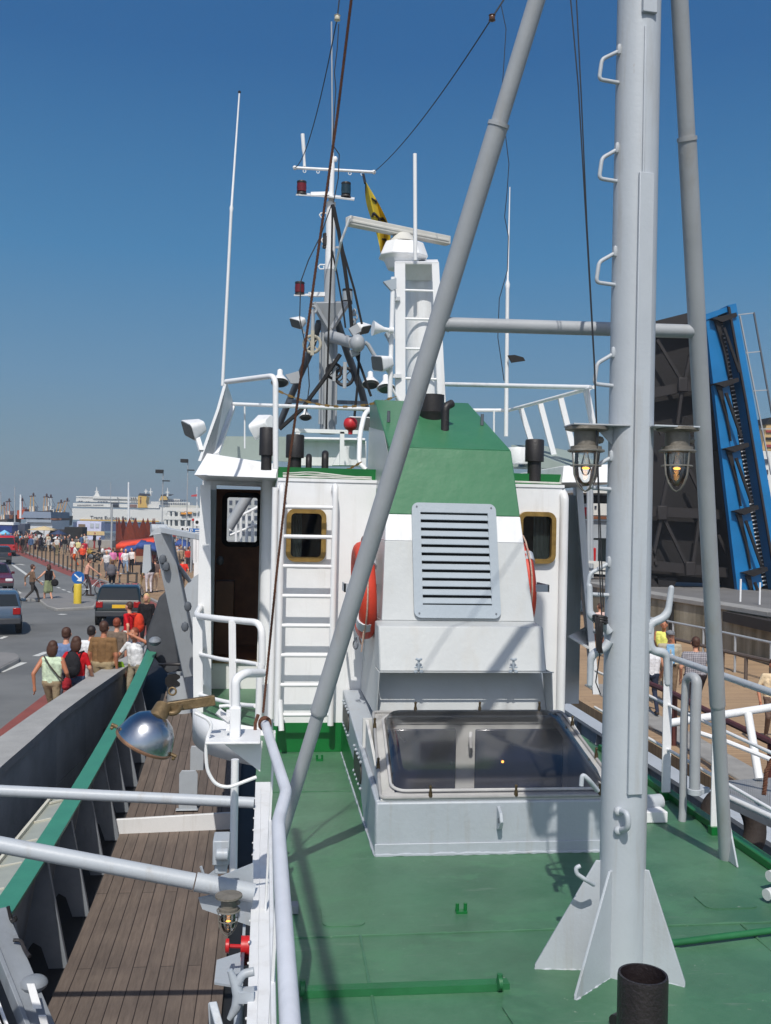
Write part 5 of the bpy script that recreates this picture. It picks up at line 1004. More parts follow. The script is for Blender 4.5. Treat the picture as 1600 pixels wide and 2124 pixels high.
for y in (6.9, 8.1, 9.33, 10.45, 11.5, 12.5, 13.4, 14.3, 15.2, 16.1):
    m_ = MB(); z0 = zdeck(y) - .04; z1 = zcap(y) - .03
    arch = [(-2.02 + .09 * math.cos(R(a)), y, z0 + .02 + .2 * math.sin(R(a))) for a in range(170, 8, -20)]
    m_.plate([(-1.96, y, z1), (-1.90, y, z1), (-1.70, y, z0), (-1.86, y, z0)] + [(-1.87, y, z0 + .03), (-1.93, y, z0 + .20), (-2.0, y, z0 + .24), (-2.06, y, z0 + .16), (-2.1, y, z0)] + [(-2.12, y, z0)], .022); o = m_.build('stanchion', BULW, t)
    m_ = MB(); m_.bar((-1.905, y + .0, z1), (-1.695, y, z0 + .01), .05, .012, up=(1, 0, .25)); m_.build('stanchion_flange', BULW, t)
m_ = MB(); y = 14.6
m_ = MB(); m_.plate([(-1.82, 12.6, -1.92), (-.30, 12.7, -1.92), (-.30, 12.7, -1.64), (-1.82, 12.6, -1.68)], .05); m_.mat(1); m_.box(-1.80, -.32, 12.55, 12.60, -1.93, -1.905); one(m_, 'deck_sill', [WHITE, RUSTY], 'low white sill crossing the brown wooden side deck', 'sill', bev=.008)
for (p0, lab) in (((390, 1680), 'nearest tall pale grey plate standing on wooden deck'), ((402, 1618), 'pale grey plate standing just behind the nearest one'), ((414, 1618), 'pale grey plate at the far right of the little group')):
    q = G(p0[0], p0[1], -1.78); w_ = .12 if p0[1] > 1650 else .055; h_ = .52 if p0[1] > 1650 else .5
    m_ = MB(); m_.plate([(q.x - w_, q.y, q.z), (q.x + w_, q.y, q.z)] + [(q.x + a * w_ / .12, q.y, q.z + h_ + b) for a, b in ((.12, -.05), (.09, 0), (-.09, 0), (-.12, -.05))], .03); m_.plate([(q.x - w_ * 1.3, q.y - .05, q.z + .008), (q.x + w_ * 1.1, q.y - .05, q.z + .008), (q.x + w_ * 1.1, q.y + .05, q.z + .008), (q.x - w_ * 1.3, q.y + .05, q.z + .008)], .012)
    one(m_, 'deck_plate_stand', BOXG, lab, 'stand', 'pale plates on the side deck', bev=.006)
# pale grating frame hung outside the cap rail
t = thing('side_grating', 'cream slatted frame hung outside the green cap rail', 'grating', (-2.2, 7.5, -1.1))
def co(y, o=0): return V(-2.10 - o, y, zcap(y) - .02)
m_ = MB(); m_.bar(co(7, .22), co(11.2, .10), .03, .04); m_.build('outer_bar', paint('cream_paint', (206, 202, 186), .5, .06, 6), t)
m_ = MB(); m_.plate([co(7, .22) - V(0, 0, .02), co(11.2, .1) - V(0, 0, .02), co(11.2, -.06) - V(0, 0, .02), co(7, -.06) - V(0, 0, .02)], .01); m_.build('panel', paint('clear_panel_grey', (160, 164, 154), .4, .06, 6), t)
for k in range(7):
    y = 7.2 + .6 * k; m_ = MB(); m_.bar(co(y, .23 - .025 * k) + V(0, 0, .01), co(y + .12, -.03) + V(0, 0, .004), .022, .02); m_.build('slat', paint('cream_paint', (206, 202, 186), .5, .06, 6), t)
# folded boarding ladder at lower left corner
t = thing('boarding_ladder', 'blue grey boarding ladder leaning on the bulwark at lower left', 'ladder', (-1.7, 6.6, -1.6))
A, B = P(-14, 1890, 7.0), P(112, 2200, 6.2); sd_ = (P(-60, 1960, 6.9) - P(-14, 1890, 6.9)).normalized()
m_ = MB(); m_.bar(A, B, .17, .03, up=(.3, -.4, 1)); m_.build('side_rail', BULW, t, bev=.004)
m_ = MB(); m_.bar(A + V(-.10, 0, .03), B + V(-.10, 0, .03), .03, .10, up=(.3, -.4, 1)); m_.build('side_rail', BULW, t, bev=.004)
for k, o_ in enumerate((.17, .21, .25)):
    m_ = MB(); m_.bar(A + V(-o_, -.05, .0), B + V(-o_, -.05, .0), .014, .02, up=(.3, -.4, 1)); m_.build('side_strip', WHITE2, t)
for pts, lab in (([P(17, 1880, 6.95), P(24, 1912, 6.95), P(34, 1908, 6.9), P(30, 1900, 6.9)], 'upper'), ([P(28, 1950, 6.8), P(44, 1950, 6.8), P(52, 1972, 6.75), P(62, 1984, 6.7)], 'lower')):
    m_ = MB(); m_.tube(fillet(pts, .04), .012, 8); m_.build('hook', BLACK, t)
m_ = MB(); c = P(70, 2040, 6.6); m_.ell(c, (.09, .09, .05), 16); m_.build('roller', BULW, t)
m_ = MB(); m_.plate([P(56, 2040, 6.4), P(72, 2040, 6.4), P(88, 2092, 6.35), P(70, 2092, 6.35)], .012); m_.plate([P(80, 2106, 6.3), P(96, 2106, 6.3), P(108, 2150, 6.3), P(92, 2150, 6.3)], .012); m_.build('tread', WHITE2, t)

# --- door platform skirt and curved rail
t = thing('platform_rail', 'white curved railing and skirt around the doorway platform', 'railing', (-.4, 10.4, 0))
edge_ = [(.10, 9.6), (-.02, 9.62), (-.34, 9.9), (-.58, 10.25), (-.72, 10.8), (-.75, 11.6), (-.76, 12.4)]
def crom(pts, n=8):     # smooth curve through the points
    q = [2 * pts[0] - pts[1]] + pts + [2 * pts[-1] - pts[-2]]; o_ = []
    for i in range(1, len(q) - 2):
        for k in range(n):
            u = k / n; o_.append(.5 * ((2 * q[i]) + (q[i + 1] - q[i - 1]) * u + (2 * q[i - 1] - 5 * q[i] + 4 * q[i + 1] - q[i + 2]) * u * u + (3 * q[i] - q[i - 1] - 3 * q[i + 1] + q[i + 2]) * u ** 3))
    return o_ + [pts[-1]]
ef = crom([V(x, y, 0) for x, y in edge_]); n_ = len(ef)
m_ = MB(); m_.add([p - V(0, 0, .30) for p in ef] + [p + V(0, 0, .07) for p in ef], [(i, i + 1, n_ + i + 1, n_ + i) for i in range(n_ - 1)])
sk = m_.build('skirt', WHITE2, t, sharp=180); bm = bmesh.new(); bm.from_mesh(sk.data); bmesh.ops.remove_doubles(bm, verts=bm.verts[:], dist=.002); bm.to_mesh(sk.data); bm.free(); sd = sk.modifiers.new('s', 'SOLIDIFY'); sd.thickness = .015
def er(px, py): 
    return P(px, py, 10.1)
m_ = MB(); m_.tube(fillet([P(428, 1237, 12.0), P(407, 1277, 10.8), P(450, 1283, 10.3), P(500, 1288, 10.0), P(544, 1292, 9.7), P(544, 1380, 9.7)], .14), .034, 12); m_.build('top_rail', WHITE2, t)
m_ = MB(); m_.tube(fillet([P(430, 1330, 12.0), P(411, 1356, 10.8), P(460, 1368, 10.2), P(500, 1372, 10.0), P(535, 1378, 9.7)], .14), .022, 10); m_.build('middle_rail', WHITE2, t)
m_ = MB(); m_.tube(fillet([P(430, 1400, 12.0), P(411, 1440, 10.8), P(452, 1452, 10.3), P(500, 1462, 10.0), P(530, 1464, 9.7)], .14), .022, 10); m_.build('lower_rail', WHITE2, t)
m_ = MB(); m_.bar(P(482, 1288, 10.05), P(484, 1508, 10.05), .07, .05, up=(0, 1, 0)); m_.build('post', WHITE2, t)
m_ = MB(); m_.bar(P(410, 1280, 10.75), P(412, 1480, 10.75), .10, .03, up=(0, 1, 0)); m_.build('post', WHITE2, t)
m_ = MB(); m_.tube(fillet([P(543, 1376, 9.7), P(540, 1400, 9.7), P(536, 1515, 9.7)], .05), .036, 12); m_.build('post', WHITE2, t)
m_ = MB(); m_.cyl(P(553, 1420, 9.4), P(556, 1505, 9.4), .04, .04, 14); m_.build('post', STRUT, t)

# --- gear at the bow: bollard tub, crane boom, drum
t = thing('bollard_tub', 'grey steel tub with ragged hole and black ring, on the fore deck', 'tub', G(378, 1478, -1.3))
c = G(378, 1478, -1.3); r0 = P(410, 1440, c.y).x - P(378, 1440, c.y).x; zt = P(378, 1397, c.y).z
m_ = MB(); m_.lathe([(r0, -.05), (r0, zt - c.z), (r0 * .96, zt - c.z), (r0 * .96, .1)], c, (0, 0, 1), 30); m_.build('tub', GREY, t)
m_ = MB(); q = P(360, 1412, c.y - r0); m_.plate([q + V(a * .17, .04 * abs(a), b * .13) for a, b in ((-.8, .3), (-.5, .8), (.2, .9), (.8, .5), (1, -.1), (.6, -.7), (.1, -.6), (-.5, -.9), (-.8, -.4))], .05); m_.build('hole', MATTB, t)
m_ = MB(); m_.torus(P(376, 1378, c.y), (0, .15, 1), .36, .025, 30, 8); m_.tube([P(388, 1380, c.y - .3), P(384, 1397, c.y - .3)], .02, 6); m_.build('hoop', BLACK, t)
t = thing('crane_boom', 'grey box section boom leaning left over the bow', 'crane', P(395, 1395, 16.5))
m_ = MB(); a, b = P(398, 1398, 16.3), P(336, 1100, 15.6); m_.bar(a, b, .26, .22, up=(0, 1, 0)); m_.build('boom', GREY, t, bev=.015)
m_ = MB(); m_.bar(P(408, 1390, 16.45), P(350, 1120, 15.75), .14, .3, up=(0, 1, 0)); m_.build('boom_inner', DGREY, t, bev=.01)
m_ = MB(); m_.lathe([(.05, -.12), (.08, -.12), (.08, .12), (.05, .12)], P(330, 1098, 15.6), (1, .3, 0), 20); m_.prism([P(310, 1112, 15.5), P(318, 1098, 15.5), P(345, 1092, 15.5), P(348, 1100, 15.5)], (0, .2, 0)); m_.build('head', GREY, t)
m_ = MB(); m_.bar(P(332, 1098, 15.6), P(440, 1118, 14.6), .10, .09); m_.build('top_arm', GREY, t, bev=.01)
m_ = MB(); m_.prism([P(299, 1130, 15.9), P(312, 1130, 15.9), P(314, 1180, 15.9), P(305, 1190, 15.9), P(295, 1188, 15.9)], (0, .12, 0)); m_.build('side_arm', GREY, t)
m_ = MB(); m_.tube([P(352, 1150, 15.8), P(395, 1206, 15.9)], .035, 8); m_.tube([P(360, 1180, 16), P(385, 1350, 16.3)], .05, 8); m_.build('ram', STRUT, t)
for (px, py) in ((338, 1160), (345, 1175), (390, 1258), (384, 1300)):
    m_ = MB(); m_.ell(P(px, py, 15.6), (.06, .05, .08), 8); m_.build('fitting', DGREY, t)
m_ = MB(); cc = P(440, 1235, 15); cc = P(446, 1252, 16.9); m_.lathe([(.56, -.1), (.56, .1), (.50, .1), (.50, .02), (.06, .02)], cc, (.25, 1, 0), 44); one(m_, 'winch_drum', GREY, 'large pale grey drum disc half hidden by the wing screen', 'drum')
m_ = MB(); m_.prism([P(330, 1240, 18.2), P(345, 1225, 18.2), P(352, 1230, 18.2), P(375, 1400, 17.8), P(345, 1395, 17.8), P(305, 1345, 18.2), P(302, 1320, 18.2)], (0, .5, 0)); one(m_, 'anchor_guard', paint('dark_guard', (62, 64, 68), .6, .15, 4), 'dark grey guard plate at the bow left of the grey boom', 'guard', bev=.03)
m_ = MB(); m_.prism([P(352, 1240, 17.6), P(362, 1230, 17.6), P(395, 1385, 17.2), P(376, 1390, 17.2)], (0, .4, 0)); one(m_, 'winch_upright', DGREY, 'dark upright frame just left of the grey boom', 'frame', bev=.02)
m_ = MB(); m_.ell(P(322, 1330, 17.6), (.11, .2, .08), 12); one(m_, 'fairlead', BULW, 'blue grey fairlead at the far end of the green cap rail', 'fairlead')

# --- stone parapet between ship and road
inn = [G(*p, -1.0) for p in ((0, 1583), (60, 1532), (118, 1480), (180, 1435), (253, 1385), (287, 1365), (322, 1350))]
out_ = [G(*p, -1.0) for p in ((0, 1535), (70, 1485), (101, 1463), (180, 1410), (239, 1375), (282, 1355), (318, 1340))]
inn = [V(-3.2, -40, -1), V(-3.2, 8, -1)] + inn; out_ = [V(-3.6, -40, -1), V(-3.6, 9, -1)] + out_
m_ = MB()
for k in range(len(inn) - 1):
    a, b, c, e = inn[k], inn[k + 1], out_[k + 1], out_[k]; dn = V(0, 0, -1.1); lo = V(0, 0, -3.4)
    m_.hexa([e + dn, a + V(.02, 0, 0) + dn, b + V(.02, 0, 0) + dn, c + dn, e - V(0, 0, .12), a - V(0, 0, .12), b - V(0, 0, .12), c - V(0, 0, .12)])
PARA = paint('parapet_stone', (166, 170, 172), .85, .14, 1.6, .2, 20)
t = thing('parapet_wall', 'long dark stone parapet with pale coping between road and ship', 'wall', (-3.2, 13, -4.5))
m_.build('wall', PARA, t)
m_ = MB()
for k in range(len(inn) - 1):
    a, b = inn[k], inn[k + 1]; m_.hexa([(a.x - .25, a.y, -4.6), (a.x + .02, a.y, -4.6), (b.x + .02, b.y, -4.6), (b.x - .25, b.y, -4.6), (a.x - .25, a.y, -2.11), (a.x + .02, a.y, -2.11), (b.x + .02, b.y, -2.11), (b.x - .25, b.y, -2.11)])
m_.build('footing', PARA, t)
m_ = MB()
for k in range(len(inn) - 1):
    a, b, c, e = inn[k], inn[k + 1], out_[k + 1], out_[k]; u = V(.06, 0, 0); m_.hexa([e - u - V(0, 0, .118), a + u - V(0, 0, .118), b + u - V(0, 0, .118), c - u - V(0, 0, .118), e - u, a + u, b + u, c - u])
m_.build('coping', paint('coping_stone', (158, 158, 156), .8, .1, 2, .2, 25), t)

# ================================================================== RIGHT SIDE OF THE SHIP
t = thing('guard_rail', 'guard rail with white flat posts along the right deck edge', 'railing', (3.1, 7, 0))
XR = 3.09
for (a, b) in (((1379, 1392), (1381, 1664)), ((1482, 1520), (1484, 1734))):
    lo = XP(b[0], b[1], XR); hi = XP(a[0], a[1], XR); m_ = MB(); m_.box(XR - .035, XR + .035, lo.y - .006, lo.y + .006, 0.05, 1.11); m_.build('post', WHITE2, t, bev=.002)
    m_ = MB(); m_.box(XR - .04, XR + .04, lo.y - .03, lo.y + .03, .001, .055); m_.build('foot', KICK, t)
m_ = MB(); m_.cyl((XR, 9.0, 1.09), (XR, 4.0, 1.09), .024, .024, 14); m_.build('top_rail', GREY, t)
for z in (.72, .38): 
    m_ = MB(); m_.cyl((XR + .01, 9.0, z), (XR + .01, 4.0, z), .012, .012, 10); m_.build('lower_rail', WHITE2, t)
t = thing('air_pipe', 'grey swan neck air pipe bent over between the two white posts', 'pipe', (2.9, 6.8, 0))
m_ = MB(); b0 = G(1415, 1703, 0); y = b0.y; _q = fillet([V(b0.x, y, 0), V(b0.x + .005, y, .10), P(1419, 1500, y), P(1423, 1404, y), P(1446, 1404, y - .12), P(1443, 1480, y - .12), P(1441, 1646, y - .12)], .06, 8); m_.tube(_q, [.027 + .010 * min(1, max(0, (i - 20) / 14)) for i in range(len(_q))], 18); m_.build('pipe', STRUT, t)
m_ = MB(); e = P(1441, 1648, y - .12); m_.cyl(e, e + V(0, 0, .04), .048, .048, 18); m_.bar(e + V(.04, 0, .02), e + V(.11, .02, .03), .035, .035); m_.build('closing_flap', GREY, t, bev=.003)
t = thing('mooring_drum_pipe', 'short horizontal grey pipe on white saddle behind the mast', 'pipe', (2.8, 7.6, 0))
m_ = MB(); a = G(1325, 1672, .10); b = G(1368, 1665, .10); m_.cyl(a - V(.25, 0, 0), b + V(.02, .03, 0), .055, .055, 18); m_.build('pipe', GREY, t)
m_ = MB(); m_.box(a.x - .3, b.x, a.y - .08, a.y + .08, .002, .08); m_.build('saddle', WHITE2, t, bev=.006)
# gangway to the right-hand quay
t = thing('gangway', 'ribbed grey gangway with white rails leading off to the quay', 'gangway', (4.2, 7, -.2))
q0 = [P(1512, 1618, 7.6), P(1512, 1652, 6.9), P(1600, 1692, 6.1), P(1740, 1670, 6.3), P(1740, 1590, 7.4), P(1600, 1606, 7.6)]
zg = -.02; a, b, c, e = G(1508, 1622, zg), G(1512, 1652, zg), G(1660, 1718, zg), G(1660, 1612, zg)
m_ = MB(); m_.prism([a, b, c, e], (0, 0, -.06)); m_.build('tread_plate', paint('ribbed_alu', (150, 152, 154), .5, .06, 5, metal=.2), t)
nr = 34
m_ = MB()
for k in range(nr):
    f = (k + .5) / nr; m_.bar(a.lerp(e, f) + V(0, 0, .006), b.lerp(c, f) + V(0, 0, .006), .018, .012)
m_.build('tread_ribs', paint('ribbed_alu', (150, 152, 154), .5, .06, 5, metal=.2), t)
m_ = MB(); dv = (c - b).normalized(); m_.bar(b - V(0, 0, .03), c - V(0, 0, .03), .05, .10); m_.build('stringer', BULW, t)
m_ = MB(); m_.cyl(P(1506, 1652, 6.9), P(1660, 1722, 5.9), .022, .022, 10); m_.build('side_rail', WHITE2, t)
m_ = MB(); m_.cyl(P(1388, 1500, 8.0), P(1660, 1458, 8.3), .035, .035, 12); m_.build('hand_rail', WHITE2, t)
m_ = MB(); m_.cyl(P(1552, 1480, 8.1), P(1575, 1616, 7.8), .035, .035, 12); m_.build('post', WHITE2, t)
m_ = MB(); m_.tube([P(1450, 1520, 7.8), P(1512, 1540, 7.6), P(1660, 1600, 7.2)], .02, 8); m_.build('knee_rail', WHITE2, t)
one(helix([P(1602, 1575, 7.0), P(1590, 1600, 7.0), P(1585, 1648, 7.0)], .016, .06), 'rope_end', ROPE, 'brown rope end hanging over the gangway edge', 'rope')
# starboard bulwark of the ship and dark side passage
t = thing('bulwark', 'pale grey ribbed bulwark of the right side passage below the deck', 'bulwark', (5.1, 9, -2))
m_ = MB(); m_.box(5.1, 5.14, 4, 20, -2.1, -1.05); m_.build('plating', BOXG, t)
m_ = MB(); m_.box(5.0, 5.26, 4, 20, -1.05, -1.0); m_.build('cap_rail', GREY, t)
for k in range(16):
    m_ = MB(); y = 5 + k * .95; m_.plate([(5.1, y, -2.1), (4.88, y, -2.1), (5.04, y, -1.06), (5.1, y, -1.06)], .02); m_.build('stanchion', BOXG, t)
t = thing('tyre_fender', 'dark old tyre fender hanging under the gangway', 'tyre', P(1535, 1690, 8.6))
m_ = MB(); m_.torus(P(1520, 1712, 8.6), (.3, -1, .3), .26, .10, 36, 14); m_.build('tyre', paint('old_tyre', (44, 36, 32), .8, .15, 12, .2, 40), t)
# deck odds and ends
t = thing('deck_ledge', 'low green painted ledge with small fittings across the green deck', 'ledge', G(850, 2045, 0))
a = G(628, 2052, .04); b = G(1058, 2038, .04); m_ = MB(); m_.box(a.x, b.x, a.y - .006, a.y + .0, .001, .034); m_.box(a.x, b.x, a.y + .0005, a.y + .05, .028, .034) ; m_.build('pipe', LEDGE, t)
for q in (a, a.lerp(b, .95)):
    m_ = MB(); m_.lathe([(.030, -.008), (.030, .008)], q, (1, 0, 0), 18); m_.cyl(q - V(0, 0, .03), q + V(0, 0, .040), .013, .013, 10); m_.build('flange', LEDGE, t)
t = thing('deck_pipe', 'green painted pipe on deck running right from mast fin', 'pipe', G(1500, 1945, 0))
a = G(1385, 1957, .03); b = G(1720, 1915, .03); m_ = MB(); m_.cyl(a, b, .017, .017, 14); m_.build('pipe', LEDGE, t)
for (px, py, lab) in ((957, 1893, 'small green deck lug in the middle of the deck'), (663, 1578, 'small green deck lug near foot of the wheelhouse')):
    q = G(px, py, 0); m_ = MB(); m_.box(q.x - .03, q.x + .03, q.y - .02, q.y + .02, .0, .012); m_.cyl(q + V(-.022, 0, .01), q + V(-.022, 0, .05), .010, .010, 8); m_.cyl(q + V(.022, 0, .01), q + V(.022, 0, .05), .010, .010, 8); one(m_, 'deck_lug', KICK, lab, 'lug', 'small deck lugs')
t = thing('vent_stub', 'black open topped vent pipe close up at lower right', 'vent pipe', (1.40, 3.42, 0))
m_ = MB(); c = P(1334, 2020, 3.42); m_.lathe([(.088, 0), (.089, c.z - .012), (.087, c.z), (.079, c.z), (.078, .25), (.01, .25)], (c.x, c.y, 0), (0, 0, 1), 48); m_.build('pipe', paint('black_pipe_paint', (40, 34, 36), .38, .12, 6, .14, 70, rust=.2, stain=(84, 70, 62)), t)
m_ = MB(); m_.tube([G(1275, 2120, .03), G(1292, 2112, .03)], .03, 10); one(m_, 'deck_stub', BLACK, 'small dark stub on deck left of black vent pipe', 'stub')
for (px, py, lab) in ((1596, 1836, 'upper white canvas roll at right deck edge'), (1590, 1856, 'lower white canvas roll at right deck edge')):
    q = G(px, py, .05); m_ = MB(); m_.lathe([(.01, 0), (.032, .0), (.032, .5), (.01, .5)], q + V(.0, 0, .0 if py > 1840 else .05), (1, .35, .05), 18); one(m_, 'canvas_roll', paint('canvas_white', (206, 208, 206), .8, .05, 8), lab, 'roll', 'white canvas rolls')
m_ = MB(); m_.tube([G(628, 1895, .05), G(650, 1893, .05)], .02, 8)
q = G(632, 1890, .0); m_ = MB(); m_.box(.10, .22, q.y - .05, q.y + .02, .002, .05); one(m_, 'deck_clip', BULW, 'blue grey clip on deck beside the white rail', 'clip', bev=.006)
# ================================================================== PEOPLE
SKIN = paint('skin', (206, 150, 122), .55, .05, 20, 0); SKINT = paint('tanned_skin', (178, 116, 86), .55, .05, 20, 0)
def cloth(rgb): return paint('cloth_%d_%d_%d' % tuple(rgb), rgb, .85, .12, 7, .9, 9, spec=.2)
HAIR = {'brown': paint('brown_hair', (74, 46, 32), .6, .2, 30), 'dark': paint('dark_hair', (40, 30, 26), .6, .2, 30), 'red': paint('red_hair', (130, 62, 36), .6, .2, 30), 'blond': paint('blond_hair', (206, 176, 120), .6, .2, 30), 'grey': paint('grey_hair', (150, 146, 140), .6, .2, 30)}
def capsule_mb(bones, ells):
    mb = MB()
    for (a, b, r0, r1) in bones:
        a = Vector(a); b = Vector(b); n = 5; pts = []; rs = []
        d_ = (b - a); L = d_.length; u = d_ / max(L, 1e-6)
        pts.append(a - u * r0 * .98); rs.append(r0 * .2); pts.append(a - u * r0 * .7); rs.append(r0 * .71)
        for k in range(n + 1): pts.append(a.lerp(b, k / n)); rs.append(r0 + (r1 - r0) * k / n)
        pts.append(b + u * r1 * .7); rs.append(r1 * .71); pts.append(b + u * r1 * .98); rs.append(r1 * .2)
        mb.tube(pts, rs, 12)
    for (c, r) in ells: mb.ell(c, r, 16)
    return mb
def segd(p, a, b):
    ab = b - a; t = max(0, min(1, (p - a).dot(ab) / max(1e-9, ab.length_squared))); return (p - a - ab * t).length, t
POSES = {
 # lhand / rhand and feet are offsets in metres; the figure faces +Y, origin between the feet
 'stand': dict(lf=(-.10, .02), rf=(.10, -.02), lh=(-.25, .06, .84), rh=(.25, .06, .84)),
 'walk': dict(lf=(-.09, .24), rf=(.09, -.26), lh=(-.27, -.16, .90), rh=(.27, .20, .92)),
 'walk2': dict(lf=(-.09, -.22), rf=(.09, .20), lh=(-.26, .12, .88), rh=(.27, -.10, .88)),
 'stride': dict(lf=(-.08, .36), rf=(.08, -.38), lh=(-.26, -.22, .94), rh=(.26, .26, .96)),
 'reach': dict(lf=(-.09, .16), rf=(.09, -.16), lh=(-.52, .20, 1.02), rh=(.26, .10, .9)),
 'lean': dict(lf=(-.10, -.05), rf=(.12, .1), lh=(-.02, .14, 1.60), rh=(.42, .26, .98), lean=.10),
 'sit': dict(lf=(-.12, .42), rf=(.12, .42), lh=(-.16, .34, .72), rh=(.16, .34, .72), drop=.40),
 'ride': dict(lf=(-.10, .05), rf=(.10, .22), lh=(-.2, .50, 1.02), rh=(.2, .50, 1.02), lean=.18, lift=.12),
}
BODY_CACHE = {}
def body_mesh(pose, sleeve='short', legs='long', build=1.0, skirt=False, vox=.022, fingers=False):
    key = (pose, sleeve, legs, build, skirt, vox, fingers)
    if key in BODY_CACHE: return BODY_CACHE[key]
    p = POSES[pose]; drop = p.get('drop', 0); lean = p.get('lean', 0); lift = p.get('lift', 0); w = build
    hz = .93 - drop - (abs(p['lf'][1] - p['rf'][1]) * .09) + lift
    def up(x, y, z): return Vector((x, y + lean * (z - hz), z - .93 + hz))
    Hl, Hr = Vector((-.09 * w, 0, hz)), Vector((.09 * w, 0, hz)); Sl, Sr = up(-.185 * w, 0, 1.40), up(.185 * w, 0, 1.40)
    bones = []; zone = []
    def add(a, b, r0, r1, z): bones.append((a, b, r0, r1)); zone.append((Vector(a), Vector(b), z, (r0 + r1) / 2))
    for s_, H, f in ((-1, Hl, p['lf']), (1, Hr, p['rf'])):
        A = Vector((f[0], f[1], .085 + (.06 if f[1] < -.15 else 0))); kf = .06 + (.30 if drop else 0) + max(0, -f[1]) * .35
        K = (H + A) / 2 + Vector((0, kf, .03 if not drop else .22)); 
        add(H, K, .092 * w, .060, 'thigh'); add(K, A, .058, .040, 'calf'); add(A + Vector((0, -.03, -.035)), A + Vector((0, .15, -.05)), .042, .036, 'foot')
    for s_, S, h in ((-1, Sl, p['lh']), (1, Sr, p['rh'])):
        Hn = Vector(h) + Vector((0, lean * .4, hz - .93 if not drop else 0)); mid = (S + Hn) / 2; d_ = (Hn - S).length; bend = math.sqrt(max(0, .29 ** 2 - (d_ / 2) ** 2)) if d_ < .58 else .0
        o = Vector((s_ * .5, -.85, -.1)) if Hn.z < S.z else Vector((s_ * 1, .1, -.1)); E = mid + o.normalized() * bend
        fa = (Hn - E).normalized()
        add(S, E, .052, .042, 'uarm'); add(E, Hn, .040, .027, 'farm'); add(Hn, Hn + fa * .075, .030, .034, 'hand')
        if fingers:
            side = Vector((0, 1, 0)) - fa * fa.y; side = side.normalized() if side.length > .1 else Vector((1, 0, 0)); pn = fa.cross(side) * s_
            for k, ln in enumerate((.062, .072, .068, .052)):
                b0 = Hn + fa * .095 + side * (.028 - .019 * k); m1 = b0 + fa * ln * .55 + pn * .006; add(b0, m1, .0085, .008, 'hand'); add(m1, m1 + fa * ln * .45 + pn * .018, .008, .007, 'hand')
            b0 = Hn + fa * .03 + side * .032; add(b0, b0 + fa * .035 + side * .028, .011, .0095, 'hand')
        else: add(Hn + fa * .08, Hn + fa * .14 + Vector((0, .01, 0)), .030, .020, 'hand')
    add(up(-.10 * w, 0, .98), up(-.12 * w, 0, 1.32), .085, .085, 'torso'); add(up(.10 * w, 0, .98), up(.12 * w, 0, 1.32), .085, .085, 'torso'); add(up(0, .005, 1.0), up(0, .0, 1.33), .115 * w, .118, 'torso'); add(up(-.15 * w, 0, 1.385), up(.15 * w, 0, 1.385), .066, .066, 'torso'); add(Hl + Vector((0, 0, .03)), Hr + Vector((0, 0, .03)), .105 * w, .105 * w, 'hip')
    add(up(0, -.005, 1.42), up(0, .02, 1.52), .056, .052, 'neck')
    hc = up(0, .03, 1.625); ells = [(hc, (.082, .100, .120)), (hc + Vector((0, .055, -.06)), (.05, .045, .05)), (hc + Vector((0, .103, -.015)), (.014, .022, .024)), (hc + Vector((-.083, 0, -.01)), (.014, .024, .034)), (hc + Vector((.083, 0, -.01)), (.014, .024, .034))]
    if skirt: 
        for k in range(3): add(Hl.lerp(Hr, k / 2), Vector((-.12 + .12 * k, 0, hz - .42)), .10, .12, 'skirt')
    mb = capsule_mb(bones, ells); o = mb.build('tmp', WHITE, origin=(0, 0, 0)); md = o.modifiers.new('r', 'REMESH'); md.mode = 'VOXEL'; md.voxel_size = vox; md.use_smooth_shade = True
    sm = o.modifiers.new('s', 'SMOOTH'); sm.iterations = 3; sm.factor = .5
    bpy.context.view_layer.update(); me = bpy.data.meshes.new_from_object(o.evaluated_get(bpy.context.evaluated_depsgraph_get())); old = o.data; bpy.data.objects.remove(o); bpy.data.meshes.remove(old)
    me.materials.clear()
    for _ in range(5): me.materials.append(SKIN)      # 0 skin, 1 top, 2 bottom, 3 shoes, 4 hair
    mi = []
    for f in me.polygons:
        c = f.center; best = None
        if (c - hc).length < .17 and c.z > hc.z - .14:
            hairy = (c.y < hc.y + .055 and c.z > hc.z + .035) or (c.y < hc.y - .02 and c.z > hc.z - .06)
            mi.append(4 if hairy else 0); continue
        for (a, b, z, r) in zone:
            d_, t_ = segd(c, a, b); d_ -= r
            if best is None or d_ < best[0]: best = (d_, z, t_)
        z, t_ = best[1], best[2]
        if z in ('torso',): m = 1 if c.z > hz + .02 else 2
        elif z == 'hip': m = 2 if c.z < hz + .07 else 1
        elif z == 'skirt': m = 2
        elif z == 'thigh': m = 2 if (legs != 'shorts' or t_ < .85) else 0
        elif z == 'calf': m = 2 if legs == 'long' else 0
        elif z == 'foot': m = 3
        elif z == 'uarm': m = 1 if (sleeve == 'long' or (sleeve == 'short' and t_ < .8)) else 0
        elif z == 'farm': m = 1 if sleeve == 'long' and t_ < .95 else 0
        elif z == 'neck': m = 0 if c.z > 1.44 - .93 + hz else 1
        else: m = 0
        mi.append(m)
    me.polygons.foreach_set('material_index', mi); me.polygons.foreach_set('use_smooth', [True] * len(me.polygons)); me.name = 'person_body'
    BODY_CACHE[key] = (me, hc, hz); return BODY_CACHE[key]
SHOE = cloth((70, 60, 54)); SHOEW = cloth((200, 198, 194))
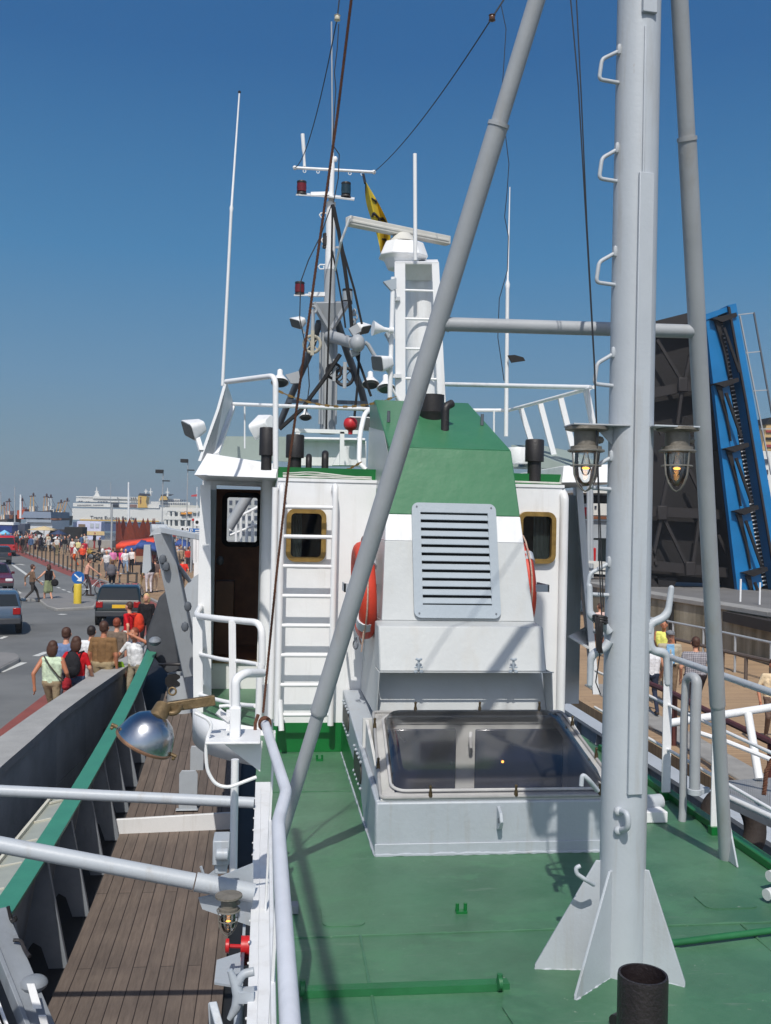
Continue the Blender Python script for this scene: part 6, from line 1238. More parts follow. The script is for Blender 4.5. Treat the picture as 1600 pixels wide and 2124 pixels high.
def person(label, at, head=0, pose='stand', top=(200, 200, 200), bottom=(120, 110, 96), hair='brown', sleeve='short', legs='long', build=1.0, h=1.72, skirt=False, near=False, long_hair=False, group=None, skin=None, shoes=None, topmat=None, face=False):
    me, hc, hz = body_mesh(pose, sleeve, legs, build, skirt, .013 if near else .026, near)
    o = bpy.data.objects.new('person', me); col.objects.link(o); o.location = at; o.rotation_euler = (0, 0, R(head)); s_ = h / 1.74; o.scale = (s_, s_, s_)
    for i, m in enumerate((skin or SKIN, topmat or cloth(top), cloth(bottom), shoes or SHOE, HAIR[hair])):
        o.material_slots[i].link = 'OBJECT'; o.material_slots[i].material = m
    tag(o, label, 'person', group or 'people around the harbour')
    def child(mb, nm, mat):
        me_ = mb.build(nm, mat, origin=(0, 0, 0)); me_.parent = o; return me_
    if near or long_hair:
        mb = MB(); n = 18
        mb.ell(hc + Vector((0, -.014, .030)), (.089, .098, .100), 18)
        mb.ell(hc + Vector((0, -.038, -.022)), (.080, .066, .070), 14)
        if long_hair: mb.ell(hc + Vector((0, -.042, -.055)), (.110, .074, .150), 16); mb.ell(hc + Vector((-.062, -.01, -.05)), (.032, .05, .11), 12); mb.ell(hc + Vector((.062, -.01, -.05)), (.032, .05, .11), 12)
        q = child(mb, 'hair', HAIR[hair]); rm = q.modifiers.new('r', 'REMESH'); rm.mode = 'VOXEL'; rm.voxel_size = .012; sm = q.modifiers.new('s', 'SMOOTH'); sm.iterations = 3
        # keep the face free
        q.data.transform(Matrix.Translation((0, -.012, .006)))
    if face:
        for sx in (-1, 1):
            mb = MB(); mb.ell(hc + Vector((sx * .032, .094, .012)), (.012, .007, .006), 8); child(mb, 'eye', MATTB)
        mb = MB(); mb.ell(hc + Vector((0, .103, -.062)), (.024, .006, .006), 8); child(mb, 'mouth', paint('lips', (150, 80, 70), .5, .05, 8))
    return o
def onp(px, py, z=-2.0, fz=-1.9): return G(px, py, fz)
def face_dir(a, b): d_ = Vector(b) - Vector(a); return math.degrees(math.atan2(-d_.x, d_.y))
# --- group walking along the parapet (near)
def near(px, ytop, h, Yguess=None):   # feet height known (pavement -1.9): place by head top
    z = -1.9 + h; p = G(px, ytop, z); return Vector((p.x, p.y, -1.9))
PATT = paint('pale_green_print_cloth', (196, 214, 186), .85, .22, 14, .1, 30)
PW = 'people walking beside the parapet'
person('woman in pale green printed vest and khaki trousers, walking away, shoulder bag', near(110, 1325, 1.68), -12, 'walk', hair='brown', sleeve='none', bottom=(150, 134, 108), near=True, long_hair=True, group=PW, topmat=PATT, h=1.68, skin=SKINT)
person('brown haired man in plain blue shirt behind the woman in vest', near(138, 1298, 1.80), -10, 'walk2', top=(108, 128, 164), bottom=(80, 84, 96), hair='brown', near=True, group=PW, h=1.80)
person('person in red T-shirt wearing a black backpack, brown hair, walking away', near(159, 1316, 1.70), -14, 'walk', top=(186, 22, 32), bottom=(70, 88, 118), hair='brown', near=True, long_hair=True, group=PW, h=1.7)
person('person in white T-shirt and white trousers beside the red shirted walker', near(190, 1293, 1.74), -14, 'walk2', top=(222, 224, 226), bottom=(206, 206, 206), hair='dark', near=True, group=PW, h=1.72)
person('balding man in brown T-shirt and khaki shorts seen from behind', near(216, 1289, 1.84), -12, 'stand', top=(128, 98, 66), bottom=(170, 152, 120), hair='brown', legs='shorts', near=True, group=PW, h=1.84, build=1.12, skin=SKINT)
person('red haired person in grey brown top walking ahead of the man in brown', near(243, 1279, 1.72), -14, 'walk2', top=(112, 98, 86), bottom=(176, 166, 150), hair='red', near=True, group=PW, h=1.72)
person('child in bright green shirt half hidden beside the man in brown', near(240, 1347, 1.25), -10, 'walk', top=(120, 160, 40), bottom=(130, 120, 96), hair='blond', near=True, group=PW, h=1.25)
person('man in white T-shirt leaning on the parapet, shading his eyes', near(270, 1304, 1.70) + V(.1, .3, 0), 150, 'lean', top=(230, 232, 234), bottom=(150, 140, 120), hair='red', near=True, group=PW, h=1.70, skin=SKINT, face=True)
person('person in red shirt and white trousers with orange backpack by the dark car', near(270, 1243, 1.75), 60, 'walk', top=(190, 22, 34), bottom=(212, 208, 200), hair='brown', near=True, group=PW, h=1.72)
person('blond woman in black dress by the dark guard plate at the bow', near(305, 1231, 1.72), 170, 'stand', top=(32, 30, 32), bottom=(36, 34, 36), hair='blond', near=True, long_hair=True, group=PW, h=1.72)
def bag(name, label, c, size, mat, rot=0, group=None, straps=True, at=None):
    mb = MB(); q = Matrix.Rotation(R(rot), 3, 'Z'); mb.ell(c, (size[0] / 2, size[1] / 2, size[2] / 2), 16, q); mb.ell(Vector(c) - V(0, 0, size[2] * .18), (size[0] * .47, size[1] * .55, size[2] * .30), 14, q)
    if straps:
        for s_ in (-1, 1): mb.tube([Vector(c) + q @ V(s_ * size[0] * .3, size[1] * .2, size[2] * .42), Vector(c) + q @ V(s_ * size[0] * .38, size[1] * 1.0, size[2] * .46), Vector(c) + q @ V(s_ * size[0] * .45, size[1] * 1.3, size[2] * .1)], .018, 6)
    return one(mb, name, mat, label, 'bag', group or 'bags carried by passers-by')
p_ = near(159, 1316, 1.70); bag('backpack', 'black backpack worn over the red T-shirt', p_ + V(-.03, -.20, 1.16), (.32, .22, .50), cloth((40, 40, 44)), -14)
p_ = near(110, 1325, 1.68); bag('shoulder_bag', 'red and black shoulder bag at the hip of woman in vest', p_ + V(.27, -.02, .86), (.16, .26, .24), cloth((150, 36, 44)), -10, straps=False)
mb = MB(); mb.tube([p_ + V(-.13, -.10, 1.38), p_ + V(-.02, -.155, 1.22), p_ + V(.14, -.15, 1.02), p_ + V(.25, -.08, .92)], .014, 6); one(mb, 'bag_strap', cloth((70, 66, 56)), 'dark diagonal bag strap across the back of woman in vest', 'strap')
p_ = near(270, 1243, 1.75); bag('backpack', 'orange red backpack on the person beside the dark car', p_ + V(.26, -.12, 1.14), (.30, .26, .52), cloth((206, 62, 38)), 60)
mb = MB(); p_ = near(270, 1304, 1.70) + V(.1, .3, 0)
# --- people further along the road
def far(px, py, *a, **k): pass
CR = 'people crossing the road'
person('man in brown jacket and dark trousers striding across the road', G(66, 1250, -2), -60, 'stride', top=(116, 92, 74), bottom=(62, 58, 56), hair='brown', sleeve='long', group=CR, near=True, h=1.78)
person('woman in black top and grey green skirt holding the man by the hand', G(100, 1247, -2), 45, 'reach', top=(34, 30, 32), bottom=(138, 146, 112), hair='brown', sleeve='none', legs='bare', skirt=True, group=CR, near=True, h=1.72, long_hair=True)
bag('handbag', 'black handbag hanging at the side of the woman crossing the road', G(100, 1247, -2) + V(.30, -.1, .86), (.34, .2, .34), cloth((34, 32, 34)), 0, straps=False)
def bicycle(label, at, head, colr, group='bicycles on the road'):
    r = thing('bicycle', label, 'bicycle', at, group); q = Matrix.Rotation(R(head), 3, 'Z')
    def w(x, y, z): return Vector(at) + q @ Vector((x, y, z))
    for y in (-.52, .52):
        m_ = MB(); m_.torus(w(0, y, .34), q @ Vector((1, 0, 0)), .32, .022, 28, 8); wh = m_.build('wheel', MATTB, r)
        m_ = MB()
        for k in range(8): a = R(22.5 * k); m_.tube([w(0, y + .3 * math.cos(a), .34 + .3 * math.sin(a)), w(0, y - .3 * math.cos(a), .34 - .3 * math.sin(a))], .004, 4)
        o = m_.build('spokes', STRUT, r); o.parent = wh
    m_ = MB(); F_ = lambda *p: m_.tube([w(0, a, b) for a, b in p], .02, 8)
    F_((-.52, .34), (-.08, .32), (.40, .82), (-.16, .78), (-.08, .32)); F_((-.52, .34), (-.18, .84)); F_((.40, .86), (.42, .72), (.52, .34)); F_((-.16, .78), (-.19, .92)); m_.build('frame', paint('bike_%d' % colr[0], colr, .3, .05, 5, metal=.4), r)
    m_ = MB(); m_.tube([w(-.28, .26, 1.0), w(-.1, .38, 1.02), w(.1, .38, 1.02), w(.28, .26, 1.0)], .016, 8); m_.build('handlebar', CHROME, r)
    m_ = MB(); m_.ell(w(0, -.2, .94), (.08, .14, .035), 10); m_.build('saddle', MATTB, r)
    return r
bp_ = G(188, 1236, -2); bicycle('silver bicycle ridden by person in pink shirt behind the yellow post', bp_, -75, (190, 196, 200))
person('cyclist in pale pink shirt on silver bicycle by the yellow post', bp_ + V(-.2, -.06, .0), -75, 'ride', top=(214, 160, 140), bottom=(70, 60, 62), hair='brown', h=1.72, near=True)
bp_ = G(248, 1232, -2); bicycle('dark bicycle pushed along behind the dark green car', bp_, 10, (120, 124, 124))
person('person with big grey backpack pushing the dark bicycle', G(232, 1232, -1.95), 10, 'walk2', top=(90, 88, 90), bottom=(52, 50, 52), hair='brown', h=1.72)
bag('backpack', 'big grey backpack of the person pushing dark bicycle', G(232, 1232, -1.95) + V(-.02, -.24, 1.2), (.46, .34, .62), cloth((100, 98, 104)), 10)
PL = 'people on the tan paved quay'; PZ = -1.9
for (px, py, lab, kw) in (
    (155, 1175, 'person in white top with green scarf and orange trousers', dict(top=(226, 230, 226), bottom=(220, 96, 40), hair='dark', pose='walk')),
    (171, 1178, 'person in orange top and black shorts next to white top', dict(top=(226, 82, 52), bottom=(40, 36, 40), hair='dark', legs='shorts', pose='walk2')),
    (221, 1198, 'grey haired person in white shirt and grey trousers', dict(top=(208, 206, 206), bottom=(92, 96, 108), hair='grey', pose='walk')),
    (234, 1192, 'person in pale pink shirt beside the grey haired one', dict(top=(222, 130, 178), bottom=(150, 120, 90), hair='brown', pose='stand')),
    (252, 1191, 'person in vivid pink top and navy trousers', dict(top=(222, 62, 124), bottom=(40, 44, 78), hair='blond', pose='walk2')),
    (260, 1192, 'person in white shirt with dark backpack straps, pale jeans', dict(top=(224, 222, 222), bottom=(128, 148, 172), hair='blond', pose='walk')),
    (273, 1190, 'person in white vest and black skirt next to pale jeans', dict(top=(226, 220, 216), bottom=(34, 32, 34), hair='brown', pose='stand', sleeve='none')),
    (309, 1230, 'big person in black jacket and white trousers beside the crane', dict(top=(34, 32, 34), bottom=(214, 206, 210), hair='dark', pose='stand', sleeve='long', build=1.2, h=1.82)),
    (299, 1226, 'person in dark shirt and khaki trousers left of the black jacket', dict(top=(60, 54, 52), bottom=(180, 158, 120), hair='brown', pose='walk', sleeve='long')),
    (321, 1228, 'person in pale trousers right of the black jacket', dict(top=(110, 90, 84), bottom=(206, 178, 150), hair='brown', pose='stand')),
    (378, 1225, 'person in bright red orange shirt beyond the crane ram', dict(top=(222, 58, 44), bottom=(90, 80, 76), hair='dark', pose='walk2', build=1.15)),
    (368, 1180, 'person in white shirt under the blue awning', dict(top=(226, 224, 226), bottom=(86, 80, 86), hair='brown', pose='stand')),
    (390, 1185, 'person in red shirt standing right under the blue awning', dict(top=(190, 60, 52), bottom=(70, 66, 72), hair='brown', pose='stand')),
    (353, 1128, 'person in pale blue shirt on the steps above the blue awning', dict(top=(170, 204, 226), bottom=(90, 92, 100), hair='brown', pose='stand')),
    (362, 1128, 'person in dark red shirt on the steps above the blue awning', dict(top=(150, 44, 48), bottom=(80, 70, 70), hair='dark', pose='stand')),
    (378, 1127, 'person in orange brown top by the blue awning', dict(top=(196, 124, 88), bottom=(80, 70, 70), hair='brown', pose='stand')),
    (392, 1128, 'person in peach top right of the blue awning', dict(top=(222, 170, 150), bottom=(80, 70, 70), hair='brown', pose='stand')),
    (100, 1142, 'person in cream shirt among the parked motorbikes', dict(top=(214, 204, 178), bottom=(60, 58, 60), hair='brown', pose='stand')),
    (45, 1140, 'person in sky blue shirt at the head of the red cycle lane', dict(top=(72, 164, 200), bottom=(70, 84, 116), hair='dark', pose='walk')),
    (33, 1141, 'person in pale blue and red behind the red van', dict(top=(150, 200, 220), bottom=(190, 60, 56), hair='dark', pose='stand')),
    (62, 1140, 'person in red shirt and jeans right of the sky blue shirt', dict(top=(196, 52, 62), bottom=(84, 110, 146), hair='brown', pose='walk2')),
    (54, 1141, 'person in black trousers with pale bag, between blue and red shirts', dict(top=(206, 200, 200), bottom=(40, 38, 44), hair='dark', pose='stand')),
    (134, 1150, 'person in black coat beside the nearest motorbike cluster', dict(top=(36, 34, 38), bottom=(120, 116, 108), hair='grey', pose='stand', sleeve='long')),
    (118, 1152, 'person in khaki trousers holding a white helmet', dict(top=(200, 198, 196), bottom=(132, 124, 96), hair='dark', pose='stand')),
    (162, 1160, 'person in pale yellow shirt behind the orange top', dict(top=(214, 204, 150), bottom=(110, 100, 90), hair='grey', pose='stand')),
    (175, 1163, 'person in crimson shirt at the edge of the motorbikes', dict(top=(176, 40, 60), bottom=(90, 70, 70), hair='brown', pose='stand')),
    (150, 1158, 'person in pale shirt with red skirt behind the white top', dict(top=(216, 212, 206), bottom=(160, 50, 60), hair='brown', pose='stand')),
    (190, 1118, 'person in beige on the far steps left of the rusty crowns', dict(top=(200, 176, 150), bottom=(150, 110, 90), hair='brown', pose='stand')),
    (203, 1114, 'dark dressed person on the far steps beside the poster wall', dict(top=(80, 62, 56), bottom=(60, 50, 48), hair='brown', pose='stand')),
    (213, 1114, 'person in white on the far steps nearest the rusty crowns', dict(top=(228, 228, 228), bottom=(130, 130, 140), hair='brown', pose='stand'))):
    at = G(px, py, PZ); hh = kw.pop('h', 1.74); person(lab, at, random.choice((-20, 10, 30, 160, 200, 100)), h=hh, group=PL, **kw)
# --- the far crowd reads as one mass
def crowd(name, label, spots, cols_, seed=3):
    rnd = random.Random(seed); mb = MB(); mats = [SKIN] + [cloth(c) for c in cols_]
    for (x, y, z) in spots:
        h = rnd.choice((rnd.uniform(1.5, 1.85), rnd.uniform(1.25, 1.7))); k = 1 + rnd.randrange(len(cols_)); k2 = 1 + rnd.randrange(len(cols_)); a = rnd.uniform(0, 3.1); q = Matrix.Rotation(a, 3, 'Z'); b = V(x, y, z)
        mb.mat(k2)
        for s_ in (-1, 1): mb.tube([b + q @ V(s_ * .10, s_ * .12, .03), b + q @ V(s_ * .09, 0, h * .5)], [.06, .09], 6)
        mb.mat(k); mb.tube([b + V(0, 0, h * .48), b + V(0, 0, h * .62), b + V(0, 0, h * .80), b + V(0, 0, h * .85)], [.16, .16, .19, .08], 8)
        for s_ in (-1, 1): mb.tube([b + q @ V(s_ * .2, 0, h * .80), b + q @ V(s_ * .25, .04, h * .62), b + q @ V(s_ * .22, .1, h * .5)], [.055, .045, .035], 6)
        mb.mat(0); mb.ell(b + V(0, 0, h * .93), (.085, .095, .125), 8); mb.mat(k2); mb.ell(b + q @ V(0, -.03, h * .95), (.088, .09, .115), 8)
    o = mb.build(name, mats, origin=(0, 0, -2)); tag(o, label, 'crowd', kind='stuff'); return o
rnd = random.Random(5); spots = []
for i in range(150):
    px = rnd.choice((rnd.uniform(0, 215), rnd.uniform(0, 150), rnd.uniform(318, 412))); py = 1071 - (rnd.uniform(0, 1) ** 1.4) * 0 + rnd.uniform(52, 78) if px < 120 else rnd.uniform(1128, 1150) if px < 240 else rnd.uniform(1150, 1185)
    q = G(px, py, -1.9); 
    if q.y < 125: spots.append((q.x, q.y, -1.9))
crowd('crowd', 'distant crowd of visitors packed along the quay', spots, [(196, 194, 190), (60, 60, 70), (150, 60, 58), (80, 104, 140), (170, 150, 128), (40, 38, 42), (170, 112, 116), (56, 60, 58), (48, 46, 60), (110, 104, 100), (90, 70, 62)])
# --- right-hand quay
RQ = 'people on the right hand quay'; z0 = -2.0
def nearR(px, ytop, h): z = z0 + h; p = G(px, ytop, z); return Vector((p.x, p.y, z0))
CHECK = paint('check_cloth', (122, 122, 134), .85, .05, 10, .1, 30)
def check_mat():
    m = CHECK; n = m.node_tree.nodes; l = m.node_tree.links; b = n['Principled BSDF']; tc = n.new('ShaderNodeTexCoord'); outs = []
    for ax_ in ('X', 'Z'):
        w_ = n.new('ShaderNodeTexWave'); w_.bands_direction = ax_; w_.inputs['Scale'].default_value = 9; l.new(tc.outputs['Object'], w_.inputs['Vector']); outs.append(w_)
    a = n.new('ShaderNodeMath'); a.operation = 'ADD'; l.new(outs[0].outputs['Fac'], a.inputs[0]); l.new(outs[1].outputs['Fac'], a.inputs[1]); mu = n.new('ShaderNodeMath'); mu.operation = 'MULTIPLY'; mu.inputs[1].default_value = .5; l.new(a.outputs[0], mu.inputs[0])
    rp = n.new('ShaderNodeValToRGB'); rp.color_ramp.elements[0].color = lin((72, 74, 88)); rp.color_ramp.elements[1].color = lin((176, 172, 176)); l.new(mu.outputs[0], rp.inputs[0]); l.new(rp.outputs[0], b.inputs['Base Color'])
check_mat()
pm = nearR(1390, 1308, 1.72)
cap_man = person('elderly man in grey cap, beige jacket and light blue shirt, facing us', pm, face_dir(pm, (0, 0, 0)) + 12, 'stand', top=(176, 166, 146), bottom=(122, 102, 82), hair='grey', sleeve='long', near=True, group=RQ, build=1.18, face=True)
me_, hc_, hz_ = body_mesh('stand', 'long', 'long', 1.18, False, .013, True)
def child_of(o, mb, nm, mat): q = mb.build(nm, mat, origin=(0, 0, 0)); q.parent = o; return q
mb = MB(); mb.ell(hc_ + V(0, .005, .075), (.108, .124, .050), 18); mb.ell(hc_ + V(0, .11, .055), (.085, .07, .015), 14); child_of(cap_man, mb, 'cap', cloth((120, 122, 126)))
mb = MB(); mb.hexa([(-.10, .105, 1.0), (.10, .105, 1.0), (.10, .136, 1.0), (-.10, .136, 1.0), (-.085, .07, 1.44), (.085, .07, 1.44), (.085, .105, 1.44), (-.085, .105, 1.44)]); child_of(cap_man, mb, 'shirt_front', cloth((128, 176, 214))).modifiers.new('b', 'BEVEL').width = .015
mb = MB(); mb.box(-.13, .13, .10, .137, .955, .995); child_of(cap_man, mb, 'belt', cloth((40, 34, 32)))
pm = nearR(1378, 1286, 1.70); yw = person('woman in yellow tank top behind the man in cap, brown bag on arm', pm, face_dir(pm, (0, 0, 0)), 'stand', top=(226, 226, 120), bottom=(120, 110, 100), hair='dark', sleeve='none', near=True, group=RQ, h=1.70, skin=SKINT, face=True)
mb = MB(); mb.ell(pm + V(-.36, -.1, 1.0), (.15, .2, .22), 14); one(mb, 'handbag', paint('brown_leather', (110, 76, 44), .5, .15, 10), 'brown leather handbag beside the woman in yellow tank top', 'bag', 'bags carried by passers-by')
pm = nearR(1444, 1322, 1.76); person('man in grey checked short sleeved shirt walking away', pm, -8, 'walk2', topmat=CHECK, bottom=(44, 38, 42), hair='brown', near=True, group=RQ, h=1.80, build=1.22)
pm = nearR(1352, 1322, 1.68); person('woman in white sleeveless top and dark jeans behind the mast', pm, -8, 'walk', top=(226, 226, 230), bottom=(46, 52, 70), hair='brown', sleeve='none', near=True, group=RQ, h=1.68, long_hair=True)
pm = nearR(1606, 1362, 1.66); person('person in cream short sleeved top cut by the right edge', pm, 160, 'walk', top=(222, 200, 166), bottom=(120, 100, 90), hair='brown', near=True, group=RQ, h=1.66, skin=SKINT)
pm = nearR(1246, 1248, 1.7); person('person in pale pink top glimpsed left of the mast', pm, 20, 'walk', top=(222, 190, 180), bottom=(120, 80, 70), hair='brown', group=RQ, h=1.7)

# ================================================================== VEHICLES
def car(label, at, head, colr, L=4.0, W=1.68, H=1.42, kind='hatch', plate='yellow', group='cars on the road'):
    r = thing('parked_car' if False else 'car', label, 'van' if kind == 'van' else 'car', at, group); q = Matrix.Rotation(R(head), 3, 'Z')
    def w(x, y, z): return Vector(at) + q @ Vector((x, y, z))
    hl = L / 2; paint_ = paint('car_paint_%d_%d_%d' % tuple(colr), colr, .25, .04, 3, 0, coat=.6)
    if kind == 'van': prof = [(-hl, .35), (-hl, 1.0), (-hl + .12, 1.75), (-hl + .3, 1.85), (hl - 1.6, 1.85), (hl - .9, 1.15), (hl - .05, .85), (hl, .45)]; belt = 1.05; top = 1.85
    else: prof = [(-hl + .02, .38), (-hl, .62), (-hl + .05, .90), (-hl + .42, H - .06), (-hl + .75, H), (hl - 2.0, H), (hl - 1.15, .95), (hl - .15, .78), (hl, .55), (hl - .02, .36)]; belt = .92; top = H
    m_ = MB()
    hw = W / 2
    def wid(z): return hw * (1 - .0 if z < belt else 1 - .17 * (z - belt) / (top - belt)) * (.985 if z < .4 else 1)
    n = len(prof); A = [w(-wid(z), y, z) for y, z in prof]; B = [w(wid(z), y, z) for y, z in prof]
    m_.add(A + B, [tuple(range(n))[::-1], tuple(range(n, 2 * n))] + [(i, (i + 1) % n, n + (i + 1) % n, n + i) for i in range(n)]); m_.build('body', paint_, r, bev=.11, seg=4)
    GLZ = paint('car_glass', (30, 36, 40), .06, .05, 3, 0)
    def seg(i, j, t0, t1, inset, off):
        (y0, z0_), (y1, z1_) = prof[i], prof[j]; ya, za = y0 + (y1 - y0) * t0, z0_ + (z1_ - z0_) * t0; yb, zb = y0 + (y1 - y0) * t1, z0_ + (z1_ - z0_) * t1
        nrm_ = Vector((0, (z1_ - z0_), -(y1 - y0))).normalized() * off
        if (w(0, 0, 0) - w(0, 0, 0)).length < 0: pass
        cc = Vector((0, (ya + yb) / 2, (za + zb) / 2)); 
        if nrm_.dot(cc - Vector((0, 0, .8))) < 0: nrm_ = -nrm_
        m_.sheet([w(-wid(za) + inset, ya, za) + q @ nrm_, w(wid(za) - inset, ya, za) + q @ nrm_, w(wid(zb) - inset, yb, zb) + q @ nrm_, w(-wid(zb) + inset, yb, zb) + q @ nrm_])
    k = (1, 2) if kind == 'van' else (2, 3); m_ = MB(); seg(k[0], k[1], .12, .92, .10, .012); m_.build('rear_window', GLZ, r)
    k = (4, 5) if kind == 'van' else (5, 6); m_ = MB(); seg(k[0], k[1], .08, .95, .09, .012); m_.build('windscreen', GLZ, r)
    for s_ in (-1, 1):
        m_ = MB()
        z0_, z1_ = belt + .03, top - .12; yb0 = -hl + (.25 if kind == 'van' else .36); yb1 = -hl + (.35 if kind == 'van' else .68); yf0 = hl - (1.05 if kind == 'van' else 1.30); yf1 = hl - (1.6 if kind == 'van' else 1.95)
        for a, b in ((.0, .46), (.50, 1.0)):
            m_.sheet([w(s_ * (wid(z0_) + .012), yb0 + (yf0 - yb0) * a, z0_), w(s_ * (wid(z0_) + .012), yb0 + (yf0 - yb0) * b, z0_), w(s_ * (wid(z1_) + .012), yb1 + (yf1 - yb1) * b, z1_), w(s_ * (wid(z1_) + .012), yb1 + (yf1 - yb1) * a, z1_)])
        m_.build('side_window', GLZ, r)
        m_ = MB(); m_.hexa([w(s_ * hw, hl - 1.35, belt), w(s_ * (hw + .16), hl - 1.38, belt), w(s_ * (hw + .16), hl - 1.30, belt), w(s_ * hw, hl - 1.25, belt), w(s_ * hw, hl - 1.35, belt + .12), w(s_ * (hw + .15), hl - 1.38, belt + .12), w(s_ * (hw + .15), hl - 1.30, belt + .12), w(s_ * hw, hl - 1.25, belt + .12)]); m_.build('mirror', paint_, r, bev=.02)
        for y in (-hl + .72, hl - .78):
            m_ = MB(); m_.lathe([(.02, -.10), (.24, -.10), (.30, -.08), (.30, .08), (.24, .10), (.02, .10)], w(s_ * (hw - .09), y, .30), q @ V(1, 0, 0), 22); wh = m_.build('wheel', MATTB, r)
            m_ = MB(); m_.lathe([(.02, 0), (.19, 0), (.20, .01), (.02, .025)], w(s_ * (hw + .008), y, .30), q @ V(s_, 0, 0), 18); o = m_.build('rim', paint('rim_grey', (150, 152, 156), .35, .05, 6, metal=.6), r); o.parent = wh
            m_ = MB(); m_.lathe([(.02, 0), (.355, 0), (.355, .004), (.02, .004)], w(s_ * (hw + .001), y, .33), q @ V(s_, 0, 0), 22); o = m_.build('arch', MATTB, r)
        zl = .80 if kind != 'van' else .9
        m_ = MB(); m_.obox(w(s_ * (hw - .17), -hl + .015, zl), (.24, .08, .22), q); m_.build('tail_light', paint('tail_red', (150, 20, 20), .2, .1, 6), r, bev=.02)
        m_ = MB(); m_.obox(w(s_ * (hw - .24), hl - .14, .68), (.34, .2, .14), q); m_.build('headlight', paint('head_glass', (214, 218, 220), .1, .05, 6), r, bev=.03)
    m_ = MB(); m_.obox(w(0, -hl + .03, .47), (W * .96, .16, .20), q); m_.obox(w(0, hl - .06, .46), (W * .96, .16, .18), q); m_.build('bumper', paint('bumper_grey', (58, 60, 64), .5, .08, 5), r, bev=.03)
    if plate:
        m_ = MB(); m_.obox(w(.05, -hl - .045 if False else -hl + .0, .74), (.52, .05, .12), q); m_.build('number_plate', paint('plate_' + plate, (222, 176, 40) if plate == 'yellow' else (220, 220, 214), .4, .05, 6), r)
    return r
c_ = G(240, 1296, -2); car('dark green hatchback seen from behind with yellow number plate', c_ + V(.05, 1.2, 0), face_dir((-5.3, 37), (-6.3, 52)) * -1 * -1, (24, 36, 38), 3.8, 1.66, 1.46)
car('blue grey hatchback cut off by the left edge of the photo', G(-18, 1312, -2) + V(-.1, .9, 0), 14 + 180 - 180, (66, 84, 104), 3.8, 1.66, 1.42, plate=None)
car('maroon car facing us at the left edge on the far lane', G(2, 1228, -2) + V(-.6, .6, 0), 200, (92, 26, 40), 4.1, 1.7, 1.4, plate='white')
car('black car farther up the road at the left edge', G(2, 1170, -2) + V(-.4, .8, 0), 18, (36, 38, 44), 4.0, 1.7, 1.4, plate=None)
car('red van seen from behind far up the road', G(8, 1152, -2), 16, (178, 28, 34), 4.6, 1.9, 1.85, kind='van', plate='white')
def motorbike(label, at, head, colr):
    r = thing('motorbike', label, 'motorbike', at, 'motorbikes parked on the quay'); q = Matrix.Rotation(R(head), 3, 'Z')
    def w(x, y, z): return Vector(at) + q @ Vector((x, y, z))
    for y in (-.68, .68):
        m_ = MB(); m_.torus(w(0, y, .31), q @ V(1, 0, 0), .25, .065, 20, 8); m_.build('wheel', MATTB, r)
    m_ = MB(); m_.ell(w(0, .12, .80), (.17, .32, .17), 12, q); m_.ell(w(0, .55, .85), (.2, .16, .24), 12, q); m_.build('fairing', paint('bike_paint_%d' % colr[0], colr, .25, .05, 5, 0), r)
    m_ = MB(); m_.ell(w(0, .0, .45), (.2, .34, .24), 12, q); m_.tube([w(0, .48, .9), w(0, .68, .31)], .05, 8); m_.tube([w(.16, -.2, .35), w(.18, -.8, .45)], .05, 8); m_.build('engine', DGREY, r)
    m_ = MB(); m_.ell(w(0, -.42, .80), (.15, .40, .08), 12, q); m_.tube([w(-.34, .34, 1.02), w(0, .45, .98), w(.34, .34, 1.02)], .02, 6); m_.build('seat', MATTB, r)
for (px, py, hd, cc, lab) in ((190, 1166, 30, (170, 140, 60), 'ochre and black motorbike parked nearest the rusty crowns'), (216, 1162, -40, (190, 40, 50), 'red and white motorbike below the rusty crowns'), (227, 1164, 100, (206, 206, 206), 'white motorbike beside the red one'), (128, 1146, 20, (40, 40, 46), 'black motorbike at right end of the parked row'), (112, 1145, 60, (200, 200, 204), 'white motorbike in the middle of the parked row'), (98, 1143, -30, (50, 46, 60), 'dark motorbike left of white one in the row'), (85, 1141, 30, (70, 44, 44), 'dark brown motorbike near left end of the row')):
    motorbike(lab, G(px, py, -1.9), hd, cc)
# ================================================================== STREET FURNITURE
proto = None
posts = [(54, 1150), (62, 1153.5), (70, 1156.5), (78, 1159.5), (87, 1163), (95, 1166), (104, 1169.5), (113, 1173), (122, 1176.5), (131, 1180), (140, 1183.5), (149, 1187), (158, 1190.5), (170, 1194), (193, 1203), (205, 1207), (265, 1226), (283, 1229)]
for i, (px, py) in enumerate(posts):
    q = G(px, py, -1.9)
    if proto is None:
        m_ = MB(); m_.lathe([(.055, 0), (.055, .95), (.065, .96), (.065, 1.0), (.03, 1.03)], q, (0, 0, 1), 12); proto = o = one(m_, 'bollard', paint('bollard_iron', (70, 66, 62), .5, .1, 8), 'thin dark bollard in the row along the red cycle lane', 'bollard', 'bollards along the cycle lane')
    else: o = proto.copy(); col.objects.link(o); o.location = q
for k, (a, b) in enumerate((((246, 1216), (283, 1214)),)):
    q0, q1 = G(265, 1226, -1.9), G(283, 1229, -1.9); m_ = MB(); m_.bar(q0 + V(0, 0, .95), q1 + V(0, 0, .95), .06, .06); m_.bar(q0 + V(0, 0, .5), q1 + V(0, 0, .5), .04, .04); one(m_, 'barrier_rail', paint('bollard_iron', (70, 66, 62), .5, .1, 8), 'low dark rail joining the last two bollards', 'rail')
t = thing('keep_right_post', 'yellow traffic island post topped by round blue arrow sign', 'traffic sign', G(161, 1252, -1.88))
b = G(161, 1252, -1.88); s_ = 1.0
m_ = MB(); m_.lathe([(.17, 0), (.17, .82), (.15, .86), (.13, .87)], b, (0, 0, 1), 20); m_.build('post', YEL, t)
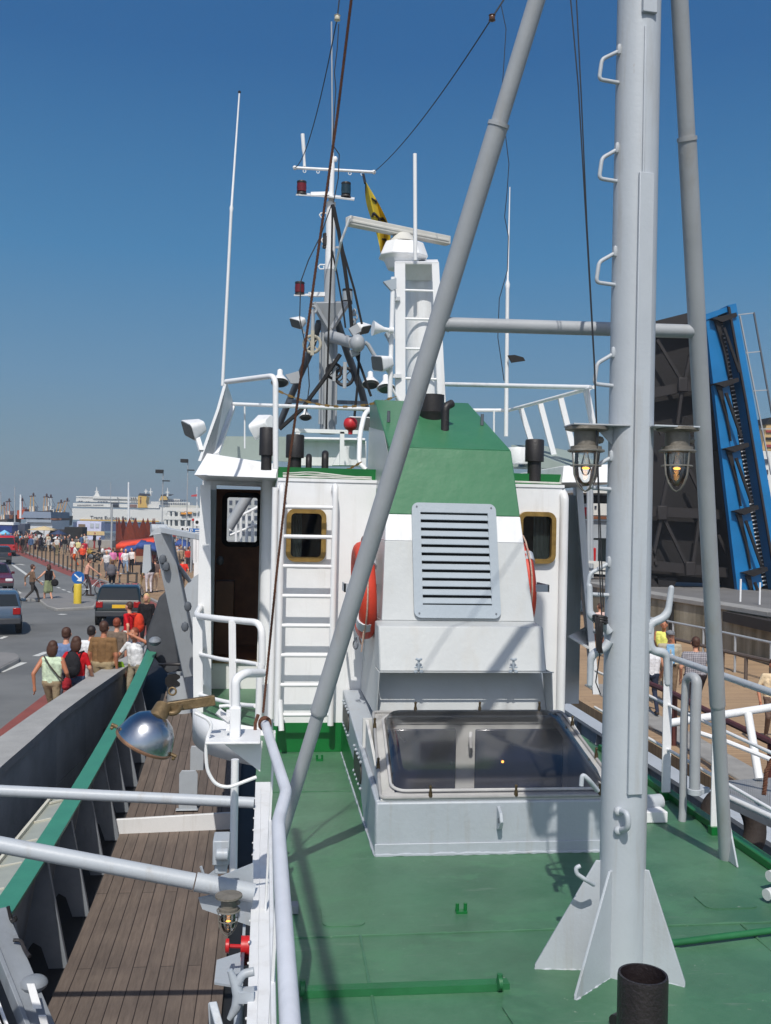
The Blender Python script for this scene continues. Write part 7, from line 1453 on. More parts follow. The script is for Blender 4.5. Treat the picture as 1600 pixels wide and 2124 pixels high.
dv = (V(0, 0, 0) - V(b.x, b.y, 0)).normalized(); c = b + V(0, 0, 1.14)
m_ = MB(); m_.lathe([(.01, -.03), (.27, -.03), (.27, .0), (.01, .0)], c + dv * .06, dv, 32); m_.build('sign_disc', paint('sign_blue', (24, 96, 168), .4, .04, 5), t)
sx = Vector((-dv.y, dv.x, 0)); m_ = MB(); o_ = c + dv * .072
def sp(u, v): return o_ + sx * u + V(0, 0, v)
if sx.x < 0: sx = -sx
m_.plate([sp(-.14, .17), sp(-.17, .13), sp(.02, -.06), sp(-.06, -.14), sp(.16, -.17), sp(.15, .05), sp(.07, -.02)], .006); m_.build('arrow', WHITE2, t)
def lamp_post(label, px, ybase, ytop, z0=-1.9, head='box', r=.06, group='lamp posts and poles'):
    b = G(px, ybase, z0); h = P(px, ytop, b.y).z - z0; t = thing('lamp_post', label, 'lamp post', b, group)
    m_ = MB(); m_.cyl(b, b + V(0, 0, h), r, r * .7, 10); m_.build('pole', STRUT, t)
    if head == 'box':
        m_ = MB(); m_.obox(b + V(-.35, 0, h + .05), (.75, .5, .35)); m_.build('lamp_head', MATTB, t, bev=.03)
        m_ = MB(); m_.obox(b + V(.3, 0, h - .85), (.7, .5, .1)); m_.build('lamp_arm', MATTB, t, bev=.03)
    return t
lamp_post('tall pole with dark floodlight head left of the wing roof', 335, 1152, 979); lamp_post('taller pole with dark floodlight heads beside wing roof', 386, 1152, 957); lamp_post('thin pole in front of the white ferry', 231, 1140, 1045, head=None, r=.12)
def mastpole(label, px, y0, y1, Y, r=.12, mat=WHITE2, flag=None):
    m_ = MB(); m_.cyl(P(px, y0, Y), P(px, y1, Y), r, r * .6, 8); one(m_, 'flag_pole', mat, label, 'pole', 'distant poles and masts')
mastpole('bright white pole standing before the ferry funnel', 267, 1085, 1000, 170, .22); mastpole('thin pole above the crowd at far left', 31, 1090, 1010, 150, .12, STRUT); mastpole('short pale mast by the orange boat at far left', 43, 1075, 1026, 150, .18); mastpole('hairline pole left of the ferry funnel', 230, 1075, 1000, 200, .08, STRUT); mastpole('thin pole at the far left edge of harbour', 2, 1070, 1020, 150, .1, STRUT); mastpole('pale pole with red pennant right of the ferry', 409, 1110, 1010, 120, .07)
m_ = MB(); m_.plate([P(409, 1025, 119.5), P(397, 1027, 119.5), P(397, 1030, 119.5), P(409, 1030, 119.5)], .04); one(m_, 'pennant', paint('pennant_red', (178, 70, 76), .8, .05, 6), 'small faded red pennant on pale pole', 'flag')
for (a, lab) in ((404, 'left of the two white posts near the wing screen'), (411, 'right of the two white posts near the wing screen')):
    m_ = MB(); m_.cyl(P(a, 1168, 60), P(a, 1115, 60), .10, .10, 10); one(m_, 'white_post', WHITE2, lab, 'post', 'white posts by the wing screen')
m_ = MB(); m_.box(P(403, 1170, 60).x, P(420, 1170, 60).x + .5, 59.9, 60.5, -1.9, P(403, 1168, 60).z); one(m_, 'plinth', WHITE2, 'white plinth under the two white posts', 'plinth')
# parking sign
t = thing('parking_sign', 'blue parking direction sign with white letter P near the wing roof', 'sign', P(405, 1150, 70))
a, b = P(393, 1096, 70), P(430, 1108, 70); m_ = MB(); m_.box(a.x, b.x, 69.95, 70.05, b.z, a.z); m_.build('panel', paint('sign_blue', (24, 96, 168), .4, .04, 5), t)
for px in (398, 426):
    m_ = MB(); q = P(px, 1108, 70.1); m_.cyl(V(q.x, q.y, -1.9), q, .05, .05, 8); m_.build('pole', STRUT, t)
def text(s_, size, loc, rot, mat, parent, name='lettering', ext=.01, align='CENTER', font_sx=1.0):
    cu = bpy.data.curves.new(name, 'FONT'); cu.body = s_; cu.size = size; cu.extrude = ext; cu.align_x = align; cu.align_y = 'CENTER'
    o = bpy.data.objects.new(name, cu); col.objects.link(o); bpy.context.view_layer.update()
    me = bpy.data.meshes.new_from_object(o.evaluated_get(bpy.context.evaluated_depsgraph_get())); bpy.data.objects.remove(o); bpy.data.curves.remove(cu)
    me.transform(Matrix.Translation(Vector(loc) - (root_loc(parent) if parent else Vector())) @ Euler(rot).to_matrix().to_4x4() @ Matrix.Scale(font_sx, 4, (1, 0, 0))); me.materials.clear(); me.materials.append(mat); q = bpy.data.objects.new(name, me); col.objects.link(q); q.parent = parent; return q
text('P', .42, (P(397.5, 1102, 70).x, 69.93, P(397.5, 1102, 70).z), (R(90), 0, 0), WHITE2, t, 'letter')
for k in range(2):
    m_ = MB(); c0, c1 = P(405, 1100 + 4 * k, 69.9), P(422, 1100 + 4 * k, 69.9); m_.bar(c0, c1, .06, .06); m_.build('text_line', WHITE2, t)
for (px, py, w_, h_, colr, lab) in ((379, 1097, 9, 9, WHITE2, 'small white sign left of the parking sign, with dark disc'), (389, 1097, 7, 8, WHITE2, 'small white sign touching the parking sign'), (409, 1083, 13, 16, WHITE2, 'white sign with dark squares above the parking sign'), (401, 1078, 5, 5, RED, 'small red sign beside the white sign with squares')):
    a, b = P(px - w_ / 2, py - h_ / 2, 72), P(px + w_ / 2, py + h_ / 2, 72); o = thing('road_sign', lab, 'sign', P(px, 1150, 72), 'small road signs'); m_ = MB(); m_.box(a.x, b.x, 71.95, 72.05, b.z, a.z); m_.build('panel', colr, o)
    m_ = MB(); q = P(px, py, 72.1); m_.cyl(V(q.x, q.y, -1.9), q, .04, .04, 8); m_.build('pole', STRUT, o)
    if colr is WHITE2: m_ = MB(); c = P(px, py, 71.93); m_.lathe([(.005, 0), (w_ * .009, 0), (w_ * .009, .01)], c, (0, -1, 0), 16); m_.build('symbol', MATTB, o)
# rusty crown sculpture
t = thing('crown_sculpture', 'rusty steel sculpture like a ring of pointed teeth', 'sculpture', G(273, 1150, -1.9))
YS_ = 98; m_ = MB()
base = G(273, 1153, -1.9); YS_ = base.y; x0 = P(233, 1145, YS_).x; x1 = P(316, 1145, YS_).x; zb_ = P(273, 1146, YS_).z; rx = (x1 - x0) / 2; cx = (x0 + x1) / 2; zj = P(273, 1122, YS_).z; ztp = P(273, 1074, YS_).z
m_ = MB(); N = 40
ring = []
teeth = 9
def rp_(a, k=1): return V(cx + rx * math.cos(a) * k, YS_ + 2.2 + 2.2 * math.sin(a) * k, 0)
for i in range(teeth):
    a0 = 2 * math.pi * i / teeth; a1 = 2 * math.pi * (i + 1) / teeth; am = (a0 + a1) / 2; prof_ = []
    for s2 in range(7):
        f = s2 / 6; a = a0 + (a1 - a0) * f; hh = zj + (ztp - zj) * (1 - abs(f - .5) * 2) ** .75; prof_.append((a, hh))
    for (aa, ha), (ab, hb) in zip(prof_[:-1], prof_[1:]):
        m_.hexa([rp_(aa) + V(0, 0, -1.9), rp_(ab) + V(0, 0, -1.9), rp_(ab, .97) + V(0, 0, -1.9), rp_(aa, .97) + V(0, 0, -1.9), rp_(aa) + V(0, 0, ha), rp_(ab) + V(0, 0, hb), rp_(ab, .97) + V(0, 0, hb), rp_(aa, .97) + V(0, 0, ha)])
m_.build('shell', RUSTY, t, sharp=15)
# market awnings
def awning(label, pts, Y, matc, depth=3, legs_=()):
    t = thing('awning', label, 'awning', P(pts[0][0], 1160, Y), 'market awnings'); m_ = MB(); q = [P(*p, Y) for p in pts]; n = len(q)
    m_.add(q + [p + V(0, depth, .25) for p in q] + [p - V(0, 0, .02) for p in q] , [(i, i + 1, n + i + 1, n + i) for i in range(n - 1)])
    for i in range(n - 1): m_.sheet([q[i], q[i + 1], q[i + 1] - V(0, 0, .35), q[i] - V(0, 0, .35)])
    o = m_.build('canopy', matc, t); sd = o.modifiers.new('s', 'SOLIDIFY'); sd.thickness = .03
    for (px, y0, y1) in legs_: m_ = MB(); m_.cyl(P(px, y0, Y), P(px, y1, Y), .05, .05, 8); m_.build('leg', STRUT, t)
awning('long red orange awning in front of the rusty crowns', [(241, 1130), (280, 1126), (312, 1122), (330, 1130)], 80, paint('awning_red', (222, 72, 44), .8, .05, 3), 3, ((281, 1138, 1192), (325, 1130, 1190)))
awning('blue awning tucked under the red one', [(256, 1139), (275, 1137), (285, 1128), (298, 1130), (310, 1131), (330, 1138)], 78, paint('awning_blue', (52, 78, 140), .8, .05, 3), 2.5)
awning('blue peaked awning right of the crane boom', [(346, 1138), (355, 1136), (366, 1125), (378, 1127), (394, 1136)], 84, paint('awning_blue', (52, 78, 140), .8, .05, 3), 3, ((348, 1136, 1190), (396, 1115, 1190), (385, 1134, 1180)))
def parasol(label, px, ytop, yrim, half, Y, matc):
    c = P(px, ytop, Y); r_ = half / 2060 * Y; h_ = c.z - P(px, yrim, Y).z; t = thing('parasol', label, 'parasol', V(c.x, Y, -1.9), 'parasols on the quay'); m_ = MB()
    rim = [V(c.x + r_ * math.cos(2 * math.pi * k / 8), Y + r_ * math.sin(2 * math.pi * k / 8), c.z - h_) for k in range(8)]; m_.add([c] + rim, [(0, 1 + k, 1 + (k + 1) % 8) for k in range(8)]); o = m_.build('canopy', matc, t, sharp=10); sd = o.modifiers.new('s', 'SOLIDIFY'); sd.thickness = .04
    m_ = MB(); m_.cyl(V(c.x, Y, -1.9), c, .04, .04, 8); m_.build('pole', STRUT, t)
parasol('light blue parasol at the far left edge', 10, 1099, 1108, 15, 115, paint('parasol_blue', (120, 190, 226), .7, .04, 3)); parasol('black parasol left of the tan canopy', 78, 1100, 1108, 13, 112, MATTB); parasol('dark blue parasol in front of the black tent', 122, 1099, 1108, 18, 110, paint('parasol_navy', (42, 58, 92), .7, .04, 3)); parasol('tan parasol roof before the white shed', 92, 1091, 1099, 32, 120, paint('parasol_tan', (200, 180, 140), .7, .04, 3)); parasol('white parasol near the right hand motorbikes', 118, 1112, 1117, 8, 108, WHITE2)
# buildings on the far quay
t = thing('harbour_shed', 'white harbour shed with slate blue barrel roof', 'shed', P(80, 1110, 140)); Y = 140
m_ = MB(); a, b = P(53, 1116, Y), P(108, 1116, Y); m_.box(a.x, b.x, Y, Y + 12, -2, P(53, 1079, Y).z); m_.build('wall', paint('shed_white', (206, 208, 210), .6, .04, 1), t)
m_ = MB(); a, b = P(46, 1075, Y), P(108, 1075, Y); z0_, z1_ = P(60, 1074, Y).z, P(60, 1061, Y).z; m_.prism([V(a.x, Y - .5, z0_), V(b.x, Y - .5, z0_), V(b.x - .1, Y - .3, z1_), V(a.x + .3, Y - .3, z1_)], (0, 13, 0)); m_.build('roof', paint('shed_roof', (104, 118, 138), .5, .05, 1), t)
m_ = MB(); a, b = P(44, 1085, Y), P(56, 1116, Y); m_.box(a.x, b.x, Y - .3, Y, -2, a.z); m_.box(P(56, 1078, Y).x, P(108, 1078, Y).x, Y - .4, Y - .01, P(56, 1083, Y).z, P(56, 1077, Y).z); m_.build('trim', paint('shed_grey', (150, 160, 172), .5, .05, 1), t)
for (x0_, x1_, y0_, y1_, Y, mt, nm, cat, lab) in ((-30, 25, 1088, 1102, 130, paint('truck_blue', (36, 56, 122), .5, .05, 1), 'trailer', 'trailer', 'blue sided trailer with white roof at the far left'), (134, 171, 1093, 1124, 116, MATTB, 'black_tent', 'tent', 'black boxy tent in the middle of the crowd'), (28, 52, 1086, 1104, 134, paint('dark_hut', (70, 76, 92), .6, .1, 1), 'market_hut', 'hut', 'dark blue grey hut between trailer and white shed'), (104, 134, 1098, 1118, 119, paint('dark_stall', (54, 52, 58), .7, .15, 2), 'market_stall', 'stall', 'dark stall under the navy parasol'), (160, 210, 1081, 1112, 138, paint('poster_wall_lilac', (196, 198, 222), .6, .05, 1), 'poster_wall', 'wall', 'pale lilac poster wall before the ferry'), (184, 233, 1120, 1126, 118, KERB, 'low_quay_wall', 'wall', 'low pale wall left of the rusty crowns')):
    t = thing(nm, lab, cat, V(P(x0_, y1_, Y).x, Y, -2)); a, b = P(x0_, y0_, Y), P(x1_, y1_, Y); m_ = MB(); m_.box(a.x, b.x, Y, Y + 3, -2, a.z); m_.build('body', mt, t, bev=.05)
    if nm == 'trailer': m_ = MB(); m_.box(a.x - .2, b.x + .2, Y - .1, Y + 3.1, a.z + .005, P(0, 1083, Y).z); m_.build('roof', WHITE2, t)
    if nm == 'poster_wall':
        for k, (u, v_, w_, h_, c_) in enumerate(((170, 1091, 14, 8, (120, 100, 80)), (191, 1090, 7, 9, (176, 182, 190)), (202, 1090, 7, 9, (176, 182, 190)), (197, 1106, 40, 9, (206, 180, 130)))):
            m_ = MB(); p0, p1 = P(u - w_ / 2, v_ - h_ / 2, Y - .05), P(u + w_ / 2, v_ + h_ / 2, Y - .05); m_.box(p0.x, p1.x, Y - .08, Y - .01, p1.z, p0.z); m_.build('poster', paint('poster_%d' % c_[0], c_, .7, .1, 2), t)
# stepped quay behind bikes
m_ = MB(); a, b = G(150, 1128, -1.9), G(420, 1140, -1.9)
for k in range(4): m_.prism([P(150, 1122, 118 + 2 * k) , P(150, 1122, 118 + 2 * k), P(150, 1122, 118 + 2 * k)], (0, 0, 0)) if False else None
m_.box(-13, -3, 100, 122, -1.9, -.9); o = m_.build('quay_steps', KERB, origin=(0, 0, 0)); o['kind'] = 'structure'

# ================================================================== SHIPS AND HARBOUR BEYOND
def FB(t, name, px0, px1, py0, py1, Y, D_, mat, bev=0):
    a, b = P(px0, py0, Y), P(px1, py1, Y); m_ = MB(); m_.box(min(a.x, b.x), max(a.x, b.x), Y, Y + D_, min(a.z, b.z), max(a.z, b.z)); return m_.build(name, mat, t, bev=bev)
FW = paint('ferry_white', (216, 216, 212), .5, .04, .05); FY = paint('ferry_ochre', (206, 168, 84), .5, .05, .1); FD = paint('ferry_dark', (44, 46, 58), .5, .1, .2); FWIN = paint('ferry_window', (70, 76, 90), .2, .1, .2)
def ferry():
    Y = 330; t = thing('ferry', 'big white ferry with ochre funnel and lettering along its hull', 'ferry', P(250, 1100, Y))
    FB(t, 'hull', 150, 352, 1054, 1082, Y, 22, FW); FB(t, 'hull_stripe', 166, 330, 1077, 1083, Y - .4, .3, FY)
    FB(t, 'lower_hull', 152, 352, 1083, 1104, Y + .2, 22, paint('ferry_blue', (60, 74, 110), .5, .05, .1))
    FB(t, 'deckhouse', 152, 330, 1043, 1054.2, Y + 1, 20, FW); FB(t, 'upper_deckhouse', 158, 300, 1033, 1043.2, Y + 2, 18, FW); FB(t, 'bridge', 158, 240, 1029, 1033.2, Y + 3, 16, FW); FB(t, 'top_house', 193, 286, 1029, 1036, Y + 1.5, 12, FW)
    for (x0_, x1_, y_, n_) in ((160, 190, 1048, 10), (193, 215, 1048, 7), (163, 172, 1040, 2), (178, 186, 1041, 2), (202, 224, 1041, 4), (232, 248, 1046, 3), (270, 284, 1033, 3), (243, 246, 1033, 1)):
        for k in range(n_):
            u0 = x0_ + (x1_ - x0_) * (k + .15) / n_; u1 = x0_ + (x1_ - x0_) * (k + .85) / n_; FB(t, 'window', u0, u1, y_ - 1.2, y_ + 1.2, Y - .1 if y_ > 1044 else Y + .8, .4, FWIN)
    FB(t, 'boat_deck_recess', 230, 246, 1043, 1052, Y + .5, .8, FD); FB(t, 'boat_deck_recess', 266, 284, 1046, 1052, Y + .5, .8, paint('recess_brown', (130, 96, 84), .6, .2, .4))
    a = [P(286, 1053, Y - .6), P(306, 1053, Y - .6), P(303, 1040, Y - .6), P(305, 1030, Y - .6), P(290, 1026, Y - .6), P(287, 1028, Y - .6)]; m_ = MB(); m_.prism(a, (0, 8, 0)); f = m_.build('funnel', FY, t)
    m_ = MB(); m_.prism([P(287, 1027, Y - .8), P(290, 1023, Y - .8), P(309, 1024, Y - .8), P(306, 1028, Y - .8)], (0, 9, 0)); o = m_.build('funnel_cap', FD, t)
    for k, ch in enumerate('TEF'):
        text(ch, 1.1, (P(292.5, 1034 + 4.6 * k, Y).x, Y - .75, P(292.5, 1034 + 4.6 * k, Y).z), (R(90), 0, 0), paint('letter_maroon', (110, 40, 36), .6, .05, 1), t, 'funnel_letter', .05)
    text('Trans Europa Ferries', 1.5, (P(236, 1074.5, Y).x, Y - .15, P(236, 1074.5, Y).z), (R(90), 0, R(0)), FD, t, 'hull_lettering', .05, font_sx=1.15)
    for px, y0_, y1_ in ((201, 1030, 1010), (303, 1024, 1014), (313, 1028, 1012), (348, 1030, 1012)):
        m_ = MB(); m_.cyl(P(px, y0_, Y + 4), P(px, y1_, Y + 4), .35, .12, 8); m_.bar(P(px - 4, (y0_ + y1_) / 2, Y + 4), P(px + 4, (y0_ + y1_) / 2, Y + 4), .3, .3); m_.build('mast', FW, t)
    m_ = MB(); m_.prism([P(194, 1031, Y + 3), P(208, 1031, Y + 3), P(203, 1020, Y + 3), P(200, 1020, Y + 3)], (0, 2, 0)); m_.build('mast_base', FW, t)
    return t
ferry()
def ferry2():
    Y = 420; t = thing('ferry', 'second ferry half hidden behind the first, with ochre funnel', 'ferry', P(370, 1100, Y))
    FB(t, 'hull', 300, 450, 1056, 1085, Y, 20, FW); FB(t, 'deckhouse', 310, 394, 1040, 1056.2, Y + 1, 18, FW); FB(t, 'upper_deckhouse', 330, 374, 1034, 1040.2, Y + 2, 16, FW)
    for y_ in (1038, 1045, 1050, 1060):
        for k in range(12): FB(t, 'window', 336 + k * 4.6, 339 + k * 4.6, y_ - 1.3, y_ + 1.3, Y - .2 if y_ > 1056 else Y + .6, .6, FWIN)
    m_ = MB(); m_.prism([P(331, 1037, Y - .6), P(348, 1037, Y - .6), P(345, 1029, Y - .6), P(335, 1028, Y - .6)], (0, 7, 0)); m_.build('funnel', FY, t)
    m_ = MB(); m_.prism([P(333, 1028, Y - .8), P(336, 1025, Y - .8), P(358, 1025, Y - .8), P(350, 1028, Y - .8)], (0, 8, 0)); m_.build('funnel_cap', FD, t)
    FB(t, 'superstructure', 352, 412, 1047, 1064, Y - 2, 2, paint('ferry_cream', (206, 204, 192), .5, .05, .1))
ferry2()
# cargo ramp and pale terminal frames right of the ferry
t = thing('terminal_frame', 'pale steel terminal frames and ramp right of the ferry', 'terminal', P(370, 1120, 200)); Y = 200
for px in (343, 351, 360, 372, 386, 398):
    m_ = MB(); a = P(px, 1140, Y); m_.cyl(V(a.x, Y, -2), P(px, 1058 + (px % 5) * 2, Y), .28, .28, 8); m_.build('column', FW, t)
for (x0_, x1_, y_) in ((333, 415, 1056), (335, 420, 1074), (340, 415, 1094)):
    m_ = MB(); m_.bar(P(x0_, y_, Y), P(x1_, y_ + 1, Y), .7, .7); m_.build('beam', FW, t)
FB(t, 'deck_panel', 352, 400, 1062, 1072, Y + 1, 2, paint('terminal_grey', (150, 156, 160), .6, .1, .3)); FB(t, 'deck_panel', 345, 420, 1078, 1092, Y + 1, 2, paint('terminal_grey', (150, 156, 160), .6, .1, .3)); FB(t, 'lifeboat', 376, 388, 1063, 1067, Y - 1, 1.5, paint('lifeboat_orange', (226, 150, 40), .5, .05, 1)); FB(t, 'lifeboat', 390, 398, 1062, 1066, Y - 1, 1.5, paint('lifeboat_orange', (226, 150, 40), .5, .05, 1))
# fishing boats with gantries on the far left
def trawler(label, px, ydeck, s_, colr, mastc, Y=165, lean=0):
    t = thing('fishing_boat', label, 'fishing boat', P(px, ydeck, Y), 'fishing boats at the far left'); k = Y / 2060
    m_ = MB(); c = P(px, ydeck, Y); m_.prism([c + V(-9 * k * s_, 0, -14 * k), c + V(9 * k * s_, 0, -14 * k), c + V(11 * k * s_, 0, 6 * k), c + V(-10 * k * s_, 0, 3 * k)], (0, 6, 0)); m_.build('hull', paint('hull_%d' % colr[0], colr, .6, .1, .5), t)
    m_ = MB(); m_.box(c.x - 6 * k * s_, c.x + 2 * k * s_, Y + 1, Y + 4, c.z + 3 * k, c.z + 14 * k * s_); m_.build('cabin', FW, t)
    mm = paint('gantry_%d' % mastc[0], mastc, .6, .12, .6, rust=.2)
    for dx in (-4, 4): m_ = MB(); m_.bar(c + V(dx * k * s_, .5, 2 * k), c + V((dx * .5 + lean) * k * s_, .5, 34 * k * s_), 1.3 * k, 1.3 * k); m_.build('gantry', mm, t)
    m_ = MB(); m_.bar(c + V((-5 + lean) * k * s_, .5, 32 * k * s_), c + V((6 + lean) * k * s_, .5, 33 * k * s_), 1.8 * k, 1.8 * k); m_.ell(c + V((lean + 2) * k * s_, .5, 36 * k * s_), (2 * k, 2 * k, 3.5 * k), 10); m_.bar(c + V((lean + 1) * k * s_, .5, 33 * k), c + V((lean + 12) * k * s_, .5, 12 * k), .5 * k, .5 * k); m_.build('gantry_head', paint('dark_head', (70, 52, 56), .6, .2, 1), t)
trawler('fishing boat with ochre gantry at the left edge', 4, 1082, 1.0, (70, 60, 60), (190, 140, 70)); trawler('fishing boat with rust red gantry head, second from left edge', 15, 1074, 1.0, (120, 80, 60), (176, 110, 80), 170); trawler('orange hulled fishing boat with short mast', 43, 1062, .7, (176, 76, 40), (150, 80, 60), 172); trawler('fishing boat with yellow gantry left of the white masts', 65, 1066, 1.1, (60, 66, 80), (206, 156, 70), 172); trawler('fishing boat with red and white gantry above the shed roof', 93, 1064, 1.0, (80, 74, 80), (190, 120, 110), 176); trawler('pale boat with white tapered mast above the shed', 102, 1062, .9, (206, 206, 206), (214, 214, 210), 178); trawler('boat with leaning yellow derrick right of the shed', 116, 1078, 1.05, (120, 110, 100), (206, 176, 90), 160, 6); trawler('boat with second leaning ochre derrick beside the first', 124, 1076, 1.1, (110, 100, 90), (190, 150, 90), 164, 10); trawler('small red boat in front of the leaning derricks', 119, 1088, .5, (196, 50, 44), (206, 180, 110), 150)

# ================================================================== RIGHT SIDE: QUAY, BRIDGE, SHIPS
CON = paint('stained_concrete', (158, 150, 132), .9, .2, .7, .2, 14, rust=.45, stain=(74, 72, 58))
def wall_mat():
    m = CON; n = m.node_tree.nodes; l = m.node_tree.links; b = n['Principled BSDF']; src = b.inputs['Base Color'].links[0].from_socket
    tc = n.new('ShaderNodeTexCoord'); mp = n.new('ShaderNodeMapping'); mp.inputs['Scale'].default_value = (1.6, 1.6, .12); l.new(tc.outputs['Object'], mp.inputs[0]); nz = n.new('ShaderNodeTexNoise'); nz.inputs['Scale'].default_value = 1.6; nz.inputs['Detail'].default_value = 7; l.new(mp.outputs[0], nz.inputs['Vector'])
    rp = n.new('ShaderNodeValToRGB'); rp.color_ramp.elements[0].position = .36; rp.color_ramp.elements[0].color = (.5, .48, .42, 1); rp.color_ramp.elements[1].position = .62; l.new(nz.outputs[0], rp.inputs[0])
    mx = n.new('ShaderNodeMix'); mx.data_type = 'RGBA'; mx.blend_type = 'MULTIPLY'; mx.inputs['Factor'].default_value = 1; l.new(src, mx.inputs['A']); l.new(rp.outputs[0], mx.inputs['B']); l.new(mx.outputs['Result'], b.inputs['Base Color'])
wall_mat()
t = thing('dock_wall', 'tall stained concrete dock wall with vertical joints across the quay', 'wall', (15, 32, -4))
wl_ = [(14.0, 42.0), (14.2, 35.7), (14.75, 32.0), (15.2, 28.4), (17.2, 20), (20, 10)]
m_ = MB()
for a, b in zip(wl_[:-1], wl_[1:]): m_.hexa([(a[0], a[1], -4.6), (b[0], b[1], -4.6), (b[0] + .5, b[1] + .1, -4.6), (a[0] + .5, a[1] + .1, -4.6), (a[0], a[1], -.62), (b[0], b[1], -.62), (b[0] + .5, b[1] + .1, -.62), (a[0] + .5, a[1] + .1, -.62)])
m_.build('wall', CON, t)
m_ = MB()
for a, b in zip(wl_[:-1], wl_[1:]): m_.hexa([(a[0] - .08, a[1], -.62), (b[0] - .08, b[1], -.62), (b[0] + .7, b[1] + .1, -.62), (a[0] + .7, a[1] + .1, -.62), (a[0] - .08, a[1], -.46), (b[0] - .08, b[1], -.46), (b[0] + .7, b[1] + .1, -.46), (a[0] + .7, a[1] + .1, -.46)])
m_.build('coping', KERB, t, bev=.02)
for (a, b, f, w_, mt) in ((2, 3, .15, .12, RUSTY), (1, 2, .5, .08, MATTB), (3, 4, .10, .14, RUSTY), (3, 4, .5, .5, MATTB)):
    A, B = wl_[a], wl_[b]; x = A[0] + (B[0] - A[0]) * f; y = A[1] + (B[1] - A[1]) * f; m_ = MB(); m_.box(x - .12, x - .01, y - w_, y + w_, -3.2, -.7 if w_ < .4 else -1.6); m_.build('joint_strip', mt, t)
m_ = MB(); m_.box(14.5, 15.6, 27.0, 32.8, -.55, -.15) if False else m_.box(14.75, 15.3, 24, 30.6, -.98, -.66); m_.build('timber_fender', paint('dark_timber', (50, 44, 40), .8, .2, 3), t)
# quay railings
def railing(label, pts, z0_, h_, mat, cat='railing', nrail=2, r=.035, group='quay railings', n_posts=None):
    t = thing('quay_railing', label, cat, (pts[0][0], pts[0][1], z0_), group)
    for k in range(nrail):
        z = z0_ + h_ * (1 - k * .5); m_ = MB(); m_.tube([(x, y, z) for x, y in pts], r, 8); m_.build('rail', mat, t)
    for i, (a, b) in enumerate(zip(pts[:-1], pts[1:])):
        n_ = n_posts or 4
        for k in range(n_): x = a[0] + (b[0] - a[0]) * k / n_; y = a[1] + (b[1] - a[1]) * k / n_; m_ = MB(); m_.cyl((x, y, z0_), (x, y, z0_ + h_), r, r, 8); m_.build('post', mat, t)
def gp(px, py, z): q = G(px, py, z); return (q.x, q.y)
railing('grey two bar railing in front of the concrete dock wall', [gp(1340, 1280, -.95), gp(1460, 1303, -.95), gp(1600, 1333, -.95), gp(1700, 1355, -.95)], -2, 1.05, STRUT, n_posts=2)
railing('dark brown low railing along the tan quay', [gp(1400, 1325, -1.2), gp(1500, 1350, -1.2), gp(1600, 1372, -1.2), gp(1720, 1400, -1.2)], -2, .8, paint('brown_rail', (96, 84, 76), .6, .1, 6), nrail=1, r=.05, n_posts=2)
railing('maroon handrail along the near edge of the tan quay', [gp(1300, 1398, -1.05), gp(1400, 1440, -1.05), gp(1500, 1492, -1.05), gp(1600, 1540, -1.05), gp(1700, 1590, -1.05)], -2, .95, paint('maroon_rail', (88, 46, 42), .5, .1, 6), nrail=1, r=.055, n_posts=1)
# pale timber-faced edge of the near quay
a = [G(1240, 1420, -1.98), G(1330, 1475, -1.98), G(1450, 1545, -1.98), G(1600, 1632, -1.98), G(1700, 1690, -1.98)]
t = thing('quay_edge_beam', 'pale grey concrete beam edging the tan quay beside the ship', 'beam', a[2]); m_ = MB()
for p, q in zip(a[:-1], a[1:]): m_.hexa([p + V(-.35, 0, -2.4), p + V(.25, 0, -2.4), q + V(.25, 0, -2.4), q + V(-.35, 0, -2.4), p + V(-.35, 0, .02), p + V(.25, 0, .02), q + V(.25, 0, .02), q + V(-.35, 0, .02)])
m_.build('beam', KERB, t, bev=.03)
m_ = MB()
for p, q in zip(a[:-1], a[1:]): m_.bar(p + V(-.42, 0, -.5), q + V(-.42, 0, -.5), .12, .3)
m_.build('fender_strip', BOXG, t)
# white stanchions with rope at the bridge foot
for (px, y0_, y1_, lab) in ((1536, 1248, 1201, 'left white stanchion before the foot of the blue bridge'), (1576, 1254, 1208, 'right white stanchion before the foot of the blue bridge')):
    m_ = MB(); m_.cyl(P(px, y0_, 31), P(px + 1, y1_, 31), .032, .032, 10); one(m_, 'white_stanchion', WHITE2, lab, 'post', 'white stanchions on the bridge quay')
# --- raised bascule bridge
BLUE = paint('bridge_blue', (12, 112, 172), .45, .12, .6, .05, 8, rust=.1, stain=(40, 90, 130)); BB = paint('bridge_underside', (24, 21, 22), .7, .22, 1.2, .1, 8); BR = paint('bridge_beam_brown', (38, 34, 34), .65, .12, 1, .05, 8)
t = thing('bascule_bridge', 'raised bascule bridge leaf with blue girders and dark underside', 'bridge', P(1450, 1215, 38))
def B_(px, py, dy=0): return P(px, py, 38 + dy)
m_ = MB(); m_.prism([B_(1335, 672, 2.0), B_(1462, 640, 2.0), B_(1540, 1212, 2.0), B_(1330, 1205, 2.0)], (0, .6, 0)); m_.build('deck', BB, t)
for (p, q, w_) in (((1340, 818), (1460, 795), .42), ((1340, 1060), (1510, 1068), .42), ((1345, 1172), (1530, 1190), .5), ((1338, 682), (1462, 652), .3)):
    m_ = MB(); m_.bar(B_(*p, 1.4), B_(*q, 1.4), .4, w_ * .75, up=(0, 1, 0)) ; m_.build('cross_beam', BR, t)
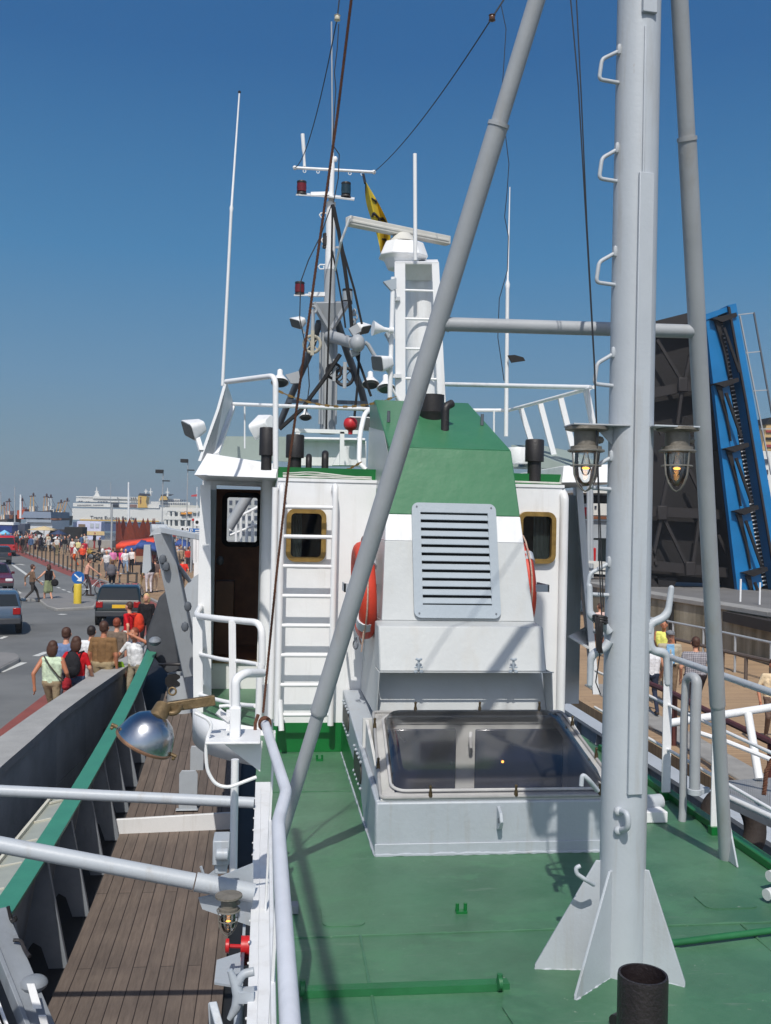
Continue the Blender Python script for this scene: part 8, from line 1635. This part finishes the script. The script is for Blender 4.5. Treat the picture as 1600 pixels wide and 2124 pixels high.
for (p, q) in (((1363, 705), (1415, 792)), ((1432, 735), (1418, 800)), ((1415, 805), (1405, 880)), ((1338, 850), (1372, 900)), ((1430, 975), (1470, 1060)), ((1385, 985), (1372, 1055)), ((1372, 1065), (1428, 1180)), ((1372, 1075), (1350, 1175)), ((1450, 1080), (1435, 1180)), ((1490, 1110), (1520, 1175)), ((1345, 1120), (1362, 1172))):
    m_ = MB(); m_.bar(B_(*p, 1.2), B_(*q, 1.2), .12, .12); m_.build('brace', BR, t)
for (px, py) in ((1417, 798), (1374, 1064), (1432, 1180)):
    m_ = MB(); c = B_(px, py, 1.1); m_.obox(c, (.42, .15, .6)); m_.build('node_plate', BR, t, bev=.05)
m_ = MB(); m_.prism([B_(1463, 652, .4), B_(1487, 646, .4), B_(1530, 900, .4), B_(1583, 1216, .4), B_(1532, 1240, .4)], (0, .25, 0)); m_.build('main_girder', BLUE, t)
m_ = MB(); m_.prism([B_(1456, 653, .9), B_(1463, 651, .9), B_(1533, 1240, .9), B_(1522, 1215, .9)], (0, 1.2, 0)); m_.build('girder_flange', BR, t)
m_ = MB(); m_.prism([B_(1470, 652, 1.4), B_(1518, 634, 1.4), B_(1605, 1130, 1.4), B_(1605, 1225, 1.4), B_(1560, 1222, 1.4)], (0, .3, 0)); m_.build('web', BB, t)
m_ = MB(); m_.prism([B_(1511, 633, .2), B_(1527, 629, .2), B_(1566, 840, .2), B_(1640, 1260, .2), B_(1618, 1262, .2), B_(1548, 840, .2)], (0, .7, 0)); m_.build('outer_girder', BLUE, t)
m_ = MB(); m_.prism([B_(1511, 636, .1), B_(1515, 636, .1), B_(1552, 840, .1), B_(1622, 1262, .1), B_(1618, 1262, .1), B_(1548, 840, .1)], (0, .1, 0)); m_.build('girder_edge', BR, t)
m_ = MB(); m_.prism([B_(1463, 652, .35), B_(1527, 630, .35), B_(1527, 640, .35), B_(1464, 664, .35)], (0, 1.2, 0)); m_.build('end_beam', BLUE, t)
rows = 66
m_ = MB()
for k in range(rows):
    y = 668 + k * 8.4; f = (y - 640) / 580; xl = 1493 + 90 * f; xr = 1503 + 94 * f
    m_.bar(B_(xl - 2, y, .95), B_(xl + 8, y - 2, .95), .05, .045); m_.bar(B_(xr + 8, y, 1.25), B_(xr + 12, y - 1, 1.25), .03, .03)
m_.build('slot_pattern', paint('bright_slot', (206, 210, 214), .6, .05, 2), t)
for (x, y) in ((1478, 660), (1482, 795), (1503, 930), (1523, 1060), (1542, 1188)):
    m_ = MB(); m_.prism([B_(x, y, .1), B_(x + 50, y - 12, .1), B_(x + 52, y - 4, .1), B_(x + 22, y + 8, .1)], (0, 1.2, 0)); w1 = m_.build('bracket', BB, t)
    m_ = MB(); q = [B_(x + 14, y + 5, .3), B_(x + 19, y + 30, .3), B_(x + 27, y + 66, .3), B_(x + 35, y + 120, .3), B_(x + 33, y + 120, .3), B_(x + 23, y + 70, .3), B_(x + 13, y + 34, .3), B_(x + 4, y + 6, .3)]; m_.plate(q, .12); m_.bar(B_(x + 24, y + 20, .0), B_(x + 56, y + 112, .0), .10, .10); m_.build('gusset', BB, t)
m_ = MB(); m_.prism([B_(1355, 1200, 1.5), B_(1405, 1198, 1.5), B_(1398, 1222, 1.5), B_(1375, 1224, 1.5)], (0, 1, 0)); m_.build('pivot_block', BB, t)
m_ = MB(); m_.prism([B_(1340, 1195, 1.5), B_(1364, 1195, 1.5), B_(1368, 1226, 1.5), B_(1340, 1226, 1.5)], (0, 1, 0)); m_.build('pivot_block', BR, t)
t2 = thing('bridge_handrail', 'thin pale handrail frame sticking out right of the blue girder', 'railing', B_(1580, 760, .5))
m_ = MB(); m_.bar(B_(1535, 655, .6), B_(1600, 985, .6), .05, .05); m_.build('rail', STRUT, t2)
m_ = MB(); m_.bar(B_(1564, 648, .6), B_(1602, 862, .6), .06, .06); m_.build('rail', DGREY, t2)
for k in range(4):
    m_ = MB(); m_.bar(B_(1531 + 15.5 * k, 653 + 79 * k, .6), B_(1565 + 13.5 * k, 649 + 80 * k, .6), .04, .04); m_.build('post', STRUT, t2)
# bits on the quay below the leaf
for (x0_, x1_, y0_, y1_, Y, mt, nm, cat, lab) in ((1495, 1521, 1198, 1212, 41, WHITE2, 'white_barrier', 'barrier', 'white barrier block at the foot of the bridge'), (1440, 1462, 1190, 1200, 60, RED, 'parked_van', 'van', 'distant red van glimpsed under the bridge leaf'), (1418, 1432, 1190, 1200, 60, WHITE2, 'parked_van', 'van', 'distant white van glimpsed under the bridge leaf')):
    a, b = P(x0_, y0_, Y), P(x1_, y1_, Y); t = thing(nm, lab, cat, V(a.x, Y, b.z)); m_ = MB(); m_.prism([V(a.x, Y, b.z), V(b.x, Y, b.z), V(b.x, Y, a.z), V(a.x + (b.x - a.x) * .2, Y, a.z), V(a.x, Y, (a.z + b.z) / 2)], (0, 1.5, 0)); m_.build('body', mt, t, bev=.04)
    if cat == 'van':
        m_ = MB(); m_.box(a.x + .3 * (b.x - a.x), b.x - .05, Y - .02, Y - .01, (a.z + b.z) / 2, a.z - .05); m_.build('window', FWIN, t)
# white ship behind the bridge on the right edge
t = thing('passenger_ship', 'white passenger ship with banded funnel at the right edge', 'ship', P(1600, 1100, 90)); Y = 90
FB(t, 'superstructure', 1575, 1720, 935, 1075, Y, 10, FW); FB(t, 'hull', 1560, 1740, 1075, 1190, Y - .5, 11, FW)
for k in range(6):
    for j in range(5): FB(t, 'window', 1582 + 22 * j, 1594 + 22 * j, 952 + 22 * k, 962 + 22 * k, Y - .12, .3, FWIN)
m_ = MB(); m_.prism([P(1580, 935, Y), P(1660, 935, Y), P(1650, 868, Y), P(1592, 874, Y)], (0, 5, 0)); m_.build('funnel', paint('funnel_buff', (190, 160, 110), .5, .08, .4), t)
m_ = MB(); m_.prism([P(1588, 880, Y - .1), P(1650, 876, Y - .1), P(1646, 862, Y - .1), P(1597, 866, Y - .1)], (0, 5.2, 0)); m_.build('funnel_cap', MATTB, t)
for k in range(3):
    FB(t, 'funnel_band', 1590, 1655, 892 + 15 * k, 899 + 15 * k, Y - .15, .2, paint('band_red', (150, 60, 56), .6, .1, 1) if k % 2 == 0 else MATTB)
# grey ship seen between wheelhouse and mast
t = thing('moored_ship', 'grey and white ship with red gear seen left of the mast', 'ship', P(1225, 1240, 45)); Y = 45
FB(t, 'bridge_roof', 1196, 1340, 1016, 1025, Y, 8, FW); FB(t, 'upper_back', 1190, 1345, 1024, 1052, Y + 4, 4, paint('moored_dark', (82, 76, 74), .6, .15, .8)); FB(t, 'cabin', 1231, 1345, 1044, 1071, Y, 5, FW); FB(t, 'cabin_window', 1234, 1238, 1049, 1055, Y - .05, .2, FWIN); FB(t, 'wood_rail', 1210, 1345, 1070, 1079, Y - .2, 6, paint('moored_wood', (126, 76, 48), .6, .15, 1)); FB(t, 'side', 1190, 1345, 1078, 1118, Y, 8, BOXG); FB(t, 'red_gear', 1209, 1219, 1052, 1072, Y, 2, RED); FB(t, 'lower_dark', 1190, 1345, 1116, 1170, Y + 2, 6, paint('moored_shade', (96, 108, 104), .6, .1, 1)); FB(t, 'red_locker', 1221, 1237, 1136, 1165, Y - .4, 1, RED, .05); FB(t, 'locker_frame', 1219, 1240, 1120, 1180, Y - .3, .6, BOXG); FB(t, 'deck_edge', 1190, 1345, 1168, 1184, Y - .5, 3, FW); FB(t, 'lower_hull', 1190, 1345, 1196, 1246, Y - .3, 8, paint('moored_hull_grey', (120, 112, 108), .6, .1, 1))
for y_ in (1165, 1186, 1206): m_ = MB(); m_.bar(P(1215, y_, Y - 1), P(1300, y_ + 6, Y - 1), .12, .12); m_.build('rail', FW, t)
for px in (1222, 1228): m_ = MB(); m_.cyl(P(px, 1200, Y - .6), P(px - 1, 1000, Y - .6), .09, .09, 8); m_.build('stanchion', BOXG, t)
# black bird-like pennant on the whip aerial
m_ = MB(); m_.prism([P(1054, 737, 11.4), P(1068, 736, 11.4), P(1086, 741, 11.4), P(1090, 748, 11.4), P(1062, 752, 11.4)], (0, .03, 0)); one(m_, 'aerial_plate', MATTB, 'small black plate fixed halfway up the right whip aerial', 'plate')
# fore deck gear seen through the open doorway: grey derrick and pale rails
t = thing('fore_derrick', 'grey derrick arm and pale rails seen through the doorway window', 'derrick', P(490, 1120, 17)); Y = 17
m_ = MB(); m_.cyl(P(474, 1095, Y), P(520, 1020, Y), .09, .09, 12); m_.build('arm', STRUT, t)
for px in (490, 500, 512, 524): m_ = MB(); m_.cyl(P(px, 1140, Y + .5), P(px, 1060, Y + .5), .025, .025, 8); m_.build('post', WHITE2, t)
m_ = MB(); m_.tube([P(478, 1100, Y + .5), P(500, 1070, Y + .5), P(540, 1050, Y + .5)], .03, 8); m_.tube([P(478, 1110, Y + .5), P(540, 1085, Y + .5)], .02, 8); m_.build('rail', WHITE2, t)
t = thing('town_block', 'pale grey town buildings seen through the wheelhouse window', 'building', P(500, 1120, 230)); FB(t, 'wall', 440, 560, 1030, 1130, 230, 10, paint('town_grey', (176, 178, 176), .7, .1, .2))
for k in range(5):
    for j in range(8): FB(t, 'window', 450 + 13 * j, 456 + 13 * j, 1038 + 16 * k, 1046 + 16 * k, 229.8, .4, FWIN)
# ------------------------------------------------------------------ sea haze: one closed box of thin even air around everything
m = bpy.data.materials.new('sea_haze'); m.use_nodes = True; n = m.node_tree.nodes; n.remove(n['Principled BSDF']); pv = n.new('ShaderNodeVolumePrincipled')
pv.inputs['Color'].default_value = (.80, .88, .96, 1); pv.inputs['Density'].default_value = .0007; pv.inputs['Anisotropy'].default_value = .2
m.node_tree.links.new(pv.outputs[0], n['Material Output'].inputs['Volume'])
d = MB(); d.box(-1300, 1300, -700, 2000, -7, 45); hz_ = d.build('haze', m, origin=(0, 0, 0)); hz_['kind'] = 'stuff'
